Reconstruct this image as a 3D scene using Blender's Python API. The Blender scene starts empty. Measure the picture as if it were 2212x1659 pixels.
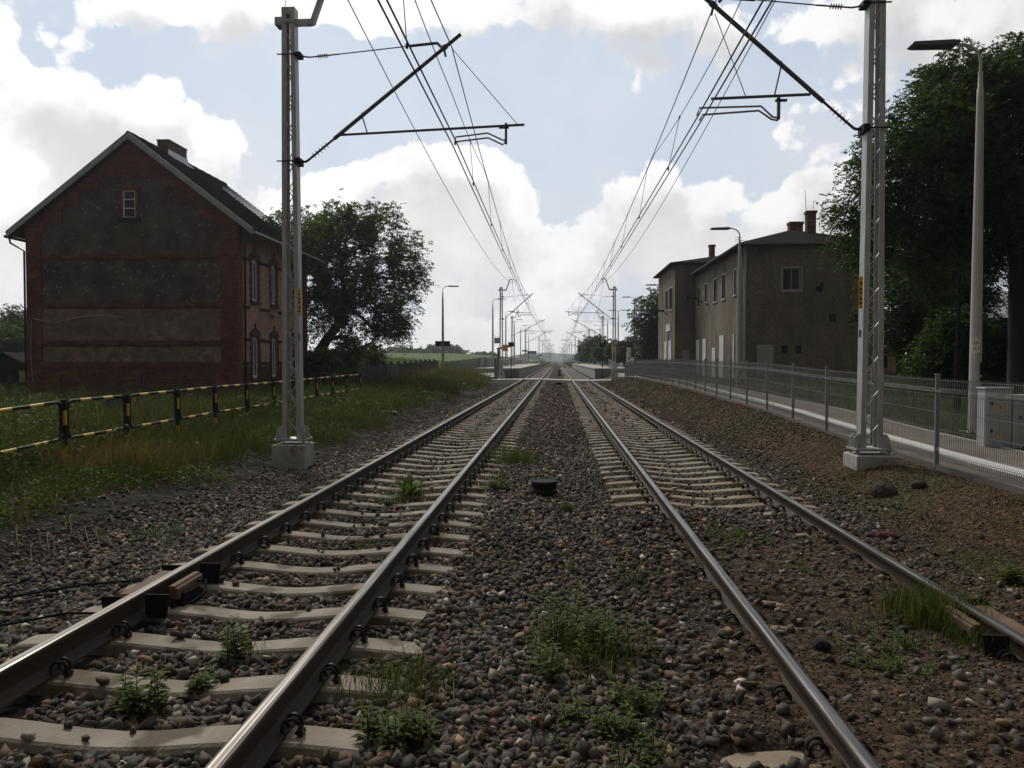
import bpy, bmesh, math, random
import numpy as np
from mathutils import Vector, Matrix
from mathutils.geometry import tessellate_polygon
R = math.radians
random.seed(7); rng = np.random.default_rng(7)
scene = bpy.context.scene
COL = scene.collection
# ---------------------------------------------------------------- camera
F = 1700.0; CW, CH = 2212.0, 1659.0; CAMZ = 1.74
YAW = math.atan(97 / F); PIT = math.atan(51 / F)
cam_d = bpy.data.cameras.new("camera"); cam = bpy.data.objects.new("camera", cam_d); COL.objects.link(cam)
cam_d.sensor_width = 36; cam_d.lens = 36 * F / CW; cam_d.clip_start = 0.05; cam_d.clip_end = 6000
cam.location = (0, 0, CAMZ)
cam.rotation_euler = (math.pi / 2 - PIT, 0, YAW)
scene.camera = cam
CM = Matrix.Rotation(YAW, 3, 'Z') @ Matrix.Rotation(math.pi / 2 - PIT, 3, 'X')
def ray(px, py):
    return CM @ Vector(((px - CW / 2) / F, (CH / 2 - py) / F, -1.0))
def P(px, py, X=None, Y=None, z=None):
    d = ray(px, py)
    if X is not None: t = X / d.x
    elif Y is not None: t = Y / d.y
    else: t = (z - CAMZ) / d.z
    return Vector((d.x * t, d.y * t, CAMZ + d.z * t))
# ---------------------------------------------------------------- object helpers
def tag(o, label=None, cat=None, group=None, kind=None):
    if label: o['label'] = label
    if cat: o['category'] = cat
    if group: o['group'] = group
    if kind: o['kind'] = kind
    return o
def empty(name, loc, label=None, cat=None, group=None, rz=0):
    o = bpy.data.objects.new(name, None); COL.objects.link(o)
    o.location = loc; o.rotation_euler.z = rz; o.empty_display_size = 0.2
    return tag(o, label, cat, group)
def copy_tree(o, parent=None):
    c = o.copy(); COL.objects.link(c); c.parent = parent
    for ch in list(o.children): copy_tree(ch, c)
    return c
class MB:
    def __init__(s): s.v = []; s.f = []; s.m = []; s.mi = 0
    def add(s, vs, fs):
        b = len(s.v); s.v += [tuple(v) for v in vs]
        for f in fs: s.f.append(tuple(i + b for i in f)); s.m.append(s.mi)
        return s
    def box(s, x0, y0, z0, x1, y1, z1):
        if x0 > x1: x0, x1 = x1, x0
        if y0 > y1: y0, y1 = y1, y0
        if z0 > z1: z0, z1 = z1, z0
        return s.add([(x0,y0,z0),(x1,y0,z0),(x1,y1,z0),(x0,y1,z0),(x0,y0,z1),(x1,y0,z1),(x1,y1,z1),(x0,y1,z1)],
                     [(0,3,2,1),(4,5,6,7),(0,1,5,4),(1,2,6,5),(2,3,7,6),(3,0,4,7)])
    def cbox(s, c, d): return s.box(c[0]-d[0]/2, c[1]-d[1]/2, c[2]-d[2]/2, c[0]+d[0]/2, c[1]+d[1]/2, c[2]+d[2]/2)
    def frustum(s, c, w0, d0, w1, d1, z0, z1):
        x, y = c
        return s.add([(x-w0/2,y-d0/2,z0),(x+w0/2,y-d0/2,z0),(x+w0/2,y+d0/2,z0),(x-w0/2,y+d0/2,z0),
                      (x-w1/2,y-d1/2,z1),(x+w1/2,y-d1/2,z1),(x+w1/2,y+d1/2,z1),(x-w1/2,y+d1/2,z1)],
                     [(0,3,2,1),(4,5,6,7),(0,1,5,4),(1,2,6,5),(2,3,7,6),(3,0,4,7)])
    def tube(s, pts, r, n=8, cap=True, closed=False):
        pts = [Vector(p) for p in pts]; N = len(pts)
        rs = r if isinstance(r, (list, tuple)) else [r] * N
        rings = []; up = None
        for i in range(N):
            if closed: d = (pts[(i+1) % N] - pts[i-1])
            else: d = (pts[min(i+1, N-1)] - pts[max(i-1, 0)])
            if d.length < 1e-9: d = Vector((0,0,1))
            d.normalize()
            if up is None:
                up = Vector((0,0,1)) if abs(d.z) < 0.9 else Vector((0,1,0))
            a = d.cross(up)
            if a.length < 1e-6: a = d.cross(Vector((1,0,0)))
            a.normalize(); b = a.cross(d).normalized(); up = b
            rings.append([pts[i] + (a*math.cos(2*math.pi*k/n) + b*math.sin(2*math.pi*k/n)) * rs[i] for k in range(n)])
        vs = [v for rg in rings for v in rg]; fs = []
        M = N if closed else N - 1
        for i in range(M):
            j = (i + 1) % N
            for k in range(n):
                l = (k + 1) % n
                fs.append((i*n+k, i*n+l, j*n+l, j*n+k))
        if cap and not closed:
            fs.append(tuple(range(n))[::-1]); fs.append(tuple((N-1)*n + k for k in range(n)))
        return s.add(vs, fs)
    def lathe(s, prof, c=(0,0,0), n=20):
        vs = [(c[0]+r*math.cos(2*math.pi*k/n), c[1]+r*math.sin(2*math.pi*k/n), c[2]+z) for r, z in prof for k in range(n)]
        fs = []
        for i in range(len(prof)-1):
            for k in range(n):
                l = (k+1) % n; fs.append((i*n+k, i*n+l, (i+1)*n+l, (i+1)*n+k))
        fs.append(tuple(range(n))[::-1]); fs.append(tuple((len(prof)-1)*n+k for k in range(n)))
        return s.add(vs, fs)
    def prism(s, poly, fn, t0, t1):
        """poly: 2-D points; fn(u,v,t)->xyz; extruded from t0 to t1, concave allowed"""
        n = len(poly)
        tris = tessellate_polygon([[Vector((u, v, 0)) for u, v in poly]])
        vs = [fn(u, v, t0) for u, v in poly] + [fn(u, v, t1) for u, v in poly]
        fs = [tuple(t) for t in tris] + [tuple(i + n for i in t[::-1]) for t in tris]
        fs += [(i, (i+1) % n, (i+1) % n + n, i + n) for i in range(n)]
        return s.add(vs, fs)
    def quad(s, *p): return s.add(p, [tuple(range(len(p)))])
    def xf(s, M, start=0):
        for i in range(start, len(s.v)): s.v[i] = tuple(M @ Vector(s.v[i]))
        return s
    def build(s, name, mats, parent=None, smooth=False, bevel=0, recalc=True):
        me = bpy.data.meshes.new(name); me.from_pydata(s.v, [], s.f)
        if not isinstance(mats, (list, tuple)): mats = [mats]
        for m in mats: me.materials.append(m)
        me.polygons.foreach_set('material_index', s.m)
        if recalc or bevel:
            bm = bmesh.new(); bm.from_mesh(me)
            bmesh.ops.recalc_face_normals(bm, faces=bm.faces)
            if bevel: bmesh.ops.bevel(bm, geom=[e for e in bm.edges if len(e.link_faces) == 2 and e.calc_face_angle(0) > 0.6], offset=bevel, segments=1, affect='EDGES')
            bm.to_mesh(me); bm.free()
        if smooth:
            me.polygons.foreach_set('use_smooth', [True] * len(me.polygons))
            me.set_sharp_from_angle(angle=R(40))
        me.update()
        o = bpy.data.objects.new(name, me); COL.objects.link(o)
        if parent: o.parent = parent
        return o
def np_mesh(name, V, Fc, mats, cols=None, parent=None, matidx=None, smooth=False):
    """V (N,3), Fc (M,k) -> one mesh object built fast; cols (N,3) = natural colour per vertex"""
    me = bpy.data.meshes.new(name); k = Fc.shape[1]; M = len(Fc)
    me.vertices.add(len(V)); me.vertices.foreach_set('co', np.ascontiguousarray(V, dtype=np.float32).ravel())
    me.loops.add(M * k); me.loops.foreach_set('vertex_index', np.ascontiguousarray(Fc, dtype=np.int32).ravel())
    me.polygons.add(M); me.polygons.foreach_set('loop_start', np.arange(0, M * k, k, dtype=np.int32))
    if smooth: me.polygons.foreach_set('use_smooth', np.ones(M, dtype=bool))
    for m in (mats if isinstance(mats, (list, tuple)) else [mats]): me.materials.append(m)
    if matidx is not None: me.polygons.foreach_set('material_index', matidx.astype(np.int32))
    if cols is not None:
        a = me.color_attributes.new('tint', 'FLOAT_COLOR', 'POINT')
        c4 = np.ones((len(V), 4), dtype=np.float32); c4[:, :3] = cols; a.data.foreach_set('color', c4.ravel())
    me.update(calc_edges=True); me.validate()
    o = bpy.data.objects.new(name, me); COL.objects.link(o)
    if parent: o.parent = parent
    return o
# ---------------------------------------------------------------- materials
def new_mat(name):
    m = bpy.data.materials.new(name); m.use_nodes = True
    nt = m.node_tree; b = nt.nodes['Principled BSDF']
    return m, nt, b
def N(nt, t, **kw):
    n = nt.nodes.new(t)
    for k, v in kw.items():
        if k.startswith('i_'):
            key = k[2:]; key = int(key) if key.isdigit() else key.replace('_', ' ')
            n.inputs[key].default_value = v
        else: setattr(n, k, v)
    return n
def c4(c): return (c[0], c[1], c[2], 1)
def ramp(nt, stops, src=None):
    r = nt.nodes.new('ShaderNodeValToRGB'); el = r.color_ramp.elements
    while len(el) < len(stops): el.new(0.5)
    for e, (p, c) in zip(el, stops): e.position = p; e.color = c4(c) if len(c) == 3 else c
    if src: nt.links.new(src, r.inputs[0])
    return r
def mixc(nt, a, b, fac, mode='MIX'):
    m = nt.nodes.new('ShaderNodeMix'); m.data_type = 'RGBA'; m.blend_type = mode
    for sock, v in ((6, a), (7, b), (0, fac)):
        if hasattr(v, 'links'): nt.links.new(v, m.inputs[sock])
        elif isinstance(v, (tuple, list)): m.inputs[sock].default_value = c4(v)
        else: m.inputs[sock].default_value = v
    return m.outputs[2]
def mat(name, a, b=None, rough=0.8, metal=0.0, scale=6.0, detail=6, bump=0.0, bscale=None, spec=0.3, obj=True, speck=None, stretch=None, coat=0):
    """two natural colours a,b mingled by noise; optional specks of a third"""
    m, nt, p = new_mat(name)
    tc = N(nt, 'ShaderNodeTexCoord'); src = tc.outputs['Object']
    if not obj:
        g = N(nt, 'ShaderNodeNewGeometry'); src = g.outputs['Position']
    if stretch:
        mp = N(nt, 'ShaderNodeMapping'); mp.inputs['Scale'].default_value = stretch
        nt.links.new(src, mp.inputs['Vector']); src = mp.outputs[0]
    no = N(nt, 'ShaderNodeTexNoise', i_Scale=scale, i_Detail=detail, i_Roughness=0.62); nt.links.new(src, no.inputs['Vector'])
    b = b or tuple(x * 0.75 for x in a)
    r = ramp(nt, [(0.3, b), (0.7, a)], no.outputs[0]); col = r.outputs[0]
    if speck:
        n2 = N(nt, 'ShaderNodeTexNoise', i_Scale=speck[1], i_Detail=3.0); nt.links.new(src, n2.inputs['Vector'])
        r2 = ramp(nt, [(speck[2], (0,0,0)), (speck[2] + 0.06, (1,1,1))], n2.outputs[0])
        col = mixc(nt, col, speck[0], r2.outputs[0])
    nt.links.new(col, p.inputs['Base Color'])
    p.inputs['Roughness'].default_value = rough; p.inputs['Metallic'].default_value = metal
    p.inputs['Specular IOR Level'].default_value = spec
    if coat: p.inputs['Coat Weight'].default_value = coat
    if bump:
        nb = N(nt, 'ShaderNodeTexNoise', i_Scale=bscale or scale * 4, i_Detail=5.0); nt.links.new(src, nb.inputs['Vector'])
        bp = N(nt, 'ShaderNodeBump', i_Strength=bump, i_Distance=0.02); nt.links.new(nb.outputs[0], bp.inputs['Height'])
        nt.links.new(bp.outputs[0], p.inputs['Normal'])
    return m
def tint_mat(name, rough=0.85, trans=0.0, nscale=40, nmin=0.7, nmax=1.25, spec=0.25, bump=0):
    """uses each stone's / blade's own natural colour stored on the mesh"""
    m, nt, p = new_mat(name)
    at = N(nt, 'ShaderNodeAttribute', attribute_name='tint')
    g = N(nt, 'ShaderNodeNewGeometry')
    no = N(nt, 'ShaderNodeTexNoise', i_Scale=nscale, i_Detail=4.0); nt.links.new(g.outputs['Position'], no.inputs['Vector'])
    mr = N(nt, 'ShaderNodeMapRange', i_3=nmin, i_4=nmax); nt.links.new(no.outputs[0], mr.inputs[0])
    mul = N(nt, 'ShaderNodeVectorMath', operation='SCALE'); nt.links.new(at.outputs['Color'], mul.inputs[0]); nt.links.new(mr.outputs[0], mul.inputs['Scale'])
    nt.links.new(mul.outputs[0], p.inputs['Base Color'])
    p.inputs['Roughness'].default_value = rough; p.inputs['Specular IOR Level'].default_value = spec
    if bump:
        nb = N(nt, 'ShaderNodeTexNoise', i_Scale=90.0, i_Detail=4.0); nt.links.new(g.outputs['Position'], nb.inputs['Vector'])
        bp = N(nt, 'ShaderNodeBump', i_Strength=bump, i_Distance=0.01); nt.links.new(nb.outputs[0], bp.inputs['Height']); nt.links.new(bp.outputs[0], p.inputs['Normal'])
    if trans:
        tr = N(nt, 'ShaderNodeBsdfTranslucent'); sc = N(nt, 'ShaderNodeVectorMath', operation='MULTIPLY'); sc.inputs[1].default_value = (1.25, 1.4, 0.6)
        nt.links.new(mul.outputs[0], sc.inputs[0]); nt.links.new(sc.outputs[0], tr.inputs['Color'])
        ms = N(nt, 'ShaderNodeMixShader'); ms.inputs[0].default_value = trans
        nt.links.new(p.outputs[0], ms.inputs[1]); nt.links.new(tr.outputs[0], ms.inputs[2])
        nt.links.new(ms.outputs[0], nt.nodes['Material Output'].inputs[0])
    return m
def brick_mat(name, c1, c2, mortar, axis='XZ', bw=0.25, bh=0.075, soot=None):
    m, nt, p = new_mat(name)
    g = N(nt, 'ShaderNodeNewGeometry'); sx = N(nt, 'ShaderNodeSeparateXYZ'); nt.links.new(g.outputs['Position'], sx.inputs[0])
    cb = N(nt, 'ShaderNodeCombineXYZ')
    ad = N(nt, 'ShaderNodeMath', operation='ADD'); nt.links.new(sx.outputs[0], ad.inputs[0]); nt.links.new(sx.outputs[1], ad.inputs[1])
    nt.links.new(ad.outputs[0], cb.inputs[0]); nt.links.new(sx.outputs[2], cb.inputs[1])
    br = N(nt, 'ShaderNodeTexBrick', i_Scale=1.0, i_Mortar_Size=0.008, i_Mortar_Smooth=0.3, i_Bias=0.0, i_Brick_Width=bw, i_Row_Height=bh)
    br.inputs['Color1'].default_value = c4(c1); br.inputs['Color2'].default_value = c4(c2); br.inputs['Mortar'].default_value = c4(mortar)
    nt.links.new(cb.outputs[0], br.inputs['Vector'])
    no = N(nt, 'ShaderNodeTexNoise', i_Scale=2.2, i_Detail=8.0, i_Roughness=0.7); nt.links.new(g.outputs['Position'], no.inputs['Vector'])
    r = ramp(nt, [(0.3, (0.45,0.42,0.42)), (0.65, (1.15,1.1,1.1))], no.outputs[0])
    col = mixc(nt, br.outputs[0], r.outputs[0], 1.0, 'MULTIPLY')
    nt.links.new(col, p.inputs['Base Color']); p.inputs['Roughness'].default_value = 0.9; p.inputs['Specular IOR Level'].default_value = 0.15
    bp = N(nt, 'ShaderNodeBump', i_Strength=0.7, i_Distance=0.012); bp.invert = True
    nt.links.new(br.outputs['Fac'], bp.inputs['Height']); nt.links.new(bp.outputs[0], p.inputs['Normal'])
    return m
def glass_mat(name, tintc=(0.02,0.025,0.03)):
    m, nt, p = new_mat(name); p.inputs['Base Color'].default_value = c4(tintc); p.inputs['Roughness'].default_value = 0.06
    p.inputs['Specular IOR Level'].default_value = 0.25
    return m
def sleeper_mat(name, a, b, rust):
    m = mat(name, a, b, 0.88, scale=3.2, bump=0.35, bscale=70, obj=False, speck=((b[0]*.6, b[1]*.55, b[2]*.5), 2.3, 0.56))
    nt = m.node_tree; p = nt.nodes['Principled BSDF']; tc = N(nt, 'ShaderNodeTexCoord'); sx = N(nt, 'ShaderNodeSeparateXYZ'); nt.links.new(tc.outputs['Object'], sx.inputs[0])
    ab = N(nt, 'ShaderNodeMath', operation='ABSOLUTE'); nt.links.new(sx.outputs[0], ab.inputs[0])
    su = N(nt, 'ShaderNodeMath', operation='SUBTRACT'); nt.links.new(ab.outputs[0], su.inputs[0]); su.inputs[1].default_value = .753
    a2 = N(nt, 'ShaderNodeMath', operation='ABSOLUTE'); nt.links.new(su.outputs[0], a2.inputs[0])
    ge = N(nt, 'ShaderNodeNewGeometry'); no = N(nt, 'ShaderNodeTexNoise', i_Scale=2.6, i_Detail=6.0); nt.links.new(ge.outputs['Position'], no.inputs['Vector'])
    mr = N(nt, 'ShaderNodeMapRange', i_1=.10, i_2=.34, i_3=1.0, i_4=0.0); nt.links.new(a2.outputs[0], mr.inputs[0])
    mm = N(nt, 'ShaderNodeMath', operation='MULTIPLY'); nt.links.new(mr.outputs[0], mm.inputs[0]); n2 = N(nt, 'ShaderNodeMapRange', i_1=.38, i_2=.66, i_3=0.0, i_4=1.0); nt.links.new(no.outputs[0], n2.inputs[0]); nt.links.new(n2.outputs[0], mm.inputs[1])
    old = p.inputs['Base Color'].links[0].from_socket
    nt.links.new(mixc(nt, old, rust, mm.outputs[0]), p.inputs['Base Color'])
    return m
M = {}
M['concrete'] = mat('concrete', (0.46,0.44,0.40), (0.30,0.285,0.26), 0.85, scale=5, bump=0.25, bscale=60, speck=((0.17,0.13,0.09), 2.2, 0.62))
M['sleeper'] = sleeper_mat('sleeper_concrete', (0.34,0.295,0.235), (0.19,0.16,0.122), (0.125,0.08,0.05))
M['sleeper_far'] = mat('sleeper_concrete_far', (0.32,0.275,0.22), (0.20,0.17,0.13), 0.88, scale=2.5, obj=False)
M['sleeper_soiled'] = sleeper_mat('sleeper_soiled', (0.33,0.265,0.19), (0.20,0.155,0.105), (0.11,0.07,0.045))
M['rail_side'] = mat('rail_rust', (0.060,0.040,0.027), (0.032,0.022,0.015), 0.75, scale=3, obj=False, bump=0.15, bscale=150, stretch=(1,0.2,1))
M['clip'] = mat('spring_steel', (0.035,0.028,0.025), (0.02,0.016,0.014), 0.5, metal=0.4, scale=20)
M['galv'] = mat('galvanised', (0.54,0.54,0.54), (0.34,0.335,0.33), 0.5, metal=0.25, scale=7, spec=0.5, stretch=(1,1,0.3))
M['galv_dark'] = mat('galvanised_dull', (0.33,0.34,0.34), (0.22,0.23,0.23), 0.55, metal=0.3, scale=9)
M['fence'] = mat('fence_galv', (0.27,0.28,0.27), (0.19,0.20,0.19), 0.5, metal=0.3, scale=9)
M['tube_dark'] = mat('cantilever_steel', (0.13,0.13,0.135), (0.08,0.08,0.085), 0.5, metal=0.4, scale=9)
M['wire'] = mat('wire_bronze', (0.045,0.045,0.045), (0.03,0.03,0.03), 0.6, metal=0.3)
M['insul'] = mat('insulator_brown', (0.13,0.045,0.03), (0.07,0.03,0.02), 0.35, scale=12)
M['lamp_pole'] = mat('pole_grey_paint', (0.47,0.455,0.43), (0.38,0.37,0.35), 0.6, scale=3)
M['lamp_head'] = mat('lamp_head_grey', (0.10,0.105,0.11), (0.07,0.07,0.075), 0.45, scale=6)
M['black'] = mat('black_paint', (0.016,0.016,0.017), (0.010,0.010,0.011), 0.6, scale=10, spec=0.15)
M['yellow'] = mat('yellow_paint', (0.78,0.50,0.05), (0.58,0.36,0.035), 0.55, scale=14, speck=((0.12,0.09,0.04), 30, 0.66))
M['white'] = mat('white_paint', (0.84,0.83,0.81), (0.72,0.71,0.69), 0.6, scale=6)
M['white_frame'] = mat('white_window_frame', (0.80,0.80,0.80), (0.66,0.66,0.66), 0.5, scale=6)
M['glass'] = glass_mat('window_glass')
M['blue'] = mat('sign_blue', (0.008,0.012,0.09), (0.006,0.009,0.07), 0.45)
M['orange'] = mat('orange_board', (0.75,0.27,0.02), (0.62,0.2,0.015), 0.5)
M['brick'] = brick_mat('red_brick', (0.285,0.105,0.070), (0.165,0.066,0.048), (0.045,0.03,0.028))
M['brick_side'] = brick_mat('brown_brick', (0.15,0.06,0.045), (0.10,0.045,0.038), (0.04,0.03,0.028))
M['brick_trim'] = mat('dark_brick_trim', (0.09,0.035,0.028), (0.045,0.022,0.018), 0.85, scale=10)
M['plinth'] = mat('plinth_stone', (0.20,0.18,0.15), (0.12,0.11,0.09), 0.9, scale=4)
M['roof'] = mat('roof_tile', (0.055,0.045,0.042), (0.024,0.021,0.021), 0.95, spec=.05, scale=2.2, obj=False, speck=((0.14,0.12,0.11), 5, 0.66))
M['zinc'] = mat('zinc', (0.42,0.46,0.46), (0.27,0.30,0.30), 0.5, metal=0.3, scale=3, obj=False)
M['flash'] = mat('roof_flashing', (0.6,0.62,0.65), (0.45,0.47,0.5), 0.45, metal=0.2)
M['timber_dark'] = mat('dark_timber', (0.032,0.025,0.02), (0.016,0.013,0.011), 0.95, spec=.04, scale=4)
M['board'] = mat('grey_board', (0.40,0.40,0.395), (0.30,0.30,0.30), 0.75, scale=2)
M['board_white'] = mat('white_board', (0.62,0.61,0.58), (0.45,0.44,0.42), 0.75, scale=2)
M['cabinet'] = mat('cabinet_grey', (0.46,0.48,0.485), (0.38,0.40,0.40), 0.55, scale=3)
M['pave'] = None
# ---------------------------------------------------------------- sky and sun
def build_world():
    w = bpy.data.worlds.new("World"); scene.world = w; w.use_nodes = True
    nt = w.node_tree; L = nt.links
    for n in list(nt.nodes): nt.nodes.remove(n)
    out = N(nt, 'ShaderNodeOutputWorld'); bg = N(nt, 'ShaderNodeBackground'); L.new(bg.outputs[0], out.inputs[0])
    tc = N(nt, 'ShaderNodeTexCoord'); gen = tc.outputs['Generated']
    def ae(px, py):
        d = ray(px, py).normalized(); return math.atan2(d.x, d.y), math.asin(d.z)
    # density groups: input = (azimuth, elevation, 0) and the direction itself
    blobs = [(270,285,170,120,1.3),(125,260,70,60,.9),(400,300,85,75,.9),(60,430,150,90,1.0),(150,560,330,130,1.1),(345,210,60,60,.6),
             (330,-10,440,62,1.3),(720,50,150,40,.8),(60,60,120,40,.6),
             (800,400,150,60,1.1),(700,440,120,60,1.0),(985,390,120,75,1.2),(1090,430,80,60,1.0),(900,510,260,80,1.1),
             (1010,600,110,75,1.2),(1150,640,130,70,.9),
             (1430,385,62,75,1.2),(1555,410,60,60,1.1),(1690,430,95,60,1.1),(1500,520,250,85,1.2),(1790,470,150,100,1.0),
             (1150,40,300,55,.95),(1500,60,260,62,.8),(1850,60,220,60,.75),(2150,90,170,95,.8),(1400,150,90,32,.55),(1850,190,170,55,.65),(2150,300,160,200,.6),
             (1205,600,80,80,.9),(1150,745,1000,75,1.2),(300,720,420,140,1.0),(-300,300,260,300,.9),(2500,400,260,330,.9)]
    big = [0,3,4,6,9,11,13,14,16,17,18,19,20,21,22,23,24,26]
    def density_group(name, bl, detail, vor):
        g = bpy.data.node_groups.new(name, 'ShaderNodeTree')
        g.interface.new_socket('uv', in_out='INPUT', socket_type='NodeSocketVector')
        g.interface.new_socket('dir', in_out='INPUT', socket_type='NodeSocketVector')
        g.interface.new_socket('density', in_out='OUTPUT', socket_type='NodeSocketFloat')
        gi = g.nodes.new('NodeGroupInput'); go = g.nodes.new('NodeGroupOutput')
        def MM(op, a, b=None, c=None):
            n = g.nodes.new('ShaderNodeMath'); n.operation = op
            for i, v in enumerate((a, b, c)):
                if v is None: continue
                if hasattr(v, 'links'): g.links.new(v, n.inputs[i])
                else: n.inputs[i].default_value = v
            return n.outputs[0]
        nw = N(g, 'ShaderNodeTexNoise', i_Scale=5.0, i_Detail=2.0); g.links.new(gi.outputs['dir'], nw.inputs['Vector'])
        s3 = N(g, 'ShaderNodeVectorMath', operation='MULTIPLY_ADD'); g.links.new(nw.outputs['Color'], s3.inputs[0]); s3.inputs[1].default_value = (.1,.1,.1)
        s1 = N(g, 'ShaderNodeVectorMath', operation='SUBTRACT'); g.links.new(gi.outputs['uv'], s1.inputs[0]); s1.inputs[1].default_value = (.05,.05,.05)
        g.links.new(s1.outputs[0], s3.inputs[2])
        acc = None
        for (px, py, rx, ry, a) in bl:
            az, el = ae(px, py); k = 1.07
            ml = N(g, 'ShaderNodeVectorMath', operation='MULTIPLY_ADD'); g.links.new(s3.outputs[0], ml.inputs[0]); ml.inputs[1].default_value = (k*F/rx, k*F/ry, 0); ml.inputs[2].default_value = (-az*k*F/rx, -el*k*F/ry, 0)
            dt = N(g, 'ShaderNodeVectorMath', operation='DOT_PRODUCT'); g.links.new(ml.outputs[0], dt.inputs[0]); g.links.new(ml.outputs[0], dt.inputs[1])
            e = MM('POWER', 1/math.e, dt.outputs['Value'])
            acc = MM('MULTIPLY', e, a) if acc is None else MM('MULTIPLY_ADD', e, a, acc)
        acc = MM('MINIMUM', acc, 1.12)
        n1 = N(g, 'ShaderNodeTexNoise', i_Scale=9.0, i_Detail=detail, i_Roughness=0.6); g.links.new(gi.outputs['dir'], n1.inputs['Vector'])
        d = MM('MULTIPLY_ADD', MM('SUBTRACT', n1.outputs[0], 0.52), 3.0, acc)
        if vor:
            n3 = N(g, 'ShaderNodeTexVoronoi', i_Scale=22.0); n3.feature = 'F1'; g.links.new(gi.outputs['dir'], n3.inputs['Vector'])
            d = MM('MULTIPLY_ADD', MM('SUBTRACT', 0.35, n3.outputs['Distance']), 0.45, d)
            n4 = N(g, 'ShaderNodeTexVoronoi', i_Scale=58.0); n4.feature = 'F1'; g.links.new(gi.outputs['dir'], n4.inputs['Vector'])
            d = MM('MULTIPLY_ADD', MM('SUBTRACT', 0.35, n4.outputs['Distance']), 0.28, d)
        g.links.new(d, go.inputs[0]); return g
    g_full = density_group('cloud_density', blobs, 7.0, True); g_soft = density_group('cloud_shade', [blobs[i] for i in big], 4.0, False)
    # main
    def MW(op, a, b=None, c=None, clamp=False):
        n = nt.nodes.new('ShaderNodeMath'); n.operation = op; n.use_clamp = clamp
        for i, v in enumerate((a, b, c)):
            if v is None: continue
            if hasattr(v, 'links'): L.new(v, n.inputs[i])
            else: n.inputs[i].default_value = v
        return n.outputs[0]
    sx = N(nt, 'ShaderNodeSeparateXYZ'); L.new(gen, sx.inputs[0])
    az = MW('ARCTAN2', sx.outputs[0], sx.outputs[1]); el = MW('ARCSINE', sx.outputs[2])
    def dens(du, dv, g):
        cb = N(nt, 'ShaderNodeCombineXYZ'); L.new(MW('ADD', az, du), cb.inputs[0]); L.new(MW('ADD', el, dv), cb.inputs[1])
        gr = N(nt, 'ShaderNodeGroup'); gr.node_tree = g; L.new(cb.outputs[0], gr.inputs[0])
        ad = N(nt, 'ShaderNodeVectorMath', operation='ADD'); L.new(gen, ad.inputs[0]); ad.inputs[1].default_value = (du, 0, dv); L.new(ad.outputs[0], gr.inputs[1])
        return gr.outputs[0]
    d0 = dens(0, 0, g_full); d1 = dens(-0.014, 0.036, g_soft)
    def sm(v, a, b):
        n = N(nt, 'ShaderNodeMapRange', interpolation_type='SMOOTHSTEP', i_1=a, i_2=b); L.new(v, n.inputs[0]); return n.outputs[0]
    cb_ = sm(d1, 0.45, 1.1); cov = MW('ADD', MW('MULTIPLY', sm(d0, 0.33, 0.55), MW('SUBTRACT', 1.0, cb_)), MW('MULTIPLY', sm(d0, 0.05, 0.95), cb_))
    shade = sm(d1, 0.2, 1.2)
    # blue gaps: Nishita
    sky = N(nt, 'ShaderNodeTexSky'); sky.sky_type = 'NISHITA'; sky.sun_disc = False
    sky.sun_elevation = SUN_EL; sky.sun_rotation = SUN_AZ; sky.dust_density = 2.2; sky.air_density = 1.0; sky.altitude = 200
    skc = N(nt, 'ShaderNodeVectorMath', operation='SCALE'); L.new(sky.outputs[0], skc.inputs[0]); skc.inputs['Scale'].default_value = SKY_MUL
    # tone the glare round the hidden sun so the blue stays blue
    bl = N(nt, 'ShaderNodeVectorMath', operation='MINIMUM'); L.new(skc.outputs[0], bl.inputs[0]); bl.inputs[1].default_value = (5.2, 6.4, 8.2)
    thin = ramp(nt, [(0.0, (6.0,6.8,8.0)), (0.45, (6.9,7.4,8.25)), (1.0, (8.1,8.15,8.4))])
    nn = N(nt, 'ShaderNodeTexNoise', i_Scale=4.5, i_Detail=6.0, i_Roughness=.6); L.new(gen, nn.inputs['Vector'])
    elw = MW('SUBTRACT', 1.0, sm(el, 0.0, 0.42))
    # thin haze veil, thicker low down and towards the sun on the left
    azl = MW('SUBTRACT', 1.0, sm(az, -0.55, 0.25))
    L.new(MW('MULTIPLY_ADD', azl, 0.34, MW('MULTIPLY_ADD', elw, 0.75, MW('MULTIPLY_ADD', nn.outputs[0], 2.0, -0.98))), thin.inputs[0])
    blue = mixc(nt, bl.outputs[0], thin.outputs[0], 0.85)
    # cloud colours
    n5 = N(nt, 'ShaderNodeTexNoise', i_Scale=14.0, i_Detail=6.0); L.new(gen, n5.inputs['Vector'])
    shv = MW('MULTIPLY_ADD', MW('SUBTRACT', n5.outputs[0], 0.5), 1.2, MW('MULTIPLY', shade, MW('MULTIPLY_ADD', sm(el, 0.02, 0.30), 0.65, 0.35)), clamp=True)
    cl = ramp(nt, [(0.0, (10.2,10.1,10.0)), (0.22, (9.2,9.05,9.0)), (0.5, (7.9,7.8,7.8)), (1.0, (6.5,6.4,6.5))], shv)
    # the side towards the sun (left) shines brighter
    brt = N(nt, 'ShaderNodeMapRange', i_1=-0.6, i_2=0.5, i_3=1.13, i_4=0.96); L.new(az, brt.inputs[0])
    cls = N(nt, 'ShaderNodeVectorMath', operation='SCALE'); L.new(cl.outputs[0], cls.inputs[0]); L.new(brt.outputs[0], cls.inputs['Scale'])
    col = mixc(nt, blue, cls.outputs[0], cov)
    # unseen sky away from the sun, dimmed and warmed to shape the ground light
    sd = (math.sin(SUN_AZ) * math.cos(0.35), math.cos(SUN_AZ) * math.cos(0.35), math.sin(0.35))
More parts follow.
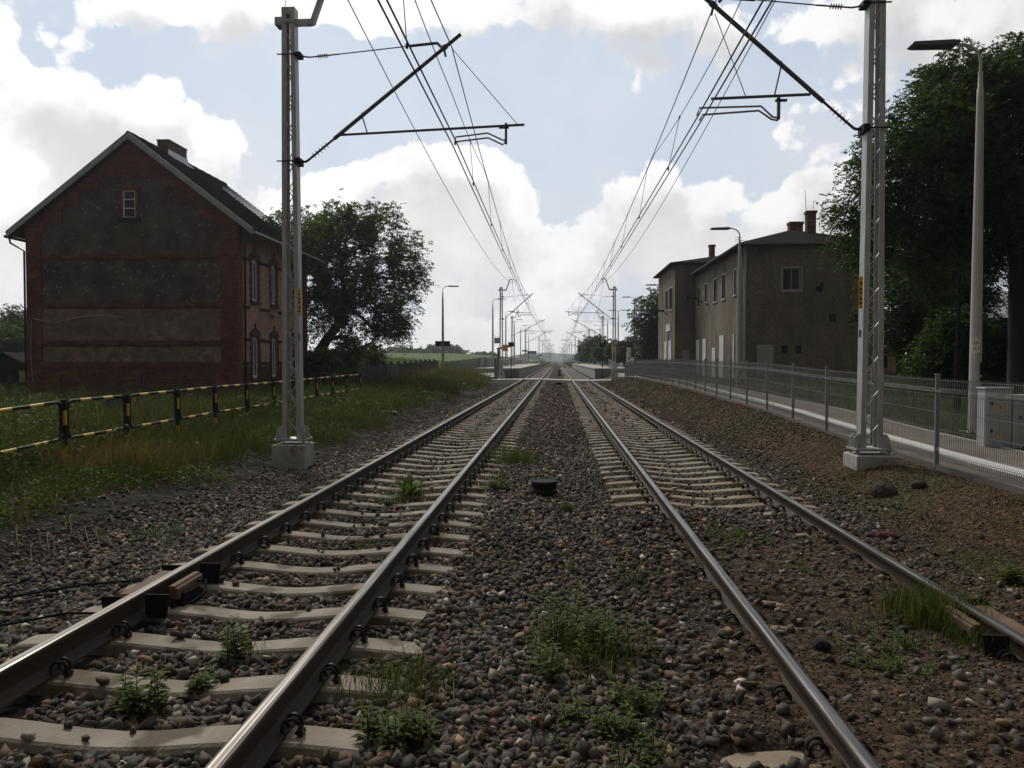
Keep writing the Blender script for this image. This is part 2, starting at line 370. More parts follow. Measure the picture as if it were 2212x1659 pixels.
    dt = N(nt, 'ShaderNodeVectorMath', operation='DOT_PRODUCT'); L.new(gen, dt.inputs[0]); dt.inputs[1].default_value = sd
    fall = N(nt, 'ShaderNodeMapRange', interpolation_type='SMOOTHSTEP', i_1=-0.25, i_2=0.78, i_3=BACK_SKY, i_4=1.0); L.new(dt.outputs['Value'], fall.inputs[0])
    fin = N(nt, 'ShaderNodeVectorMath', operation='SCALE'); L.new(col, fin.inputs[0]); L.new(fall.outputs[0], fin.inputs['Scale'])
    wm = N(nt, 'ShaderNodeMapRange', i_1=1.0, i_2=BACK_SKY, i_3=0.0, i_4=1.0); L.new(fall.outputs[0], wm.inputs[0])
    gray = ramp(nt, [(0.0, (1,1,1)), (1.0, (1.15,1.0,.78))]); L.new(wm.outputs[0], gray.inputs[0])
    fin2 = N(nt, 'ShaderNodeVectorMath', operation='MULTIPLY'); L.new(fin.outputs[0], fin2.inputs[0]); L.new(gray.outputs[0], fin2.inputs[1])
    L.new(fin2.outputs[0], bg.inputs['Color']); bg.inputs['Strength'].default_value = 0.1
    w.cycles.sampling_method = 'MANUAL'; w.cycles.sample_map_resolution = 512
SUN_EL = R(44); SUN_AZ = R(-24); SKY_MUL = 1.0; BACK_SKY = 0.20
build_world()
sl = bpy.data.lights.new('sun', 'SUN'); so = bpy.data.objects.new('sun', sl); COL.objects.link(so)
sl.energy = 2.3; sl.angle = R(9); sl.color = (1.0, 0.93, 0.82)
so.rotation_euler = Vector((-math.sin(SUN_AZ)*math.cos(SUN_EL), -math.cos(SUN_AZ)*math.cos(SUN_EL), -math.sin(SUN_EL))).to_track_quat('-Z', 'Y').to_euler()
vs = scene.view_settings; vs.view_transform = 'Standard'; vs.look = 'None'; vs.exposure = 0; vs.gamma = 1; vs.use_curve_mapping = False
# ---------------------------------------------------------------- noise for placement
def vnoise(x, y, s, seed=0):
    x = np.asarray(x, float) * s + seed * 17.3; y = np.asarray(y, float) * s + seed * 9.1
    xi = np.floor(x).astype(int); yi = np.floor(y).astype(int); fx = x - xi; fy = y - yi
    def h(a, b):
        n = (a * 374761393 + b * 668265263 + seed * 1442695) & 0x7fffffff
        n = ((n ^ (n >> 13)) * 1274126177) & 0x7fffffff
        return ((n ^ (n >> 16)) & 0xffff) / 65535.0
    ux = fx*fx*(3-2*fx); uy = fy*fy*(3-2*fy)
    return (h(xi,yi)*(1-ux)+h(xi+1,yi)*ux)*(1-uy) + (h(xi,yi+1)*(1-ux)+h(xi+1,yi+1)*ux)*uy
def fbm(x, y, s, seed=0, o=3):
    t = 0; a = 0.5; 
    for i in range(o): t = t + a * vnoise(x, y, s * 2**i, seed + i); a *= 0.5
    return t / (1 - 0.5**o)
def sstep(a, b, x):
    t = np.clip((np.asarray(x, float) - a) / (b - a), 0, 1); return t*t*(3-2*t)
# ---------------------------------------------------------------- terrain
RD = -0.11                                  # the right track lies 11 cm lower
TL, TR = -2.071, 2.071                      # track centre lines
PX = [-400,-120,-60,-30,-14,-9,-8,-6.6,-5.7,-5.2,-4.6,-4.0,-3.6,-3.42,-1.0,-.86,0,.7,3.3,3.6,4.1,4.6,5.0,5.6,8,12,20,40,80,400]
PZ = [1.0,.8,.4,.15,.02,.0,-.02,-.04,-.10,-.20,-.24,-.2,-.12,-.070,-.062,-.035,-.085,-.175,-.18,-.18,-.10,.02,.1,.13,.15,.28,.62,.9,1.2,1.2]
BARE = [(1515,1255,.16),(1665,1302,.17),(1705,1365,.17),(2030,1372,.20),(1645,1645,.24),(1385,1122,.14),(1385,1142,.15),(1640,1106,.14),(1690,1127,.11),(1720,1152,.12),(1600,1088,.25),(1950,1745,.2)]
BARE = [(P(a, b_, z=-.12).x, 3.67 + .6 * round((P(a, b_, z=-.12).y - 3.67) / .6), r_) for a, b_, r_ in BARE]
def bare_at(x, y):
    m_ = np.zeros(np.broadcast(x, y).shape)
    for bx_, by_, r_ in BARE: m_ = np.maximum(m_, np.exp(-(((x-bx_)/r_)**2 + ((y-by_)/.13)**2)**2))
    return m_
def bury(x, y): return sstep(10.6, 8.6, y) * sstep(0.35, 0.95, x) * sstep(4.6, 3.8, x) * (1 - .9 * bare_at(x, y))
ZPY, ZPZ = [0,11.8,16.8,22,40,62,70,74], [.08,.13,.20,.33,.46,.42,.22,.15]
def ZP(y): return np.interp(y, ZPY, ZPZ)
def XP(y): return np.interp(y, [0,12,22,40,62,72], [0,0,.12,.42,.56,.5])
def H(x, y):
    x = np.asarray(x, float); y = np.asarray(y, float)
    z = np.interp(x, PX, PZ)
    z = z + sstep(-5.2, -8.5, x) * np.clip((y - 18) * .0085, 0, .46)
    z = z + sstep(-11, -30, x) * np.clip((y - 75) * .02, 0, 3.3) * sstep(75, 110, y)
    z = z + sstep(14, 40, x) * np.clip((y - 75) * .01, 0, 1.5)
    b = bury(x, y)
    z = z + b * (0.112 + 0.04 * (fbm(x, y, 1.7, 5) - .5) + 0.03 * (vnoise(x, y, 5, 8) - .5))
    bed = sstep(-3.7, -3.3, x) * sstep(3.7, 3.3, x)
    z = z + (1 - bed) * 0.10 * (fbm(x, y, .8, 3) - .5) * sstep(2.9, 3.9, np.abs(x))
    z = z + 0.018 * (vnoise(x, y, 3.1, 4) - .5)
    z = z + sstep(3.9, 5.3, x) * (ZP(y) - .13)
    xp = x - XP(y); path = sstep(5.5, 5.7, xp) * sstep(7.95, 7.78, xp) * (y < 73)
    z = z * (1 - path) + (ZP(y) - .05) * path
    return z
def H1(x, y): return float(H(np.array([x]), np.array([y]))[0])
xs = np.concatenate([[-900,-600,-400,-260,-180,-120,-90,-70,-55,-45,-38,-32,-28,-24,-21,-18.5], np.arange(-16.5,-7,.35), np.arange(-7,6.2,.07), np.arange(6.2,12,.3), [12.6,13.5,14.5,16,18,20,23,27,32,40,50,65,90,130,200,300,450,700,900]])
ys = np.concatenate([np.arange(-12,2.4,1.6), np.arange(2.5,14,.08), np.arange(14,30,.2), np.arange(30,75,.6), [76,80,85,90,96,103,110,120,130,142,155,170,190,210,235,260,300,350,420,500,620,800,1000,1300,1700,2200]])
gx, gy = np.meshgrid(xs, ys); gz = H(gx, gy)
V = np.stack([gx.ravel(), gy.ravel(), gz.ravel()], 1)
nx, ny = len(xs), len(ys)
ii = (np.arange(ny-1)[:, None] * nx + np.arange(nx-1)[None, :]).ravel()
Fq = np.stack([ii, ii+1, ii+nx+1, ii+nx], 1)
# natural ground cover per point: ballast grit / brown soil / grass earth
def groundcol(x, y):
    n = fbm(x, y, 1.3, 11, 4); n2 = fbm(x, y, .35, 21, 3)
    ball = np.array([.030,.026,.024]); red = np.array([.042,.027,.022]); soil = np.array([.055,.037,.024]); bank = np.array([.060,.038,.021]); green = np.array([.022,.034,.012]); dark = np.array([.016,.014,.010]); field = np.array([.085,.125,.04])
    sh = x.shape + (1,)
    def m(a, b, t): return a * (1 - t.reshape(sh)) + b * t.reshape(sh)
    c = np.broadcast_to(ball, x.shape + (3,)).copy()
    c = m(c, red, sstep(14, 24, y) * sstep(-.8, -.2, x) * (1 - .3 * n))
    c = m(c, soil, np.clip(sstep(11, 7.5, y) * sstep(.2, 1.3, x + (n - .5)) * (.6 + .6 * n), 0, 1))
    c = m(c, bank, np.clip(sstep(3.5, 4.1, x + .5 * (n - .5)), 0, 1))
    c = m(c, green, np.clip(sstep(3.6, 4.4, x) * sstep(.55, .75, n2) * .55 + sstep(7.7, 8.0, x), 0, 1))
    c = m(c, dark * 1.4, sstep(-4.9, -5.9, x + .8 * (n - .5)))
    c = m(c, green * .8, np.clip(sstep(-6.4, -7.4, x + .9 * (n - .5)), 0, 1))
    c = m(c, np.array([.050,.052,.020]), np.clip(sstep(3.3, 3.9, x) * sstep(5.6, 5.2, x) * sstep(.5, .66, fbm(x, y, .8, 23)) * sstep(16, 8, y), 0, 1) * .8)
    far = sstep(70, 130, y) * sstep(9, 16, np.abs(x))
    c = m(c, field, far * np.ones_like(x))
    return c
gc = groundcol(gx, gy).reshape(-1, 3)
mg, nt, p = new_mat('ground')
at = N(nt, 'ShaderNodeAttribute', attribute_name='tint'); ge = N(nt, 'ShaderNodeNewGeometry')
vo = N(nt, 'ShaderNodeTexVoronoi', i_Scale=19.0); nt.links.new(ge.outputs['Position'], vo.inputs['Vector'])
no = N(nt, 'ShaderNodeTexNoise', i_Scale=24.0, i_Detail=6.0, i_Roughness=.7); nt.links.new(ge.outputs['Position'], no.inputs['Vector'])
sep = N(nt, 'ShaderNodeSeparateColor'); nt.links.new(vo.outputs['Color'], sep.inputs[0])
mr = N(nt, 'ShaderNodeMapRange', i_3=.55, i_4=1.7); nt.links.new(sep.outputs[0], mr.inputs[0])
mr2 = N(nt, 'ShaderNodeMapRange', i_1=.25, i_2=.75, i_3=.5, i_4=1.5); nt.links.new(no.outputs[0], mr2.inputs[0])
mm = N(nt, 'ShaderNodeMath', operation='MULTIPLY'); nt.links.new(mr.outputs[0], mm.inputs[0]); nt.links.new(mr2.outputs[0], mm.inputs[1])
ml = N(nt, 'ShaderNodeVectorMath', operation='SCALE'); nt.links.new(at.outputs['Color'], ml.inputs[0]); nt.links.new(mm.outputs[0], ml.inputs['Scale'])
nt.links.new(ml.outputs[0], p.inputs['Base Color']); p.inputs['Roughness'].default_value = .95; p.inputs['Specular IOR Level'].default_value = .1
bp = N(nt, 'ShaderNodeBump', i_Strength=.9, i_Distance=.03); nt.links.new(vo.outputs['Distance'], bp.inputs['Height']); bp.invert = True
nt.links.new(bp.outputs[0], p.inputs['Normal'])
g = np_mesh('ground', V, Fq, mg, gc, smooth=True); tag(g, kind='structure')
# ---------------------------------------------------------------- footpath behind the right fence
def pave_mat():
    m, nt, p = new_mat('paving')
    ge = N(nt, 'ShaderNodeNewGeometry')
    br = N(nt, 'ShaderNodeTexBrick', i_Scale=1.0, i_Mortar_Size=.004, i_Brick_Width=.2, i_Row_Height=.1)
    br.inputs['Color1'].default_value = c4((.235,.20,.165)); br.inputs['Color2'].default_value = c4((.19,.165,.135)); br.inputs['Mortar'].default_value = c4((.09,.08,.065))
    nt.links.new(ge.outputs['Position'], br.inputs['Vector'])
    no = N(nt, 'ShaderNodeTexNoise', i_Scale=1.1, i_Detail=7.0); nt.links.new(ge.outputs['Position'], no.inputs['Vector'])
    r = ramp(nt, [(.3, (.65,.62,.6)), (.7, (1.1,1.08,1.05))], no.outputs[0])
    nt.links.new(mixc(nt, br.outputs[0], r.outputs[0], 1.0, 'MULTIPLY'), p.inputs['Base Color']); p.inputs['Roughness'].default_value = .85; p.inputs['Specular IOR Level'].default_value = .2
    return m
M['pave'] = pave_mat()
PYS = list(np.arange(-3, 72.1, 1.5))
def strip(xa, xb, zlo, zhi, ya=None, yb=None):
    b = MB(); ys_ = PYS if ya is None else [ya, yb]
    vs = [(x_ + float(XP(y_)), y_, float(ZP(y_)) + z_) for y_ in ys_ for (x_, z_) in ((xa, zlo), (xb, zlo), (xb, zhi), (xa, zhi))]
    n = len(ys_); fs = [(i*4+j, i*4+(j+1)%4, (i+1)*4+(j+1)%4, (i+1)*4+j) for i in range(n-1) for j in range(4)] + [(0,1,2,3), (n*4-1,n*4-2,n*4-3,n*4-4)]
    return b.add(vs, fs)
pth = strip(5.76, 7.74, -.10, .045).build('path', M['pave']); tag(pth, kind='structure')
o = strip(7.745, 7.82, -.10, .06).build('kerb', M['concrete'], pth)
b = MB()
y = -3.0
while y < 72:
    wv = .0 if y > 20 else .0
    q_ = strip(6.27, 6.66, 0, .050, y, min(y + .792, 72)); b.add(q_.v, q_.f); y += .8
M['stripe'] = mat('white_tiles', (.80,.79,.76), (.60,.58,.55), .6, scale=4, obj=False)
o = b.build('white_stripe', M['stripe'], pth)
# ---------------------------------------------------------------- tracks
SLP = .6; Y0 = 3.55
prof = [(-.075,.0),(.075,.0),(.075,.011),(.03,.026),(.0095,.045),(.0095,.128),(.02,.136),(.036,.141),(.036,.160),(.031,.168),(.018,.172),(-.018,.172),(-.031,.168),(-.036,.160),(-.036,.141),(-.02,.136),(-.0095,.128),(-.0095,.045),(-.03,.026),(-.075,.011)]
mrt, nt, p = new_mat('rail_running_surface')
ge = N(nt, 'ShaderNodeNewGeometry'); mp = N(nt, 'ShaderNodeMapping'); mp.inputs['Scale'].default_value = (90, 1.2, 90); nt.links.new(ge.outputs['Position'], mp.inputs['Vector'])
no = N(nt, 'ShaderNodeTexNoise', i_Scale=1.0, i_Detail=4.0); nt.links.new(mp.outputs[0], no.inputs['Vector'])
r = ramp(nt, [(.42, (.08,.07,.06)), (.70, (.30,.28,.26))], no.outputs[0]); nt.links.new(r.outputs[0], p.inputs['Base Color'])
p.inputs['Metallic'].default_value = .9
rr = N(nt, 'ShaderNodeMapRange', i_3=.5, i_4=.26); nt.links.new(no.outputs[0], rr.inputs[0]); nt.links.new(rr.outputs[0], p.inputs['Roughness'])
M['rail_top'] = mrt
mrk = mat('rail_head_worn', (.10,.08,.066), (.05,.04,.033), .5, metal=.5, scale=3, obj=False, stretch=(8,.3,8))
def make_rail(x, z, gauge_side, parent):
    ysr = [-6] + list(np.arange(2, 40, 2.0)) + [60, 100, 200, 400, 900]
    n = len(prof); vs = []; fs = []; mi = []
    for yy in ysr:
        vs += [(x + u, yy, z + v) for u, v in prof]
    for i in range(len(ysr)-1):
        for k in range(n):
            l = (k+1) % n; fs.append((i*n+k, i*n+l, (i+1)*n+l, (i+1)*n+k))
            if k in (9, 10, 11): mi.append(1)
            elif (k in (8,) and gauge_side > 0) or (k == 12 and gauge_side < 0): mi.append(2)
            elif k in (8, 12): mi.append(2)
            else: mi.append(0)
    fs.append(tuple(range(n))); mi.append(0)
    b = MB(); b.v = vs; b.f = fs; b.m = mi
    return b.build('rail', [M['rail_side'], M['rail_top'], mrk], parent)
# sleeper: waisted prestressed concrete, seats high, middle low
SU = [-1.31,-1.27,-1.02,-.90,-.60,-.45,-.18,0,.18,.45,.60,.90,1.02,1.27,1.31]
ST = [-.045,-.030,-.008,.0,.0,-.012,-.038,-.045,-.038,-.012,.0,.0,-.008,-.030,-.045]
def sleeper_mb(b, ox, oy, oz, jx=0, jr=0, lo=True):
    n0 = len(b.v)
    sec = []
    for u, t in zip(SU, ST):
        wt = .096 - .010 * max(0, 1 - abs(u) / .5); wb = .15
        x0, y0 = ox + jx + u, oy + jr * u
        sec.append([(x0, y0 - wb, oz - .20), (x0, y0 - wt - .006, oz + t - .012), (x0, y0 - wt + .008, oz + t), (x0, y0 + wt - .008, oz + t), (x0, y0 + wt + .006, oz + t - .012), (x0, y0 + wb, oz - .20)])
    vs = [p for s in sec for p in s]; fs = []; k = 6
    for i in range(len(sec)-1):
        for j in range(k-1): fs.append((i*k+j, i*k+j+1, (i+1)*k+j+1, (i+1)*k+j))
    fs.append(tuple(range(k))[::-1]); fs.append(tuple((len(sec)-1)*k + j for j in range(k)))
    b.add(vs, fs)
def clip_mesh():
    b = MB()
    # spring clip: two upright loops standing on the rail foot, legs bent back to the shoulder (rail at -x side)
    for sgn in (-1, 1):
        pts = []
        for t in np.linspace(-.35*math.pi, 1.25*math.pi, 11):
            pts.append((.026 + .036 * math.cos(t), sgn * (.016 + .016 * (t / math.pi)), .036 + .036 * math.sin(t)))
        b.tube(pts, .0085, 6)
    b.tube([(-.012,-.018,.012),(-.03,-.01,.014),(-.03,.01,.014),(-.012,.018,.012)], .0085, 6)
    b.cbox((.062, 0, .004), (.022, .04, .03))
    return b
clip_me = clip_mesh().build('rail_clip', M['clip'], smooth=True)
clip_data = clip_me.data; bpy.data.objects.remove(clip_me)
def make_track(cx, dz, label, rails, phase, soil_y, side):
    tr = empty('railway_track', (0, 0, 0), label, 'railway track', 'railway tracks')
    rx = rails
    for x, gs in zip(rx, (1, -1)): make_rail(x, .008 + dz, gs, tr)
    rs = random.Random(int(cx * 100))
    cxx = (rx[0] + rx[1]) / 2
    for k in range(-1, 95):
        y = phase + SLP * k; b = MB()
        sleeper_mb(b, 0, 0, 0, rs.uniform(-.01, .01), rs.uniform(-.006, .006))
        s = b.build('sleeper', M['sleeper_soiled'] if (soil_y and y < soil_y) else M['sleeper'], tr); s.location = (cxx, y, dz)
        if k < 30:
            for x in rx:
                for sg in (-1, 1):
                    c = bpy.data.objects.new('rail_clip', clip_data); COL.objects.link(c); c.parent = s
                    c.scale = (1.1, 1.12, 1.1); c.location = (x - cxx + sg * .068, rs.uniform(-.01,.01), .008); c.rotation_euler.z = 0 if sg > 0 else math.pi
    b = MB(); bc = MB()
    for k in range(95, 330):
        sleeper_mb(b, cxx, phase + SLP * k, dz)
    o = b.build('sleeper', M['sleeper_far'], tr); tag(o, 'distant run of sleepers', kind='stuff')
    for k in range(30, 110):
        for x in rx:
            for sg in (-1, 1): bc.cbox((x + sg * .095, phase + SLP * k, .04 + dz), (.06, .09, .07))
    o = bc.build('rail_clip', M['clip'], tr); tag(o, 'distant run of rail clips', kind='stuff')
    return tr
LR = (-2.824, -1.318); RR = (1.305, 2.812)
make_track(TL, 0, 'left railway track with clean pale concrete sleepers lying in stone ballast', LR, Y0, None, -1)
make_track(TR, RD, 'right railway track whose nearest sleepers are buried in brown soil', RR, Y0 + .12, 12.5, 1)
# ---------------------------------------------------------------- ballast stones
def ico():
    t = (1 + 5**.5) / 2
    v = np.array([(-1,t,0),(1,t,0),(-1,-t,0),(1,-t,0),(0,-1,t),(0,1,t),(0,-1,-t),(0,1,-t),(t,0,-1),(t,0,1),(-t,0,-1),(-t,0,1)], float)
    v /= np.linalg.norm(v[0])
    f = np.array([(0,11,5),(0,5,1),(0,1,7),(0,7,10),(0,10,11),(1,5,9),(5,11,4),(11,10,2),(10,7,6),(7,1,8),(3,9,4),(3,4,2),(3,2,6),(3,6,8),(3,8,9),(4,9,5),(2,4,11),(6,2,10),(8,6,7),(9,8,1)])
    return v, f
IV, IF = ico()
def hull_proto():
    c = np.array([(a,b,d) for a in (-1,1) for b in (-1,1) for d in (-1,1)], float)
    c = c * rng.uniform(.30, 1.0, (8,3)) * .92 + rng.normal(0,.07,(8,3))
    bm = bmesh.new(); [bm.verts.new(p) for p in c]; bmesh.ops.convex_hull(bm, input=bm.verts); bmesh.ops.triangulate(bm, faces=bm.faces)
    bm.verts.ensure_lookup_table(); bm.verts.index_update()
    v = np.array([p.co[:] for p in bm.verts]); f = np.array([[q.index for q in t.verts] for t in bm.faces]); ok = len(v) == 8 and len(f) == 12 and all(p.link_faces for p in bm.verts)
    bm.free(); return (v, f) if ok else None
def unit_(v): return v / np.linalg.norm(v, axis=1, keepdims=True)
hp = []
while len(hp) < 48:
    q = hull_proto()
    if q: hp.append((q[0] * np.array([1.2, rng.uniform(.65,1.05), rng.uniform(.38,.75)]), q[1]))
HV = np.array([q[0] for q in hp]); HF = np.array([q[1] for q in hp])
protos = []
for i in range(24):
    v = IV * (1 + rng.uniform(-.32, .30, (12, 1))); v = v + rng.normal(0, .10, v.shape)
    v *= np.array([1, rng.uniform(.6, .95), rng.uniform(.45, .8)]); protos.append(v)
protos = np.array(protos)
OV = np.array([(1,0,0),(-1,0,0),(0,1,0),(0,-1,0),(0,0,1),(0,0,-1)], float); OF = np.array([(0,2,4),(2,1,4),(1,3,4),(3,0,4),(2,0,5),(1,2,5),(3,1,5),(0,3,5)])
def rotmats(n, tilt=1.0):
    q = rng.normal(size=(n, 4)); q[:, 1:3] *= tilt; q /= np.linalg.norm(q, axis=1, keepdims=True)
    w, x, y, z = q.T
    return np.stack([1-2*(y*y+z*z),2*(x*y-z*w),2*(x*z+y*w),2*(x*y+z*w),1-2*(x*x+z*z),2*(y*z-x*w),2*(x*z-y*w),2*(y*z+x*w),1-2*(x*x+y*y)], 1).reshape(n,3,3)
def stones(name, xy, z, size, cols, label=None, cat=None, octa=False, tilt=.42, kind='stuff', parent=None, mat_=None):
    n = len(xy)
    if octa: base = OV[None].repeat(n, 0) * (1 + rng.uniform(-.3,.3,(n,6,1))) * np.array([1,.8,.55]); Fb = OF
    else:
        pi_ = rng.integers(0, len(HV), n); base = HV[pi_]; Fb = None
    Rm = rotmats(n, tilt)
    v = np.einsum('nij,nkj->nki', Rm, base) * size[:, None, None] + np.concatenate([xy, z[:, None]], 1)[:, None, :]
    k = v.shape[1]
    Fc = ((HF[pi_] if Fb is None else Fb[None]) + (np.arange(n) * k)[:, None, None]).reshape(-1, 3)
    o = np_mesh(name, v.reshape(-1, 3), Fc, mat_ or M['stone'], np.repeat(cols, k, 0), parent)
    return tag(o, label, cat, kind=kind)
M['stone'] = tint_mat('ballast_stone', .85, nscale=45, nmin=.6, nmax=1.45, spec=.18, bump=0)
PAL = np.array([(.046,.040,.035),(.070,.061,.053),(.034,.030,.028),(.098,.086,.074),(.060,.043,.033),(.078,.050,.036),(.105,.075,.048),(.056,.050,.043),(.17,.15,.12),(.20,.13,.07),(.32,.29,.25)])
PW = np.array([.19,.17,.11,.12,.10,.08,.07,.07,.05,.025,.015]); PW /= PW.sum()
def stone_cols(x, y):
    n = len(x); c = PAL[rng.choice(len(PAL), n, p=PW)].copy()
    redm = (sstep(13, 24, y) * sstep(-1.0, -.3, x))[:, None] * .8
    c = c * (1 - redm) + redm * (c.mean(1, keepdims=True) * np.array([1.35, .90, .74]))
    patch = fbm(x, y, .5, 31)[:, None]; c *= .72 + .65 * patch
    return c * rng.uniform(.8, 1.25, (n, 1)) * STONE_GAIN
STONE_GAIN = 1.22
def on_sleeper(x, y, marg=0.0):
    """True where a sleeper's top is bare"""
    r = np.zeros(len(x), bool)
    for cx, ph in ((TL, Y0), (TR, Y0 + .12)):
        dy = np.abs(((y - ph + SLP/2) % SLP) - SLP/2); r |= (np.abs(x - cx) < 1.31) & ~((x > -.9) & (x < 0)) & (dy < .125 + marg)
    return r
def near_rail(x, w=.10):
    r = np.zeros(len(x), bool)
    for rx in LR + RR: r |= np.abs(x - rx) < w
    return r
def scatter(x0, x1, y0, y1, dens):
    n = int((x1 - x0) * (y1 - y0) * dens)
    return rng.uniform(x0, x1, n), rng.uniform(y0, y1, n)
allx, ally, alls = [], [], []
for (y0, y1, dens, s0, s1) in ((2.4,5.5,1000,.019,.044),(5.5,9,800,.020,.042),(9,15,520,.023,.042),(15,24,260,.026,.045),(24,40,110,.034,.055),(40,68,45,.045,.07)):
    x, y = scatter(-6.6, 4.2, y0, y1, dens)
    s = s0 + (s1 - s0) * rng.random(len(x)) ** 1.6 * np.where(rng.random(len(x)) < .04, 1.45, 1.0)
    keep = (np.abs(x) < y * .78 + 1.2)
    # left edge of the ballast fades into soil
    edge = fbm(x, y, .9, 41)
    el_ = -6.0 + 1.1 * sstep(8, 15, y)
    keep &= rng.random(len(x)) < np.clip((x - el_ + 1.6 * (edge - .5)) / .9, 0.05, 1)
    # soil covers the right track near the viewer
    so_ = np.clip(sstep(11.2, 7.2, y) * sstep(.1, 1.5, x + 1.0 * (edge - .5)), 0, 1)
    keep &= rng.random(len(x)) > so_ * .90
    keep &= bare_at(x, y) < .4
    keep &= ~((x > 3.55) & (rng.random(len(x)) < np.where(y < 9, .93, .72)))
    bare = on_sleeper(x, y) & (bury(x, y) < .3)
    lying = rng.random(len(x)) < np.where(np.abs(np.abs(x) - 2.07) < .45, .022, .005)
    keep &= ~(on_sleeper(x, y, .012) & (bury(x, y) < .3) & ~(lying & on_sleeper(x, y, -.04)))
    keep &= ~near_rail(x, .085)
    allx.append(x[keep]); ally.append(y[keep]); alls.append(s[keep])
x = np.concatenate(allx); y = np.concatenate(ally); s = np.concatenate(alls)
z = H(x, y) + s * rng.uniform(-.3, .6, len(x))
sl_ = on_sleeper(x, y, -.02) & (bury(x, y) < .3)
top = np.where(x < 0, 0, RD) + np.interp(np.abs(x - np.where(x < 0, TL, TR)), [0,.45,.6,.9,1.27], [-.045,-.012,0,0,-.03])
z = np.where(sl_, top + s * .45, z)
print('stones', len(x))
stones('gravel', np.stack([x, y], 1), z, s, stone_cols(x, y), 'grey, brown and reddish crushed stone ballast under and between both tracks', 'ballast')
# fine grit and chips over the buried right track and the right bank
gx_, gy_, gs_, gcol = [], [], [], []
for (x0, x1, y0, y1, dens, s0, s1) in ((-6.8,-4.2,5,10,520,.006,.02),(-6.8,-4.2,10,18,260,.009,.024),(.2,4.2,2.4,6,1300,.005,.013),(.2,4.2,6,10,700,.007,.016),(3.5,5.75,2.4,8,900,.006,.015),(3.5,5.75,8,16,520,.008,.020),(3.5,5.75,16,32,220,.018,.036),(3.5,5.75,32,66,70,.03,.055)):
    a, c = scatter(x0, x1, y0, y1, dens); e = fbm(a, c, 1.1, 51)
    k = rng.random(len(a)) < np.clip((sstep(11, 7.5, c) * sstep(.2, 1.4, a + (e - .5)) if x0 < 1 else 1.0) * (.35 + 1.2 * fbm(a, c, 1.6, 61)), 0, 1)
    k &= ~near_rail(a, .05); k &= (bare_at(a, c) < .45) | (rng.random(len(a)) < .05)
    a = a[k]; c = c[k]; gx_.append(a); gy_.append(c); gs_.append(s0 + (s1 - s0) * rng.random(len(a)) ** 2)
    base = np.array([(.075,.048,.03),(.11,.07,.04),(.05,.033,.023),(.15,.10,.06),(.04,.03,.025),(.30,.24,.17)])
    gcol.append(base[rng.choice(6, len(a), p=[.27,.22,.20,.13,.08,.10])] * rng.uniform(.6, 1.2, (len(a), 1)))
a = np.concatenate(gx_); c = np.concatenate(gy_); s = np.concatenate(gs_)
stones('dirt', np.stack([a, c], 1), H(a, c) + s * .35, s, np.concatenate(gcol), 'fine brown grit and wood chips on the bank below the right fence', 'grit', octa=True)
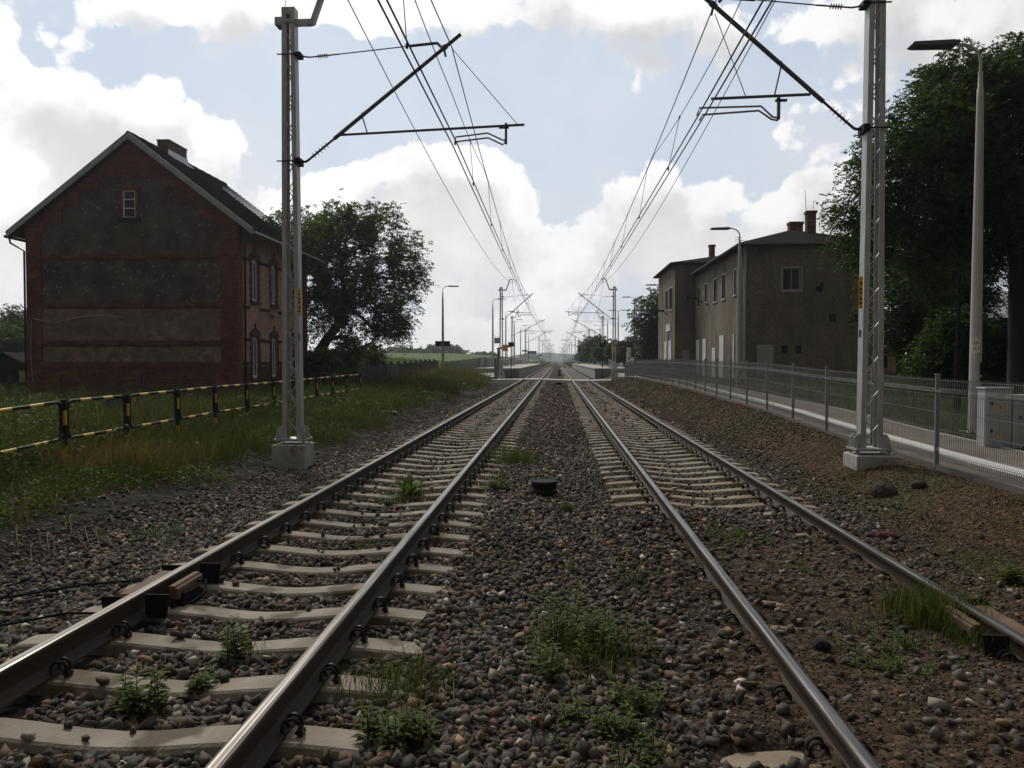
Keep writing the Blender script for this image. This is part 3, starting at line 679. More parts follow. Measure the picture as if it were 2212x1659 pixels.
# ---------------------------------------------------------------- catenary masts (local frame: +x towards the track, z = world height)
def mast_parts(kind, ext, block_h, g0, detail=True):
    """kind 'far' = boom reaching past the wire, 'near' = short boom; ext = extra reach; g0 = ground height"""
    out = {}
    w0, w1, zb, zt = .345, .235, g0 + block_h + .10, 8.12
    b = MB(); dp = .2
    def chan(sg):
        def sec(z, w):
            xo = sg * w / 2; xi = xo - sg * .085; t = .012; h = dp / 2
            return [(xo,-h,z),(xo,h,z),(xi,h,z),(xi,h-t,z),(xo-sg*t,h-t,z),(xo-sg*t,-h+t,z),(xi,-h+t,z),(xi,-h,z)]
        A = sec(zb, w0); B = sec(zt, w1); n = 8
        b.add(A + B, [(i,(i+1)%n,(i+1)%n+n,i+n) for i in range(n)])
    chan(-1); chan(1)
    # zigzag lacing on both faces
    k = 0; z = zb + .12; step = .27; pa = {}
    for face in (-1, 1):
        pts = []; z = zb + .12 + (.0 if face < 0 else .13); sgn = 1 if face < 0 else -1
        while z < zt - .3:
            t = (z - zb) / (zt - zb); hw = (w0 + (w1 - w0) * t) / 2 - .05
            pts.append((sgn * hw, face * (dp/2 - .004), z)); sgn = -sgn; z += step
        b.tube(pts, .012, 5)
    b.box(-w1/2-.003, -dp/2-.003, zt-.12, w1/2+.003, dp/2+.003, zt)
    out['column'] = (b, 'galv')
    b = MB(); b.cbox((0,0,zb-.015), (.58,.44,.03))
    for sx in (-1,1):
        for fy in (-1, 1):
            b.prism([(0,0),(.10,0),(.10,.16),(.05,.22),(0,.22)], lambda u,v,t,sx=sx,fy=fy:(sx*(w0/2+u), fy*(dp/2-.01)+t, zb+v), -.006, .006)
    out['base_plate'] = (b, 'galv')
    for sx in (-1,1):
        for sy in (-1,1):
            b = MB(); b.lathe([(.013,-.11),(.013,-.06),(.034,-.06),(.034,-.03),(.013,-.03),(.013,0),(.034,0),(.034,.035),(.02,.035),(.02,.08)], (sx*.24, sy*.16, zb), 8)
            out['anchor_bolt' + '_' * (sx + 1 + (sy + 1) // 2 + 1)] = (b, 'galv_dark')
    b = MB(); b.frustum((0,0), 0.60,.58,.60,.58, g0-.5, g0+block_h-.015); b.frustum((0,0), .60,.58,.56,.54, g0+block_h-.015, g0+block_h); out['foundation'] = (b, 'concrete')
    e = ext
    # swivel brackets and insulators
    b = MB(); b.box(.10,-.12,5.30,.20,.12,5.42); b.tube([(.17,0,5.36),(.30,0,5.37)], .022, 6); b.tube([(.27,.03,5.36),(.33,.03,5.40),(.33,-.03,5.40),(.27,-.03,5.36)], .012, 5)
    b.box(-.22,-.13,5.345,.14,-.115,5.365); b.box(-.22,.115,5.345,.14,.13,5.365)
    out['lower_bracket'] = (b, 'black'); b = MB()
    b.box(.10,-.1,7.24,.22,.1,7.32); b.tube([(.2,0,7.27),(.36,0,7.25)], .014, 6); b.box(-.2,-.13,7.26,.13,-.115,7.28)
    out['upper_bracket'] = (b, 'black')
    tipu = 3.12 + e if kind == 'far' else 2.78 + e; tipz = 7.60
    A = Vector((.33, 0, 5.40)); T = Vector((tipu, 0, tipz)); D = (T - A).normalized()
    b = MB(); b.tube([A, A + D*.62], .022, 8)
    for i in range(5):
        c = A + D*(.12 + i*.075); b.tube([c, c + D*.006, c + D*.014], [.06,.062,.026], 10)
    out['tube_insulator'] = (b, 'insul'); b = MB()
    c0 = Vector((.36, 0, 7.25)); tu = 2.70 + e if kind == 'far' else 2.35 + e; tz = 7.44
    DT = (Vector((tu,0,tz)) - c0).normalized()
    b.tube([c0, c0 + DT*.55], .014, 8)
    for i in range(5):
        c = c0 + DT*(.16 + i*.04); b.tube([c, c + DT*.005, c + DT*.010], [.045,.046,.02], 10)
    out['rod_insulator'] = (b, 'insul')
    b = MB(); b.tube([A + D*.60, T], .036, 10); cl = A + D*((T-A).length - .38); b.tube([cl - D*.05, cl + D*.05], .052, 8); b.tube([cl + Vector((0,0,-.02)), cl + Vector((.03,0,-.16))], .02, 6)
    out['cantilever_tube'] = (b, 'tube_dark')
    b = MB(); b.tube([c0 + DT*.53, Vector((tu-.5,0,tz-.03))], .010, 6); b.tube([(tu-.5,0,tz-.03),(tu-.1,0,tz+.005),(tu,0,tz+.01),(tu+.06,0,tz-.05)], .026, 7)
    out['tie_rod'] = (b, 'tube_dark')
    # boom and steady arm
    def onT(u): f = (u - A.x) / D.x; return A + D * f
    if kind == 'far':
        u0, u1, ub = .87, 4.27 + e, 3.93 + e; zb0, zb1 = 5.84, 5.97
        arm = [(ub,0,zb1-.27),(ub-.05,0,zb1-.27),(ub-.32,0,zb1-.14),(ub-.9,0,zb1-.20),(ub-.92,0,zb1-.33)]
        arms = [arm, [(p[0], .05, p[2] - (.07 if 0 < i < 4 else 0)) for i, p in enumerate(arm)]]; mu = 2.96 + e
    else:
        u0, u1, ub = .98, 2.52 + e, 1.46 + e; zb0, zb1 = 5.92, 5.88
        arms = [[(ub,0,5.56),(ub+.1,0,5.58),(ub+.28,0,5.75),(ub+1.24,0,5.74),(ub+1.28,0,5.62)], [(ub,.06,5.54),(ub+.1,.06,5.56),(ub+.30,.06,5.70),(ub+1.18,.06,5.65),(ub+1.23,.06,5.56)]]; mu = 2.47 + e
    b = MB(); b.tube([(u0,0,zb0),(u1,0,zb1)], .024, 8)
    q = onT(u0 - .02); b.tube([q, (u0 + .02, 0, zb0)], .02, 6); q2 = onT(u0 + .45); b.tube([q2 + Vector((0,0,.06)), q2, (u0 + .55, 0, zb0 + .01)], .012, 6)
    b.tube([onT(mu) + Vector((0,0,-.12)), (u1 - .12 if kind == 'far' else u1 - .55, 0, zb1)], .007, 5)
    out['boom'] = (b, 'tube_dark')
    b = MB(); b.box(ub-.012,-.03,zb1-.34,ub+.03,.03,zb1+.03); b.box(ub-.12,-.03,zb1-.06,ub+.06,.03,zb1-.03); out['drop_bracket'] = (b, 'tube_dark')
    b = MB()
    for a in arms: b.tube(a, .016, 7)
    out['steady_arm'] = (b, 'galv_dark')
    # horn carrying the feeder wire
    b = MB()
    for sy in (-.045, .045):
        b.prism([(.10,7.82),(.40,7.82),(.46,7.84),(.80,8.78),(1.02,8.78),(1.02,8.84),(.74,8.84),(.40,7.92),(.10,7.92)], lambda u,v,t,sy=sy:(u,sy+t,v), -.008, .008)
    b.box(.30,-.05,7.85,.40,.05,7.87); b.box(.58,-.05,8.3,.62,.05,8.34); b.box(-.2,-.125,7.84,.12,-.11,7.90); b.box(-.24,-.12,7.8,-.11,.12,7.94)
    out['horn_bracket'] = (b, 'galv')
    b = MB(); b.tube([(-.1,0,8.1),(-.02,0,8.55),(.35,0,9.0),(.8,0,8.95),(.98,0,8.84)], .006, 5); b.tube([(.99,0,8.80),(.99,0,8.45)], .012, 6)
    for i in range(5): b.tube([(.99,0,8.72-i*.05),(.99,0,8.70-i*.05)], [.05,.022], 8)
    out['feeder_insulator'] = (b, 'wire')
    return out
MIR = {}
def build_mast(kind, side, ext, block_h, g0, detail=True, loc=(0,0), label='', plate=True):
    r = empty('catenary_mast', (loc[0], loc[1], 0), label, 'catenary mast', 'catenary masts along the railway')
    for nm, (b, m) in mast_parts(kind, ext, block_h, g0).items():
        if side > 0: b.v = [(-x, y, z) for x, y, z in b.v]
        b.build(nm.rstrip('_'), M[m], r, smooth=(nm in ('cantilever_tube','boom','steady_arm','tie_rod')))
    if plate:
        b = MB(); x = .185 if side < 0 else -.185
        b.box(x-.05,-.106,2.55,x+.012,-.1015,3.05); o = b.build('number_plate', M['yellow'], r)
        b = MB()
        for i, z in enumerate((2.62,2.69,2.78,2.84,2.93)): b.box(x-.035,-.109,z,x-.004,-.1065,z+.035)
        b.build('plate_marking', M['black'], o)
        b = MB(); b.box(x-.04,-.1035,2.1,x,-.1015,2.22); b.build('small_plate', M['galv_dark'], r)
    return r
MY = [14.25, 68.7, 113, 161, 214, 266, 318, 371, 424, 478, 532, 586, 640]
ordn = ['nearest','second','third','fourth','fifth','sixth','seventh','eighth','ninth','tenth','eleventh','twelfth','thirteenth']
where_l = ['on a tall concrete block','at the left platform end','behind the left clock','on the far left platform','beyond the left platform']
where_r = ['on a low concrete block','at the right platform end','behind the orange board','on the far right platform','beyond the right platform']
ML = []; MRt = []
for i, y in enumerate(MY):
    ex = 1.55 if i in (2, 3) else 0
    wl = where_l[min(i, 4)]; wr = where_r[min(i, 4)]
    ll = f'{ordn[i]} grey lattice mast along the left track, {wl}'; lr = f'{ordn[i]} grey lattice mast along the right track, {wr}'
    xl = -4.86 - ex; xr = 4.95 + ex; yl = y; yr = y - 1.5 if i == 0 else y
    kl = 'far' if i % 2 == 0 else 'near'; kr = 'near' if i % 2 == 0 else 'far'
    g0 = -.16 if i == 0 else (.1 if i < 2 else (.8 if i < 4 else .1))
    if i < 4 or i in (4, 5):
        a = build_mast(kl, -1, ex, .37 if i == 0 else .25, g0, loc=(xl, yl), label=ll, plate=i < 1)
        c = build_mast(kr, 1, ex, .16 if i == 0 else .25, .10 if i == 0 else g0, loc=(xr, yr), label=lr, plate=i < 1)
        ML.append(a); MRt.append(c)
    else:
        a = copy_tree(ML[4 + (i % 2)]); a.location.y = yl; tag(a, ll)
        c = copy_tree(MRt[4 + (i % 2)]); c.location.y = yr; tag(c, lr)
# ---------------------------------------------------------------- overhead wires
def xcon(side, i):   # contact wire stagger at support i
    far = (i % 2 == 0) if side < 0 else (i % 2 == 1)
    u = 3.02 if far else 2.70
    base = 4.86 if side < 0 else 4.95
    return (u - base) * (1 if side < 0 else -1) if side < 0 else (base - u)
def xmes(side, i):
    far = (i % 2 == 0) if side < 0 else (i % 2 == 1)
    u = 2.96 if far else 2.47
    base = 4.86 if side < 0 else 4.95
    return -(base - u) if side < 0 else (base - u)
SUP = [-38.0] + [y for y in MY] + [694, 748]
def wires(side):
    nm = 'left' if side < 0 else 'right'
    sup = [SUP[0]] + [(y - 1.5 if (side > 0 and k == 0) else y) for k, y in enumerate(MY)] + [694, 748]
    idx = list(range(-1, len(sup) - 1))
    def at(y, f):
        for a in range(len(sup)-1):
            if y <= sup[a+1]: break
        t = (y - sup[a]) / (sup[a+1] - sup[a]); return a, t, f(side, idx[a]) * (1-t) + f(side, idx[a+1]) * t
    def zc(y):
        a, t, _ = at(y, xcon); return (5.66 if side < 0 else 5.60) - .05 * 4*t*(1-t)
    def zm(y):
        a, t, _ = at(y, xmes); return 7.38 - 1.0 * 4*t*(1-t)
    ysf = sorted(set([round(v, 2) for v in np.concatenate([np.arange(-38, 75, 2.0), np.arange(75, 748, 8.0), sup])]))
    for k, off in enumerate((-.03, .05)):
        b = MB(); b.tube([(at(y, xcon)[2] + off * (1 if side > 0 else -1), y, zc(y) - (.03 if k else 0)) for y in ysf], .012, 5)
        o = b.build('contact_wire', M['wire']); tag(o, f'{"inner" if k else "outer"} contact wire of the twin pair above the {nm} track', 'overhead wire', 'overhead wires')
    b = MB(); b.tube([(at(y, xmes)[2], y, zm(y)) for y in ysf], .0105, 5)
    o = b.build('messenger_wire', M['wire']); tag(o, f'sagging messenger wire carrying droppers above the {nm} track', 'overhead wire', 'overhead wires')
    rest = MB(); nd = 0
    for a in range(len(sup)-1):
        # stitch wire under each support
        s = sup[a+1]
        if s < 300:
            d = 8.5
            b = MB()
            zz = lambda q: zm(s + q)
            pts = [(at(s+q, xmes)[2] * (1-abs(q)/d*0) , s+q, min(zz(q) - .02, 6.55 + .45*(abs(q)/d)**2 if abs(q) < d*.98 else zz(q))) for q in np.linspace(-d, d, 13)]
            b.tube(pts, .0075, 5); b.build('stitch_wire', M['wire'], o)
        for t in np.arange(.06, .99, .095):
            y = sup[a] + (sup[a+1] - sup[a]) * t
            if y > 330: continue
            near = min(abs(y - q) for q in sup)
            ztop = zm(y) if near > 8 else min(zm(y), 6.55 + .45*(near/8.5)**2)
            seg = [(at(y, xmes)[2], y, ztop), (at(y, xcon)[2], y, zc(y))]
            if y < 75 and y > 5:
                b = MB(); b.tube(seg, .006, 4); b.cbox(seg[0], (.03,.03,.05)); b.cbox(seg[1], (.03,.03,.06)); b.build('dropper', M['wire'], o)
            else: rest.tube(seg, .0045, 4, cap=False)
    q = rest.build('dropper', M['wire'], o); tag(q, 'distant droppers of the messenger wire', kind='stuff')
    # feeder wire on the horns
    b = MB(); pts = []
    hx = -3.87 if side < 0 else 3.96
    for y in ysf:
        a, t, _ = at(y, xcon)
        def hxx(i): return (hx - (1.55 if i in (2,3) else 0)) if side < 0 else (hx + (1.55 if i in (2,3) else 0))
        x = hxx(idx[a]) * (1-t) + hxx(idx[a+1]) * t
        pts.append((x, y, 8.42 - .9 * 4*t*(1-t)))
    b.tube(pts, .0105, 5); o = b.build('feeder_wire', M['wire']); tag(o, f'single feeder wire strung from horn to horn on the {nm} masts', 'overhead wire', 'overhead wires')
wires(-1); wires(1)
# ---------------------------------------------------------------- platform and path lamps
def lamp(loc, top, heads, label, r0=.135, r1=.07, name='street_lamp', extra=None, hat=.96, grp='grey street lamps along the railway'):
    x, y, z = loc; Ht = top - z
    r = empty(name, loc, label, 'street lamp', grp)
    b = MB(); b.lathe([(r0,0),(r0*.98,.5),(r0*.80,Ht*.45),(r1*1.1,Ht-1.25),(r1,Ht-.95),(r1*.78,Ht-.93),(r1*.74,Ht-.60)], n=18); b.build('pole', M['lamp_pole'], r, smooth=True)
    b = MB(); b.cbox((0,0,.0), (.42,.42,.07)); b.build('base_plate', M['concrete'], r)
    for s in heads:
        b = MB(); pts = [(0,0,Ht-.62)] + [(s*.42*(1-math.cos(t)), 0, Ht-.40+.36*math.sin(t)) for t in np.linspace(.1, math.pi/2, 7)] + [(s*.52,0,Ht-.035)]
        b.tube(pts, .030, 10); b.build('arm', M['lamp_pole'], r, smooth=True)
        b = MB(); b.prism([(0,-.02),(.04,-.05),(.12,-.06),(.86,-.055),(hat,-.03),(hat-.04,.02),(.12,.045),(0,.03)], lambda u,v,t,s=s:(s*(.48+u),t,Ht-.03+v), -.15, .15)
        b.build('lamp_head', M['lamp_head'], r)
    return r
l1 = lamp((8.72, 16.95, .22), 8.30, [-1], 'nearest grey street lamp, on the right behind the mesh fence beside the cabinets', r0=.125, r1=.062)
b = MB()
for z, h in ((1.35,.26),(1.12,.09),(.78,.10)): b.cbox((.055,-.118,z), (.045,.012,h))
b.build('hatch', M['black'], l1)
lamp((8.95, 39.4, .45), 8.25, [-1], 'single arm grey street lamp in front of the stucco station house corner')
lamp((9.0, 68.3, .35), 8.25, [-1, 1], 'nearest double arm street lamp, beside the far wing of the station house')
def platlamp(side, k, y):
    x = 8.75 if side > 0 else -7.5
    return lamp((x, y, .85), 8.95, [-1, 1] if side > 0 else [1], (f'{ordn[k+1]} double arm street lamp standing on the right platform' if side > 0 else f'{ordn[k+1]} single arm street lamp standing on the left platform').replace('second','first'), r0=.12)
PL = {}
for k, y in enumerate((90, 113.5, 137, 161, 184, 207)):
    PL[(1, k)] = platlamp(1, k, y); PL[(-1, k)] = platlamp(-1, k, y + 2)
for o in (PL[(1,1)],): pass
def txt_mesh(s, size, m, parent, loc, rot=(math.pi/2,0,0), name='lettering', align='CENTER', ext=.002, sx=1):
    cu = bpy.data.curves.new(name, 'FONT'); cu.body = s; cu.size = size; cu.align_x = align; cu.align_y = 'CENTER'; cu.extrude = ext; cu.resolution_u = 2
    t = bpy.data.objects.new(name, cu); COL.objects.link(t)
    dg = bpy.context.evaluated_depsgraph_get(); me = bpy.data.meshes.new_from_object(t.evaluated_get(dg)); bpy.data.objects.remove(t); bpy.data.curves.remove(cu)
    me.materials.clear(); me.materials.append(m)
    o = bpy.data.objects.new(name, me); COL.objects.link(o); o.parent = parent; o.location = loc; o.rotation_euler = rot; o.scale.x = sx
    return o
# label plate on the nearest lamp pole
b = MB(); b.cbox((-.06,-.132,1.82), (.15,.006,.27)); lp = b.build('label_plate', M['white'], l1)
txt_mesh('LK', .105, M['black'], lp, (-.055,-.137,1.885)); txt_mesh('/17', .105, M['black'], lp, (-.055,-.137,1.765))
# left lamp with the blue signs, standing in the grass
ll = lamp((-9.97, 68.5, .35), 8.25, [1], 'grey street lamp in the left grass bank with a blue sign on its pole')
b = MB(); b.cbox((0,-.14,2.85), (1.32,.04,.46)); sg = b.build('blue_sign', M['blue']); sg.location = ll.location; tag(sg, 'dark blue rectangular sign fixed across the left lamp pole in the grass', 'sign')
b = MB(); b.cbox((0,-.165,2.85), (.17,.01,.46)); b.build('clamp', M['galv_dark'], sg)
# ---------------------------------------------------------------- right mesh fence
def mesh_panel_mb(Lp, h, pitch=.05, wr=.0028, bends=True):
    """panel in the YZ plane, starts at y=0; V folds near the top and bottom"""
    b = MB(); 
    zs = [0,.10,.15,.20,.55,.60,.65,h-.25,h-.2,h-.15,h] if bends else [0,h]
    def off(z):
        if not bends: return 0
        for c in (.15, h-.2):
            if abs(z-c) < .001: return -.045
        return 0
    zz = [0,.10,.15,.20,h-.25,h-.2,h-.15,h] if bends else [0,h]
    n = int(Lp / pitch)
    for i in range(n + 1):
        y = i * Lp / n
        vs = []
        for z in zz:
            x = off(z); vs += [(x-wr,y-wr,z),(x+wr,y-wr,z),(x+wr,y+wr,z),(x-wr,y+wr,z)]
        fs = []
        for k in range(len(zz)-1):
            for j in range(4): l = (j+1)%4; fs.append((k*4+j,k*4+l,(k+1)*4+l,(k+1)*4+j))
        b.add(vs, fs)
    for z in (.02,.10,.20,.46,.72,h-.25,h-.15,h-.03):
        if z > h: continue
        b.box(-.0035,0,z-.0035,.0035,Lp,z+.0035)
    b.box(-.045-.0035,0,h-.2-.003,-.045+.0035,Lp,h-.2+.003)
    return b
M['mesh'] = mat('mesh_wire', (.24,.25,.245), (.17,.18,.175), .5, metal=.3, scale=30)
fr = empty('mesh_fence', (5.68, 0, 0), 'long galvanised wire mesh fence along the right footpath', 'fence')
pn = mesh_panel_mb(2.44, 1.22).build('mesh_panel', M['mesh']); pdata = pn.data; bpy.data.objects.remove(pn)
pb = MB(); pb.box(-.03,-.02,0,.03,.02,1.40); pb.box(-.034,-.024,1.40,.034,.024,1.42); pq = pb.build('post', M['fence']); qdata = pq.data; bpy.data.objects.remove(pq)
M['gravel_board'] = mat('old_gravel_board', (.15,.135,.115), (.10,.088,.075), .9, scale=3)
kb = MB(); kb.box(-.025,.0,-.20,.025,2.46,.07); kq = kb.build('gravel_board', M['gravel_board']); kdata = kq.data; bpy.data.objects.remove(kq)
def inst(name, data, parent, loc, rz=0):
    o = bpy.data.objects.new(name, data); COL.objects.link(o); o.parent = parent; o.location = loc; o.rotation_euler.z = rz; return o
for k in range(-6, 25):
    y = 12.1 + 2.5 * k; xa_, xb_ = float(XP(y)), float(XP(y + 2.5)); za_, zb_ = float(ZP(y)), float(ZP(y + 2.5)); zz_ = za_ - .01
    inst('post', qdata, fr, (xa_, y, zz_))
    if k < 24:
        rz_ = -math.atan2(xb_ - xa_, 2.5); rx_ = math.atan2(zb_ - za_, 2.5)
        o = inst('mesh_panel', pdata, fr, (xa_, y + .03, zz_ + .13), rz_); o.rotation_euler.x = rx_
        o = inst('gravel_board', kdata, fr, (xa_, y + .02, zz_), rz_); o.rotation_euler.x = rx_
# fence end gate post and the ramp railing
b = MB()
for k in range(9):
    y = 72.6 + 1.5*k; b.box(5.5,y-.03,.2,5.56,y+.03,1.35 + .06*k)
b.tube([(5.53,72.6,1.35),(5.53,84.6,1.83)], .025, 6); b.tube([(5.53,72.6,.9),(5.53,84.6,1.38)], .02, 6); b.tube([(5.53,72.6,1.12),(5.53,84.6,1.6)], .015, 6)
o = b.build('ramp_railing', M['galv_dark']); tag(o, 'grey tubular railing along the ramp up to the right platform', 'railing')
# left mesh fences: slanted run from the lamp, then along the back of the platform
def far_fence(p0, p1, z0, z1, h, label, step=2.5):
    p0 = Vector(p0); p1 = Vector(p1); L_ = (p1 - p0).length; n = max(1, round(L_ / step)); a = math.atan2(-(p1.x-p0.x), (p1.y-p0.y))
    f = empty('mesh_fence', (p0.x, p0.y, 0), label, 'fence')
    pb = MB(); pb.box(-.03,-.02,-.3,.03,.02,h+.05); o = pb.build('post', M['fence']); pd = o.data; bpy.data.objects.remove(o)
    q = mesh_panel_mb(L_/n, h, pitch=.05, bends=False, wr=.0035).build('mesh_panel', M['mesh']); qd = q.data; bpy.data.objects.remove(q)
    for k in range(n + 1):
        t = k / n; c = p0.lerp(p1, t); z = z0 + (z1 - z0) * t
        inst('post', pd, f, (c.x - p0.x, c.y - p0.y, z), a)
        if k < n: inst('mesh_panel', qd, f, (c.x - p0.x, c.y - p0.y, z), a)
    return f
far_fence((-9.9, 69.5), (-8.1, 90), .40, .86, 1.25, 'grey mesh fence slanting from the left lamp up to the left platform')
far_fence((-5.6, 70.5), (-5.6, 80), .15, .35, 1.35, 'short grey mesh fence between the crossing and the left platform')
# ---------------------------------------------------------------- platforms
M['plat_wall'] = mat('platform_wall', (.33,.32,.31), (.24,.23,.225), .85, scale=1.5, obj=False)
M['plat_top'] = mat('platform_paving', (.44,.42,.37), (.36,.34,.30), .8, scale=1.2, obj=False)
M['fence_sheet'] = mat('grey_sheet', (.19,.205,.215), (.14,.15,.16), .6, scale=1, obj=False)
for sd, nm in ((-1, 'left'), (1, 'right')):
    pf = empty('platform', (sd * 3.72, 78.8, 0), f'long raised concrete {nm} platform with pale paved top', 'railway platform', 'station platforms')
    def X(v): return sd * v - sd * 3.72
    b = MB(); b.box(X(3.78), 0, -.3, X(8.3), 117, .86); b.build('platform_wall', M['plat_wall'], pf)
    b = MB(); 
    for k in range(78): b.box(X(3.72), k*1.5, .86, X(8.3), k*1.5+1.49, .955)
    b.build('platform_top', M['plat_top'], pf)
    b = MB(); b.box(X(4.6), -.02, .957, X(4.8), 117, .960); b.build('edge_stripe', M['white'], pf)
    b = MB(); b.box(X(4.35), -.35, .25, X(4.75), -.002, .80); b.build('junction_box', M['galv_dark'], pf)
    # back fence of the platform
    ff = empty('platform_fence', (sd*8.2, 84, .95), f'tall grey fence closing the back of the {nm} platform', 'fence', 'platform back fences')
    for k in range(44 if sd < 0 else 46):
        b = MB(); b.box(-.02, k*2.5, 0, .02, k*2.5+2.44, 1.12); b.build('fence_panel', M['fence_sheet'], ff)
        b = MB(); b.box(-.035, k*2.5-.03, -.2, .035, k*2.5+.03, 1.2); b.build('post', M['fence'], ff)
# ramps from the ground to the platforms
for sd, nm in ((-1, 'left'), (1, 'right')):
    x0, x1 = (5.75, 8.0)
    b = MB(); a, c = sd*x0, sd*x1
    b.add([(a,73,.05),(c,73,.05),(c,86,.05),(a,86,.05),(a,73,.19),(c,73,.19),(c,86,.93),(a,86,.93)], [(0,3,2,1),(4,5,6,7),(0,1,5,4),(1,2,6,5),(2,3,7,6),(3,0,4,7)])
    o = b.build('access_ramp', M['plat_wall']); tag(o, f'concrete ramp climbing to the {nm} platform', 'ramp')
# pedestrian crossing of the tracks
cr = empty('track_crossing', (0, 67.2, 0), 'pale concrete pedestrian crossing laid across both tracks', 'level crossing')
segs = [(-6.4,-2.91,.10,.16),(-2.74,-1.40,.17,.17),(-1.23,1.22,.16,.08),(1.39,2.73,.07,.07),(2.90,5.6,.07,.12)]
for (xa, xb, za, zb_) in segs:
    b = MB(); b.add([(xa,-.9,-.25),(xb,-.9,-.25),(xb,.9,-.25),(xa,.9,-.25),(xa,-.9,za),(xb,-.9,zb_),(xb,.9,zb_),(xa,.9,za)], [(0,3,2,1),(4,5,6,7),(0,1,5,4),(1,2,6,5),(2,3,7,6),(3,0,4,7)])
    b.build('crossing_slab', M['white'], cr)
b = MB(); b.box(-5.4, 60.2, -.05, -4.5, 60.8, .05); o = b.build('concrete_slab', M['concrete']); tag(o, 'small loose concrete slab lying before the left end of the crossing', 'slab')
# signs, clocks, shelters on the platforms
def clock(x, y, px_, side, label):
    c = empty('station_clock', (x, y, 4.05), label, 'clock', 'platform clocks')
    b = MB(); b.cbox((0,0,0), (.64,.16,.64)); b.build('clock_case', M['galv_dark'], c)
    b = MB(); b.lathe([(.27,0),(.27,.01)], n=24); b.v = [(vx, -vz - .081, vy) for vx, vy, vz in b.v]; b.build('clock_face', M['board'], c)
    b = MB(); b.add([(-.2,-.097,.06),(.02,-.097,-.015),(.02,-.097,.02)], [(0,1,2)]); b.add([(-.17,-.097,-.09),(.02,-.097,.015),(.01,-.097,-.025)], [(0,1,2)]); b.build('clock_hands', M['black'], c)
    b = MB(); b.tube([(-.4,0,.42),(.46 if side > 0 else .4,0,.42)], .02, 6); b.tube([(-.18,0,.42),(-.18,0,.32)], .015, 6); b.tube([(.18,0,.42),(.18,0,.32)], .015, 6); b.tube([(.1 if side>0 else -.1,0,.44),(side*.45,0,.85)], .012, 6); b.build('clock_bracket', M['galv_dark'], c)
    return c
clock(8.75 - .5, 89.8, 0, 1, 'square grey clock hanging from the first double lamp on the right platform')
clock(-7.5 + .5, 91.8, 0, -1, 'square grey clock hanging from the first lamp on the left platform')
def board(name, x, y, z, w, h, m, label, posts=True, gz=.95, texts=None, t=.06, cat='sign', post_m='galv_dark', px0=None):
    s = empty(name, (x, y, gz), label, cat)
    b = MB(); b.cbox((0, 0, z - gz), (w, t, h)); b.build('sign_panel', M[m], s)
    if posts:
        for q in (px0 or ([-w/2+.03, w/2-.03] if w > 1 else [0])):
            b = MB(); b.tube([(q, .05, 0), (q, .05, z - gz + h/2 - .02)], .035, 6); b.build('post', M[post_m], s)
    for (st, sz, dx, dz) in (texts or []): txt_mesh(st, sz, M['white'], s, (dx, -t/2 - .004, z - gz + dz))
    return s
board('station_sign', 5.0, 150, 3.35, 1.9, .55, 'blue', 'dark blue station name board on two posts, far along the right platform', texts=[('Tworków', .36, 0, 0)])
board('station_sign', -4.75, 150, 3.28, 1.75, .48, 'blue', 'dark blue station name board at the far end of the left platform', texts=[('Tworków', .32, 0, 0)], px0=[-.8])
board('direction_sign', -6.2, 152, 3.6, 1.0, .30, 'black', 'small dark sign just left of the left platform name board', texts=[('peron 2', .18, 0, 0)])
board('direction_sign', 6.55, 120, 3.0, .85, .48, 'blue', 'small blue sign between the name board and the shelter on the right platform', texts=[('peron', .2, .1, 0)])
board('platform_sign', 8.15, 89.5, 3.55, 1.0, .44, 'blue', 'blue sign with a white number 1 below the right platform clock', posts=False, texts=[('peron', .17, -.12, .06), ('1', .38, .36, 0)])
board('timetable_board', 6.75, 93.6, 3.05, .62, .78, 'orange', 'orange timetable board seen behind the second mast on the right platform', texts=[])
board('timetable_board', -6.25, 95.6, 3.25, .60, .78, 'orange', 'orange timetable board seen beside the second mast on the left platform')
board('stop_board', 4.35, 76, 3.22, .56, .36, 'black', 'black rectangular board on a dark pole at the right platform end', gz=.0, texts=[('1', .22, 0, 0)], post_m='black')
board('stop_board', -4.42, 76, 3.32, .56, .36, 'black', 'black rectangular board on a dark pole at the left platform end', gz=.0, texts=[('2', .22, .12, 0)], post_m='black')
board('stop_board', -3.9, 187, 2.9, .5, .34, 'black', 'tiny dark board on a thin pole beyond the left name board', gz=.0, post_m='black')
b_ = empty('information_post', (7.65, 84.5, .95), 'white upright information pillar before the right platform fence', 'pillar')
b = MB(); b.box(-.22,-.1,0,.22,.1,2.15); b.build('pillar_body', M['white'], b_, bevel=.02); b = MB(); b.box(-.14,-.112,.75,.14,-.102,1.25); b.build('notice', M['board'], b_)
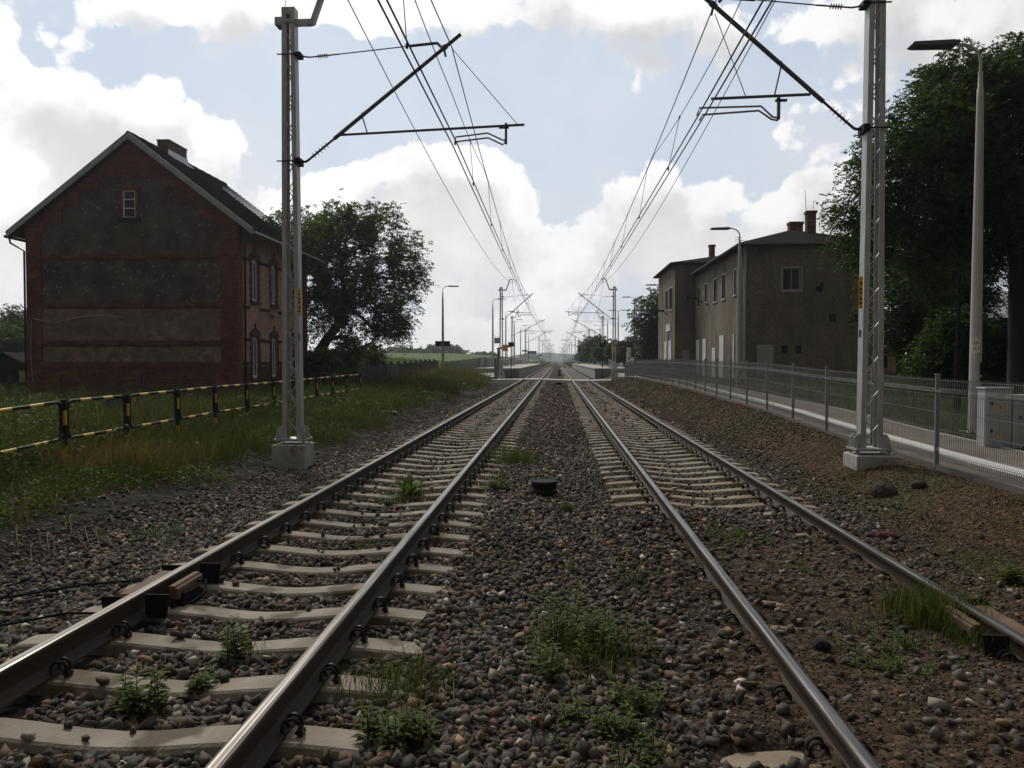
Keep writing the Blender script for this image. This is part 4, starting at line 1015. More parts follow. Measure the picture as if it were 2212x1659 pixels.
for sd, y, nm in ((1, 107, 'right'), (-1, 104, 'left')):
    s = empty('platform_shelter', (sd*7.05, y, .95), f'small waiting shelter with a sloping roof on the {nm} platform', 'shelter', 'platform shelters')
    b = MB(); b.add([(-sd*1.4,-.9,2.75),(sd*.85,-.9,2.25),(sd*.85,3.1,2.25),(-sd*1.4,3.1,2.75),(-sd*1.4,-.9,2.85),(sd*.85,-.9,2.42),(sd*.85,3.1,2.42),(-sd*1.4,3.1,2.85)], [(0,3,2,1),(4,5,6,7),(0,1,5,4),(1,2,6,5),(2,3,7,6),(3,0,4,7)]); b.build('shelter_roof', M['timber_dark'], s)
    for px_ in (-sd*.3, sd*.75):
        for py_ in (-.7, 2.9):
            b = MB(); b.box(px_-.04,py_-.04,0,px_+.04,py_+.04,2.45); b.build('post', M['galv_dark'], s)
    b = MB(); b.box(sd*.72,-.7,.2,sd*.78,2.9,2.2); b.build('back_panel', M['timber_dark'] if sd < 0 else M['galv_dark'], s)
    b = MB(); b.box(sd*.25,0,.42,sd*.7,2.2,.48); b.build('bench', M['yellow'], s)
b = MB(); b.box(6.6,98,1.5,8.0,98.06,1.72); o = b.build('yellow_banner', M['yellow']); tag(o, 'yellow band behind the orange board on the right platform', 'banner')
for sd, y, nm in ((1, 118, 'right'), (-1, 100, 'left'), (-1, 142, 'far left')):
    s = empty('bin_bench', (sd*6.7, y, .955), f'white framed bench against the {nm} platform fence', 'bench', 'platform benches')
    b = MB()
    b.tube([(-.6,0,0),(-.6,0,.85),(-.5,0,.95),(.5,0,.95),(.6,0,.85),(.6,0,0)], .05, 6); b.build('bench_frame', M['white'], s)
    b = MB(); b.box(-.55,-.2,.42,.55,.25,.47); b.build('seat', M['galv_dark'], s)
    s.name = 'platform_bench'
# drain inspection chamber and further ones along the middle
def manhole(x, y, z, label, r=.175, h=.24):
    m_ = empty('drain_chamber', (x, y, z), label, 'drain chamber', 'drain chambers in the ballast between the tracks')
    b = MB(); b.lathe([(r*.93,-.2),(r*.93,0),(r,.02),(r,.05),(r*.92,.065),(r*.92,.085),(r,.10),(r,.13),(r*.92,.145),(r*.92,.165),(r*.98,.18),(r*.98,h-.03)], n=32); b.build('ribbed_pipe', M['manhole'], m_, smooth=True)
    b = MB(); b.lathe([(r*1.07,h-.03),(r*1.07,h-.005),(r*1.03,h),(r*.9,h),(r*.88,h-.006),(.001,h-.006)], n=32); b.build('lid', M['manhole_lid'], m_, smooth=True)
M['manhole'] = mat('ribbed_plastic', (.018,.018,.02), (.012,.012,.013), .6, scale=8, spec=.15)
M['manhole_lid'] = mat('plastic_lid', (.038,.038,.040), (.022,.022,.024), .8, scale=14, spec=.1, speck=((.10,.085,.06), 25, .6))
q = P(1176, 1082, z=-.15); manhole(q.x, q.y, -.13, 'nearest black ribbed plastic drain chamber between the tracks', h=.26)
for k, (yy, xx) in enumerate(((58, .1), (96, .3), (116, .35), (136, .4))):
    manhole(xx, yy, -.1, f'{ordn[k+1]} black drain chamber between the tracks, {"just before" if k == 0 else "beyond"} the crossing', r=.24, h=.22)
# ---------------------------------------------------------------- black and yellow pipe barrier on the left
BP = [(-60,892,10.9),(138,864,12.95),(274,852,14.95),(382.7,842,17.0),(464.4,833.7,19.05),(532.5,829,21.1),(590.7,824.5,23.2),(640,820,25.5),(683.8,816,27.8),(717.6,812.8,29.9),(749,810,32.2),(778.3,808,34.6)]
bp_ = []
for px, py, d in BP:
    q = P(px, py, Y=d - .45 - .0); bp_.append(Vector((q.x, q.y, q.z)))
bar = empty('pipe_barrier', (bp_[1].x, bp_[1].y, bp_[1].z - 1.1), 'black and yellow banded pipe barrier along the left grass bank', 'barrier')
o0 = Vector(bar.location)
def striped(pts, r, mats, bands, parent, name, closed=False):
    """tube whose paint changes by length; bands = function(s, total)->0/1"""
    b = MB(); pts = [Vector(p) for p in pts]
    # resample
    L_ = [0]; 
    Q = pts + ([pts[0]] if closed else [])
    for i in range(len(Q)-1): L_.append(L_[-1] + (Q[i+1]-Q[i]).length)
    n = 8; N0 = len(b.v); b.tube(Q, r, n, cap=True)
    for fi in range(len(b.f)):
        f = b.f[fi]
        if len(f) == 4 and fi < (len(Q)-1)*n:
            i = fi // n; b.m[fi] = bands(.5*(L_[i]+L_[i+1]), L_[-1])
    return b.build(name, mats, parent, smooth=True)
for i in range(len(bp_)):
    t = bp_[i] - o0; gz_ = t.z - 1.12
    zz = [gz_ - .25 + 1.38 * k / 46 for k in range(47)]
    pts = [(t.x, t.y, z) for z in zz]
    striped(pts, .043, [M['black'], M['yellow']], lambda s, T: 1 if (.20 < s < .60 or .97 < s < 1.20) else 0, bar, 'post')
for i in range(len(bp_)-1):
    A = bp_[i] - o0; B = bp_[i+1] - o0; d = (B - A); d.z = 0; L_ = d.length; d.normalize()
    a0 = .085; a1 = L_ - .085; zt0 = -.025; zb0 = -.64; rc = .13
    def Pn(u, v):
        f = u / L_; zb_ = A.z * (1-f) + B.z * f
        return (A.x + d.x*u, A.y + d.y*u, zb_ + v)
    path = []
    for k in range(41): path.append(Pn(a0+rc + (a1-a0-2*rc)*k/40, zt0))
    for k in range(1, 7): t = math.pi/2*(1-k/6); path.append(Pn(a1-rc+rc*math.cos(t), zt0-rc+rc*math.sin(t)))
    path.append(Pn(a1, zb0+rc))
    for k in range(1, 7): t = -math.pi/2*k/6; path.append(Pn(a1-rc+rc*math.cos(t), zb0+rc+rc*math.sin(t)))
    for k in range(1, 41): path.append(Pn(a1-rc - (a1-a0-2*rc)*k/40, zb0))
    for k in range(1, 7): t = -math.pi/2 - math.pi/2*k/6; path.append(Pn(a0+rc+rc*math.cos(t), zb0+rc+rc*math.sin(t)))
    path.append(Pn(a0, zt0-rc))
    for k in range(1, 6): t = math.pi - math.pi/2*k/6; path.append(Pn(a0+rc+rc*math.cos(t), zt0-rc+rc*math.sin(t)))
    W_ = a1-a0-2*rc
    def band(s, T, W_=W_):
        s2 = s if s < W_ else (s - (W_ + 2*(math.pi*rc/2) + (zt0-zb0-2*rc)))
        if s2 < 0 or s2 > W_: return 0
        f = s2 / W_; return 1 if (.16 < f < .34 or .60 < f < .80) else 0
    striped(path, .029, [M['black'], M['yellow']], band, bar, 'rail_frame', closed=True)
M['rust'] = mat('rusty_post', (.08,.05,.04), (.05,.032,.026), .85, scale=6)
# ---------------------------------------------------------------- left brick house
def Z1(x, y): return (x/1.844/1.302, (300 + y/1.844)/1.302)
def ZA(x, y): return ((640 + x/3.19)/1.302, (600 + y/3.19)/1.302)
def Z4(x, y): return ((1780 + x/2.553)/1.302, (500 + y/2.553)/1.302)
DH = 36.0
HX = P(515, 840, Y=DH).x * 1.0
# solve the gable plane depth: corner depth D=36 along the view
HY = DH - .057 * 14.6
HX = P(515, 840, Y=HY).x; HXL = P(60, 700, Y=HY).x
def G(zx, zy): px, py = Z1(zx, zy); q = P(px, py, Y=HY); return (q.x, q.z)
def S(px, py): q = P(px, py, X=HX); return (q.y, q.z)
HYE = S(662, 700)[0]
ridge = P(275, 290, Y=HY); eR = P(545.5, 497, Y=HY - .35); eL = P(12.5, 503, Y=HY - .35); rdg = P(275, 288, Y=HY - .35)
zR = eR.z; zL = eL.z
slR = (rdg.z - eR.z) / (eR.x - rdg.x); slL = (rdg.z - eL.z) / (rdg.x - eL.x)
def roofz(x): return rdg.z - slR*(x - rdg.x) if x > rdg.x else rdg.z - slL*(rdg.x - x)
wzR = roofz(HX) - .28; wzL = roofz(HXL) - .28; wzT = rdg.z - .30
base_z = -.05
house = empty('brick_house', (HX, HY, base_z), 'two storey red brick house with a stepped plaster gable and tiled roof on the left', 'house')
hm = Matrix.Translation((-HX, -HY, -base_z))
def hb(b, name, m, parent=house, **k): b.xf(hm); return b.build(name, m, parent, **k)
def plaster_mat(name, c1, c2, stain, chips=True):
    m, nt, p = new_mat(name)
    ge = N(nt, 'ShaderNodeNewGeometry')
    n1 = N(nt, 'ShaderNodeTexNoise', i_Scale=.8, i_Detail=10.0, i_Roughness=.72); nt.links.new(ge.outputs['Position'], n1.inputs['Vector'])
    r1 = ramp(nt, [(.42, c2), (.58, c1)], n1.outputs[0]); col = r1.outputs[0]
    n2 = N(nt, 'ShaderNodeTexNoise', i_Scale=2.3, i_Detail=8.0, i_Roughness=.7); nt.links.new(ge.outputs['Position'], n2.inputs['Vector'])
    r2 = ramp(nt, [(.42, (0,0,0)), (.66, (1,1,1))], n2.outputs[0]); col = mixc(nt, col, stain, r2.outputs[0])
    if chips:
        mp = N(nt, 'ShaderNodeMapping'); mp.inputs['Scale'].default_value = (1.0, 1.0, 1.5); nt.links.new(ge.outputs['Position'], mp.inputs[0])
        n3 = N(nt, 'ShaderNodeTexNoise', i_Scale=5.5, i_Detail=3.0, i_Roughness=.6); nt.links.new(mp.outputs[0], n3.inputs['Vector'])
        r3 = ramp(nt, [(.655, (0,0,0)), (.68, (1,1,1))], n3.outputs[0]); col = mixc(nt, col, (.40,.35,.30), r3.outputs[0])
    nt.links.new(col, p.inputs['Base Color']); p.inputs['Roughness'].default_value = .92; p.inputs['Specular IOR Level'].default_value = .12
    nb = N(nt, 'ShaderNodeTexNoise', i_Scale=11.0, i_Detail=8.0); nt.links.new(ge.outputs['Position'], nb.inputs['Vector'])
    bp = N(nt, 'ShaderNodeBump', i_Strength=.5, i_Distance=.04); nt.links.new(nb.outputs[0], bp.inputs['Height']); nt.links.new(bp.outputs[0], p.inputs['Normal'])
    return m
M['plaster_dark'] = plaster_mat('sooty_plaster', (.150,.128,.105), (.050,.046,.042), (.098,.082,.068))
M['plaster_low'] = plaster_mat('patchy_plaster', (.330,.215,.160), (.19,.145,.11), (.13,.10,.078), False)
M['plaster_patch'] = plaster_mat('bare_plaster', (.15,.115,.085), (.10,.08,.06), (.09,.07,.055), False)
M['plaster_side'] = plaster_mat('side_plaster', (.50,.30,.225), (.38,.23,.175), (.28,.18,.14), False)
def wall_holes(b, fn, u0, u1, v0, v1, holes, depth):
    """wall sheet with openings and their reveals; fn(u,v,t) with t = depth inward"""
    us = sorted(set([u0, u1] + [h[i] for h in holes for i in (0, 2)])); vs_ = sorted(set([v0, v1] + [h[i] for h in holes for i in (1, 3)]))
    for i in range(len(us)-1):
        for j in range(len(vs_)-1):
            cu, cv = (us[i]+us[i+1])/2, (vs_[j]+vs_[j+1])/2
            if any(h[0] < cu < h[2] and h[1] < cv < h[3] for h in holes): continue
            b.quad(fn(us[i],vs_[j],0), fn(us[i+1],vs_[j],0), fn(us[i+1],vs_[j+1],0), fn(us[i],vs_[j+1],0))
    for (a, c, d, e) in holes:
        for (p0, p1) in (((a,c),(d,c)),((d,c),(d,e)),((d,e),(a,e)),((a,e),(a,c))):
            b.quad(fn(*p0,0), fn(*p1,0), fn(*p1,depth), fn(*p0,depth))
# side wall windows (measured on the side plane)
cols_u = [ZA(215,0)[0], ZA(275,0)[0], ZA(390,0)[0], ZA(438,0)[0], ZA(551,0)[0], ZA(590,0)[0]]
wins = []
def ywin(pxa, pxb): return S(pxa, 700)[0], S(pxb, 700)[0]
upz = (P(*ZA(243,790), X=HX).z, P(*ZA(243,412), X=HX).z)
lwz = (P(*ZA(250,1475), X=HX).z, P(*ZA(250,1100), X=HX).z)
for a, c in ((0,1),(2,3),(4,5)):
    y0_, y1_ = ywin(cols_u[a], cols_u[c])
    wins.append((y0_, upz[0], y1_, upz[1])); wins.append((y0_, lwz[0], y1_, lwz[1]))
b = MB()
fnS = lambda u, v, t: (HX - t, u, v)
wall_holes(b, fnS, HY, HYE, base_z - .3, wzR, wins, .22)
b.mi = 0
hb(b, 'side_wall', M['plaster_side'], recalc=False)
b = MB(); b.prism([(HXL, base_z-.3), (HX, base_z-.3), (HX, wzR), (rdg.x, wzT), (HXL, wzL)], lambda u,v,t:(u,t,v), HY, HY + .3); hb(b, 'gable_wall', M['plaster_dark'])
b = MB(); b.prism([(HXL, base_z-.3), (HX-.003, base_z-.3), (HX-.003, wzR), (rdg.x, wzT), (HXL, wzL)], lambda u,v,t:(u,t,v), HYE-.3, HYE); b.box(HXL, HY+.3, base_z-.3, HXL+.3, HYE-.3, wzL); b.box(HX-.5,HY+.3,base_z-.3,HX-.45,HYE-.3,wzR); hb(b, 'back_walls', M['brick_side'])
# brick frame on the gable, standing proud of the plaster
PR = .06
def slab(zx0, zy0, zx1, zy1, name='brick_band', m='brick', pr=PR):
    x0, z0 = G(zx0, zy1); x1, z1 = G(zx1, zy0); b = MB(); b.box(x0, HY - pr, z0, x1, HY - .001, z1); return hb(b, name, M[m])
xl, _ = G(212, 700); xr, _ = G(1143, 700); zbase = base_z - .3
ztop = G(700, 655)[1]
b = MB(); b.box(HXL, HY-PR, zbase, xl, HY-.001, ztop); hb(b, 'brick_pilaster', M['brick'])
b = MB(); b.box(xr, HY-PR, zbase, HX + .05, HY-.001, ztop); b.box(HX + .003, HY, zbase, HX+.05, HY + .5, wzR); hb(b, 'brick_pilaster', M['brick'])
x0, z1 = G(212, 1372); b = MB(); b.box(xl, HY-PR, zbase, xr, HY-.001, z1); hb(b, 'brick_base', M['brick'])
for (a, c) in ((766,786),(1018,1038),(1214,1234),(1326,1350)):
    za = G(700, c)[1]; zc_ = G(700, a)[1]; b = MB(); b.box(xl, HY-PR, za, xr, HY-.001, zc_)
    n = 46
    for i in range(n):
        u = xl + (xr-xl)*(i+.25)/n; b.box(u, HY-PR+.01, za-.07, u + (xr-xl)/n*.5, HY-.001, za)
    hb(b, 'brick_band', M['brick'])
for (a, c, m) in ((1040,1212,'plaster_low'),(1236,1324,'plaster_low'),(1352,1370,'plaster_patch')):
    za = G(700, c)[1]; zc_ = G(700, a)[1] ; b = MB(); b.box(xl, HY-.012, za, xr, HY-.001, zc_ - .08); hb(b, 'plaster_panel', M[m])
x0, z0 = G(606, 765); x1, z1 = G(735, 600); b = MB(); b.box(x0, HY-.014, z0, x1, HY-.001, z1); hb(b, 'plaster_patch', M['plaster_patch'])
def arch(xa, xb, y, rise=12, n=6): return [(xa + (xb-xa)*k/n, y - rise*math.sin(math.pi*k/n)) for k in range(n+1)]
step = [(212,655),(228,655)] + arch(230,322,606) + [(325,606),(325,560)][:1] + arch(326,416,520) + arch(418,512,436) + arch(514,598,378) + arch(600,728,372) + arch(752,842,378) + arch(845,915,424) + arch(945,1015,508) + arch(1045,1112,594) + [(1143,594),(1143,655)]
low = [G(*q) for q in step]
top = [(HX + .05, ztop), (HX + .05, roofz(HX) - .26), (rdg.x, wzT + .02), (HXL, roofz(HXL) - .26), (HXL, ztop)]
b = MB(); b.prism(low + top, lambda u,v,t:(u,t,v), HY-PR, HY-.001); hb(b, 'brick_gable', M['brick'])
# gable window
gx0, gz0 = G(640, 577); gx1, gz1 = G(704, 436)
b = MB(); b.box(gx0-.14, HY-.062, gz0, gx0, HY-.001, gz1+.05); b.box(gx1, HY-.062, gz0, gx1+.14, HY-.001, gz1+.05); b.prism([(gx0-.2,gz1)]+[(gx0-.2+(gx1-gx0+.4)*k/8, gz1+.14+.12*math.sin(math.pi*k/8)) for k in range(9)]+[(gx1+.2,gz1)], lambda u,v,t:(u,t,v), HY-.064, HY-.001); hb(b, 'window_surround', M['brick'])
w = MB(); w.box(gx0, HY-.03, gz0, gx0+.07, HY-.002, gz1); w.box(gx1-.05, HY-.03, gz0, gx1, HY-.002, gz1)
for f in (0,.33,.66,.97): w.box(gx0+.07, HY-.03, gz0+(gz1-gz0)*f, gx1-.05, HY-.002, gz0+(gz1-gz0)*f+.045)
win = hb(w, 'window', M['white_frame']); 
b = MB(); b.box(gx0+.05, HY-.012, gz0, gx1-.04, HY-.004, gz1); hb(b, 'pane', M['glass'], win)
b = MB(); b.box(gx0-.24, HY-.16, gz0-.16, gx1+.24, HY-.001, gz0-.01); hb(b, 'sill', M['timber_dark'], win)
# side windows
for (y0_, z0_, y1_, z1_) in wins:
    w = MB(); t = .11; xx = HX - .07
    w.box(xx-.05, y0_, z0_, xx, y0_+t, z1_); w.box(xx-.05, y1_-t, z0_, xx, y1_, z1_); w.box(xx-.05, y0_+t, z0_, xx, y1_-t, z0_+t); w.box(xx-.05, y0_+t, z1_-t-.08, xx, y1_-t, z1_)
    ym = (y0_+y1_)/2; w.box(xx-.05, ym-.035, z0_+t, xx+.01, ym+.035, z1_-t)
    win = hb(w, 'window', M['white_frame']); b = MB(); b.box(xx-.04, y0_+t, z0_+t, xx-.03, y1_-t, z1_-t); hb(b, 'pane', M['glass'], win)
    b = MB(); b.box(HX-.14, y0_-.14, z0_-.16, HX+.13, y1_+.14, z0_-.003); hb(b, 'sill', M['brick_trim'], win)
    b = MB(); n = int((z1_-z0_)/.15)
    for k in range(n):
        ex = .13 if k % 2 == 0 else .20; za = z0_ + k*.15
        b.box(HX+.002, y0_-ex, za, HX+.05, y0_, za+.145); b.box(HX+.002, y1_, za, HX+.05, y1_+ex, za+.145)
    b.prism([(y0_-.22,z1_-.02)] + [(y0_-.22+(y1_-y0_+.44)*k/8, z1_+.16+.20*math.sin(math.pi*k/8)) for k in range(9)] + [(y1_+.22,z1_-.02)] + [(y1_,z1_-.1)] + [(y0_+(y1_-y0_)*(1-k/6), z1_-.1+.1*math.sin(math.pi*k/6)) for k in range(7)] , lambda u,v,t:(t,u,v), HX+.002, HX+.06)
    ym = (y0_+y1_)/2; b.box(HX+.002, ym-.06, z1_+.30, HX+.05, ym+.06, z1_+.60)
    hb(b, 'window_surround', M['brick_trim'], win)
# side bands with dentils, base, quoin, plinth
for zz in (P(*ZA(170,408), X=HX).z, P(*ZA(170,842), X=HX).z, P(*ZA(170,1132), X=HX).z, P(*ZA(170,1345), X=HX).z):
    ye = [HY+.5] + [q for wn in sorted(set((w_[0], w_[2]) for w_ in wins)) for q in (wn[0]-.2, wn[1]+.2)] + [HYE]
    for k in range(0, len(ye), 2):
        if ye[k+1] <= ye[k]: continue
        b = MB(); b.box(HX+.002, ye[k], zz, HX+.055, ye[k+1], zz+.07); yy = ye[k]+.05
        while yy < ye[k+1]-.1: b.box(HX+.002, yy, zz-.09, HX+.045, yy+.10, zz+.001); yy += .22
        hb(b, 'brick_band', M['brick_trim'])
zlow = P(*ZA(170,1375), X=HX).z
b = MB(); 
ee = sorted(set((w_[0], w_[2]) for w_ in wins)); cur = HY + .5
for (a, c) in ee: b.box(HX+.002, cur, zbase, HX+.03, a-.1, zlow); b.box(HX+.002, a-.1, zbase, HX+.03, c+.1, lwz[0]-.17); cur = c + .1
b.box(HX+.002, cur, zbase, HX+.03, HYE, zlow); hb(b, 'brick_base', M['brick_side'])
b = MB(); b.box(HX+.003, HYE-.75, zlow, HX+.05, HYE+.02, wzR-.1); hb(b, 'brick_pilaster', M['brick_side'])
b = MB(); b.box(HX+.002, HY-.02, base_z-.3, HX+.16, HYE+.03, base_z+.12); hb(b, 'plinth', M['plinth'])
# roof: overlapping tile courses down both slopes
ryb = P(690, 552, X=eR.x).y; ry0 = HY - .35; ry1 = max(HYE + .35, ryb)
def slope(sg):
    b = MB(); ex = eR.x if sg > 0 else eL.x; ez = eR.z if sg > 0 else eL.z; n = 26
    for i in range(n):
        t0, t1 = i/n, (i+1)/n
        xa = rdg.x + (ex-rdg.x)*t0; xb = rdg.x + (ex-rdg.x)*t1; za = rdg.z + (ez-rdg.z)*t0; zb = rdg.z + (ez-rdg.z)*t1
        ov = .06
        m_ = 30
        for k in range(1):
            b.add([(xa, ry0+.02, za+.01),(xa, ry1, za+.01),(xb+sg*ov, ry1, zb+.055),(xb+sg*ov, ry0+.02, zb+.055),(xa,ry0+.02,za-.02),(xa,ry1,za-.02),(xb+sg*ov,ry1,zb+.01),(xb+sg*ov,ry0+.02,zb+.01)], [(0,1,2,3),(7,6,5,4),(0,3,7,4),(1,5,6,2),(3,2,6,7)])
    b2 = b
    return b2
b = slope(1); hb(b, 'roof', M['roof'], recalc=False)
b = slope(-1); rf = hb(b, 'roof', M['roof'], recalc=False)
b = MB(); b.tube([(rdg.x, ry0+.02 + (ry1-ry0)*k/24, rdg.z+.03 + (.02 if k%2 else 0)) for k in range(25)], .10, 8); hb(b, 'ridge_tiles', M['roof'], rf)
b = MB()
for sg, e_ in ((1, eR), (-1, eL)):
    th = .05
    b.add([(rdg.x, ry0, rdg.z+.09),(e_.x, ry0, e_.z+.10),(e_.x, ry0, e_.z-.20),(rdg.x, ry0, rdg.z-.22),(rdg.x, ry0+.05, rdg.z+.09),(e_.x, ry0+.05, e_.z+.10),(e_.x, ry0+.05, e_.z-.20),(rdg.x, ry0+.05, rdg.z-.22)], [(0,1,2,3),(7,6,5,4),(0,4,5,1),(1,5,6,2),(2,6,7,3),(3,7,4,0)])
hb(b, 'barge_board', M['zinc'])
b = MB()   # soffits
b.add([(HX, ry0+.05, roofz(HX)-.12),(eR.x, ry0+.05, eR.z-.10),(eR.x, ry1, eR.z-.10),(HX, ry1, roofz(HX)-.12)], [(0,1,2,3)])
b.add([(HXL, ry0+.05, roofz(HXL)-.12),(eL.x, ry0+.05, eL.z-.10),(eL.x, ry1, eL.z-.10),(HXL, ry1, roofz(HXL)-.12)], [(0,1,2,3)])
for sg, e_ in ((1, eR), (-1, eL)):
    b.add([(rdg.x, ry0+.05, rdg.z-.16),(e_.x, ry0+.05, e_.z-.14),(e_.x, HY+.1, e_.z-.14),(rdg.x, HY+.1, rdg.z-.16)], [(0,1,2,3)])
hb(b, 'soffit', M['timber_dark'])
b = MB(); b.tube([(eR.x+.07, ry0, eR.z-.09), (eR.x+.07, ry1, eR.z-.12)], .07, 8); hb(b, 'gutter', M['galv_dark'])
q1 = P(*ZA(285,225), X=eR.x+.05); b = MB(); b.tube([(eR.x+.05, q1.y-.6, q1.z), (eR.x+.05, q1.y-.6, q1.z-.25), (HX+.12, HY+.62, wzR-.75), (HX+.10, HY+.60, base_z+.2)], .05, 8); hb(b, 'downpipe', M['timber_dark'])
gl = P(9, 511, Y=HY-.2); b = MB(); b.tube([(eL.x-.05, ry0, eL.z-.16), (eL.x-.05, ry1, eL.z-.18)], .07, 8); b.tube([(eL.x-.02,HY-.1,eL.z-.16),(eL.x+.02,HY-.1,eL.z-.42),(HXL-.04,HY-.1,eL.z-.80),(HXL-.06,HY-.1,base_z+.3)], .045, 8); hb(b, 'gutter', M['timber_dark'])
# chimney
cyy = HY + 3.3; cq = P(352, 301, Y=cyy)
b = MB(); b.box(cq.x-.30, cyy, roofz(cq.x+.3)-.3, cq.x+.30, cyy+1.9, cq.z-.06); b.box(cq.x-.33, cyy-.03, cq.z-.06, cq.x+.33, cyy+1.93, cq.z)
ch = hb(b, 'chimney', mat('sooty_render', (.13,.10,.085), (.07,.058,.05), .9, scale=2.5, obj=False, speck=((.20,.09,.06), 6, .63)), rf)
b = MB(); 
xa = cq.x+.31; b.add([(xa, cyy-.1, roofz(xa)+.08),(xa+.35, cyy-.1, roofz(xa+.35)+.10),(xa+.35, cyy+2.0, roofz(xa+.35)+.10),(xa, cyy+2.0, roofz(xa)+.08),(xa, cyy-.1, roofz(xa)+.32),(xa, cyy+2.0, roofz(xa)+.32)], [(0,1,2,3),(4,0,3,5)]); hb(b, 'flashing', M['flash'], rf)
# lightning conductor, cable, wall lamp
b = MB(); b.tube([P(237,330,Y=HY-.36), P(242,318,Y=HY-.36), P(252,303,Y=HY-.36), P(265,293,Y=HY-.36), P(276,286,Y=HY-.36), P(283,290,Y=HY+.5), P(300,302,Y=HY+1.5)], .012, 5); hb(b, 'lightning_wire', M['wire'])
ZC = lambda x, y: ((x/4.74)/1.302, (850 + y/4.74)/1.302)
cb_ = [P(*ZC(*q), Y=HY-.09) for q in ((435,1060),(425,900),(412,700),(408,600),(410,400),(418,235))]
b = MB(); b.tube(cb_, .022, 6); hb(b, 'wall_cable', M['board'])
cb_ = [P(*ZC(*q), Y=HY-.09) for q in ((443,216),(560,242),(722,280),(800,258),(950,222),(1100,195),(1250,180),(1400,182),(1540,190),(1660,198))]
b = MB(); b.tube(cb_, .024, 6); hb(b, 'wall_cable', M['board'])
q = P(*ZA(415,915), X=HX+.1); b = MB(); b.box(q.x-.08, q.y-.35, q.z-.05, q.x+.12, q.y+.35, q.z+.07); hb(b, 'wall_lamp', M['board'])
# ---------------------------------------------------------------- shed, garden fence and barrel left of / before the house
sh = empty('garden_shed', tuple(P(30, 830, Y=39.5)), 'small dark garden shed with a low gabled roof left of the brick house', 'shed')
o0 = Vector(sh.location)
def sp(px, py, Y=39.5): return P(px, py, Y=Y) - o0
a = sp(-60, 850); c = sp(56, 850); e1 = sp(58, 786); ap = sp(12, 765); e0 = sp(-60, 796)
b = MB(); b.prism([(a.x,a.z-.5),(c.x,c.z-.5),(e1.x-.15,e1.z),(ap.x,ap.z-.05),(e0.x,e0.z)], lambda u,v,t:(u,t,v), 0, 3.5); b.build('wall', M['timber_dark'], sh)
b = MB(); b.prism([(e1.x,e1.z-.05),(ap.x,ap.z),(e0.x,e0.z),(e0.x,e0.z+.08),(ap.x,ap.z+.1),(e1.x,e1.z+.05)], lambda u,v,t:(u,t,v), -.25, 3.7); b.build('shed_roof', M['timber_dark'], sh)
q0 = P(42, 825, Y=38.6); q1_ = P(75, 801, Y=38.6)
b = MB(); b.box(q0.x, 38.6, q0.z, q1_.x, 38.7, q1_.z); o = b.build('ochre_board', mat('ochre_board', (.42,.30,.12), (.3,.21,.09), .8, scale=3)); tag(o, 'faded ochre board leaning between the shed and the brick house', 'board')
wf = empty('garden_fence', (0, 27.5, 0), 'sagging wire garden fence with dark posts before the brick house', 'fence')
tops = [P(px, py, Y=27.5) for px, py in ((-80,830),(0,828.6),(60,827),(100,825.5),(175,823.5),(235,822),(308,820),(390,818.5),(460,817))]
b = MB(); b.tube([Vector((t.x, 0, t.z)) for t in tops], .022, 5); b.build('top_rail', M['rust'], wf)
b = MB(); 
for k in range(3): b.tube([Vector((t.x, 0, t.z - .28*(k+1))) for t in tops], .004, 4, cap=False)
for k in range(120):
    x = tops[0].x + (tops[-1].x - tops[0].x)*k/120; z = np.interp(x, [t.x for t in tops], [t.z for t in tops]); b.tube([(x,0,z),(x+.12,0,z-.9)], .003, 4, cap=False); b.tube([(x+.12,0,z),(x,0,z-.9)], .003, 4, cap=False)
b.build('wire_netting', M['rust'], wf)
for px in (133, 308, 400, 20):
    q = P(px, 812, Y=27.5); b = MB(); b.tube([(q.x,0,q.z-.2),(q.x,0,q.z+.12),(q.x,.02,-.3)], .05, 6); b = MB(); b.box(q.x-.05,-.04,-.3,q.x+.05,.04,q.z+.05); b.build('post', M['rust'], wf)
qb = P(244, 884, Y=22.5)
br_ = empty('plastic_barrel', tuple(qb), 'blue plastic barrel with a dark lid half hidden in the grass behind the barrier', 'barrel')
b = MB(); b.lathe([(.2,-.4),(.235,-.2),(.24,.0),(.225,.1),(.24,.2),(.2,.32)], n=16); b.build('barrel_body', mat('blue_plastic', (.015,.03,.14), (.01,.02,.09), .5), br_, smooth=True)
b = MB(); b.lathe([(.25,.32),(.26,.36),(.2,.4),(.02,.41)], n=16); b.build('lid', M['black'], br_, smooth=True)
# ---------------------------------------------------------------- concrete panel fence and the field behind, left
M['panel'] = mat('dark_panel', (.050,.048,.040), (.026,.026,.022), .9, scale=1.3, obj=False)
pf = empty('panel_fence', (-10.3, 39, 0), 'long dark panel fence with protruding posts behind the left grass bank', 'fence')
npn = 13
for k in range(npn):
    y0_ = 40 + k*2.25 - 39; z0_ = .2 + .022*k; zt_ = 1.38 + .028*k; x = -.02*k + .0
    b = MB(); b.box(x-.03, y0_+.06, z0_-.5, x+.03, y0_+2.2, zt_ + (.0 if k % 3 else .03)); b.build('fence_panel', M['panel'], pf)
    b = MB(); b.box(x-.06, y0_-.06, z0_-.5, x+.06, y0_+.06, zt_+.17); b.build('post', M['panel'], pf)
q = P(838, 796, Y=47.5); b = MB(); b.box(q.x-.05, 47.5, q.z-.55, q.x+.62, 47.53, q.z+.2); o = b.build('notice_board', M['board']); tag(o, 'pale blue and white notice board on the dark panel fence', 'notice board')
b = MB()
for i in range(4):
    for j in range(2): b.box(q.x+.03+.28*j, 47.48, q.z-.48+.16*i, q.x+.24+.28*j, 47.499, q.z-.37+.16*i)
b.build('printed_block', mat('pale_blue_print', (.25,.36,.50), (.2,.3,.42), .6), o)
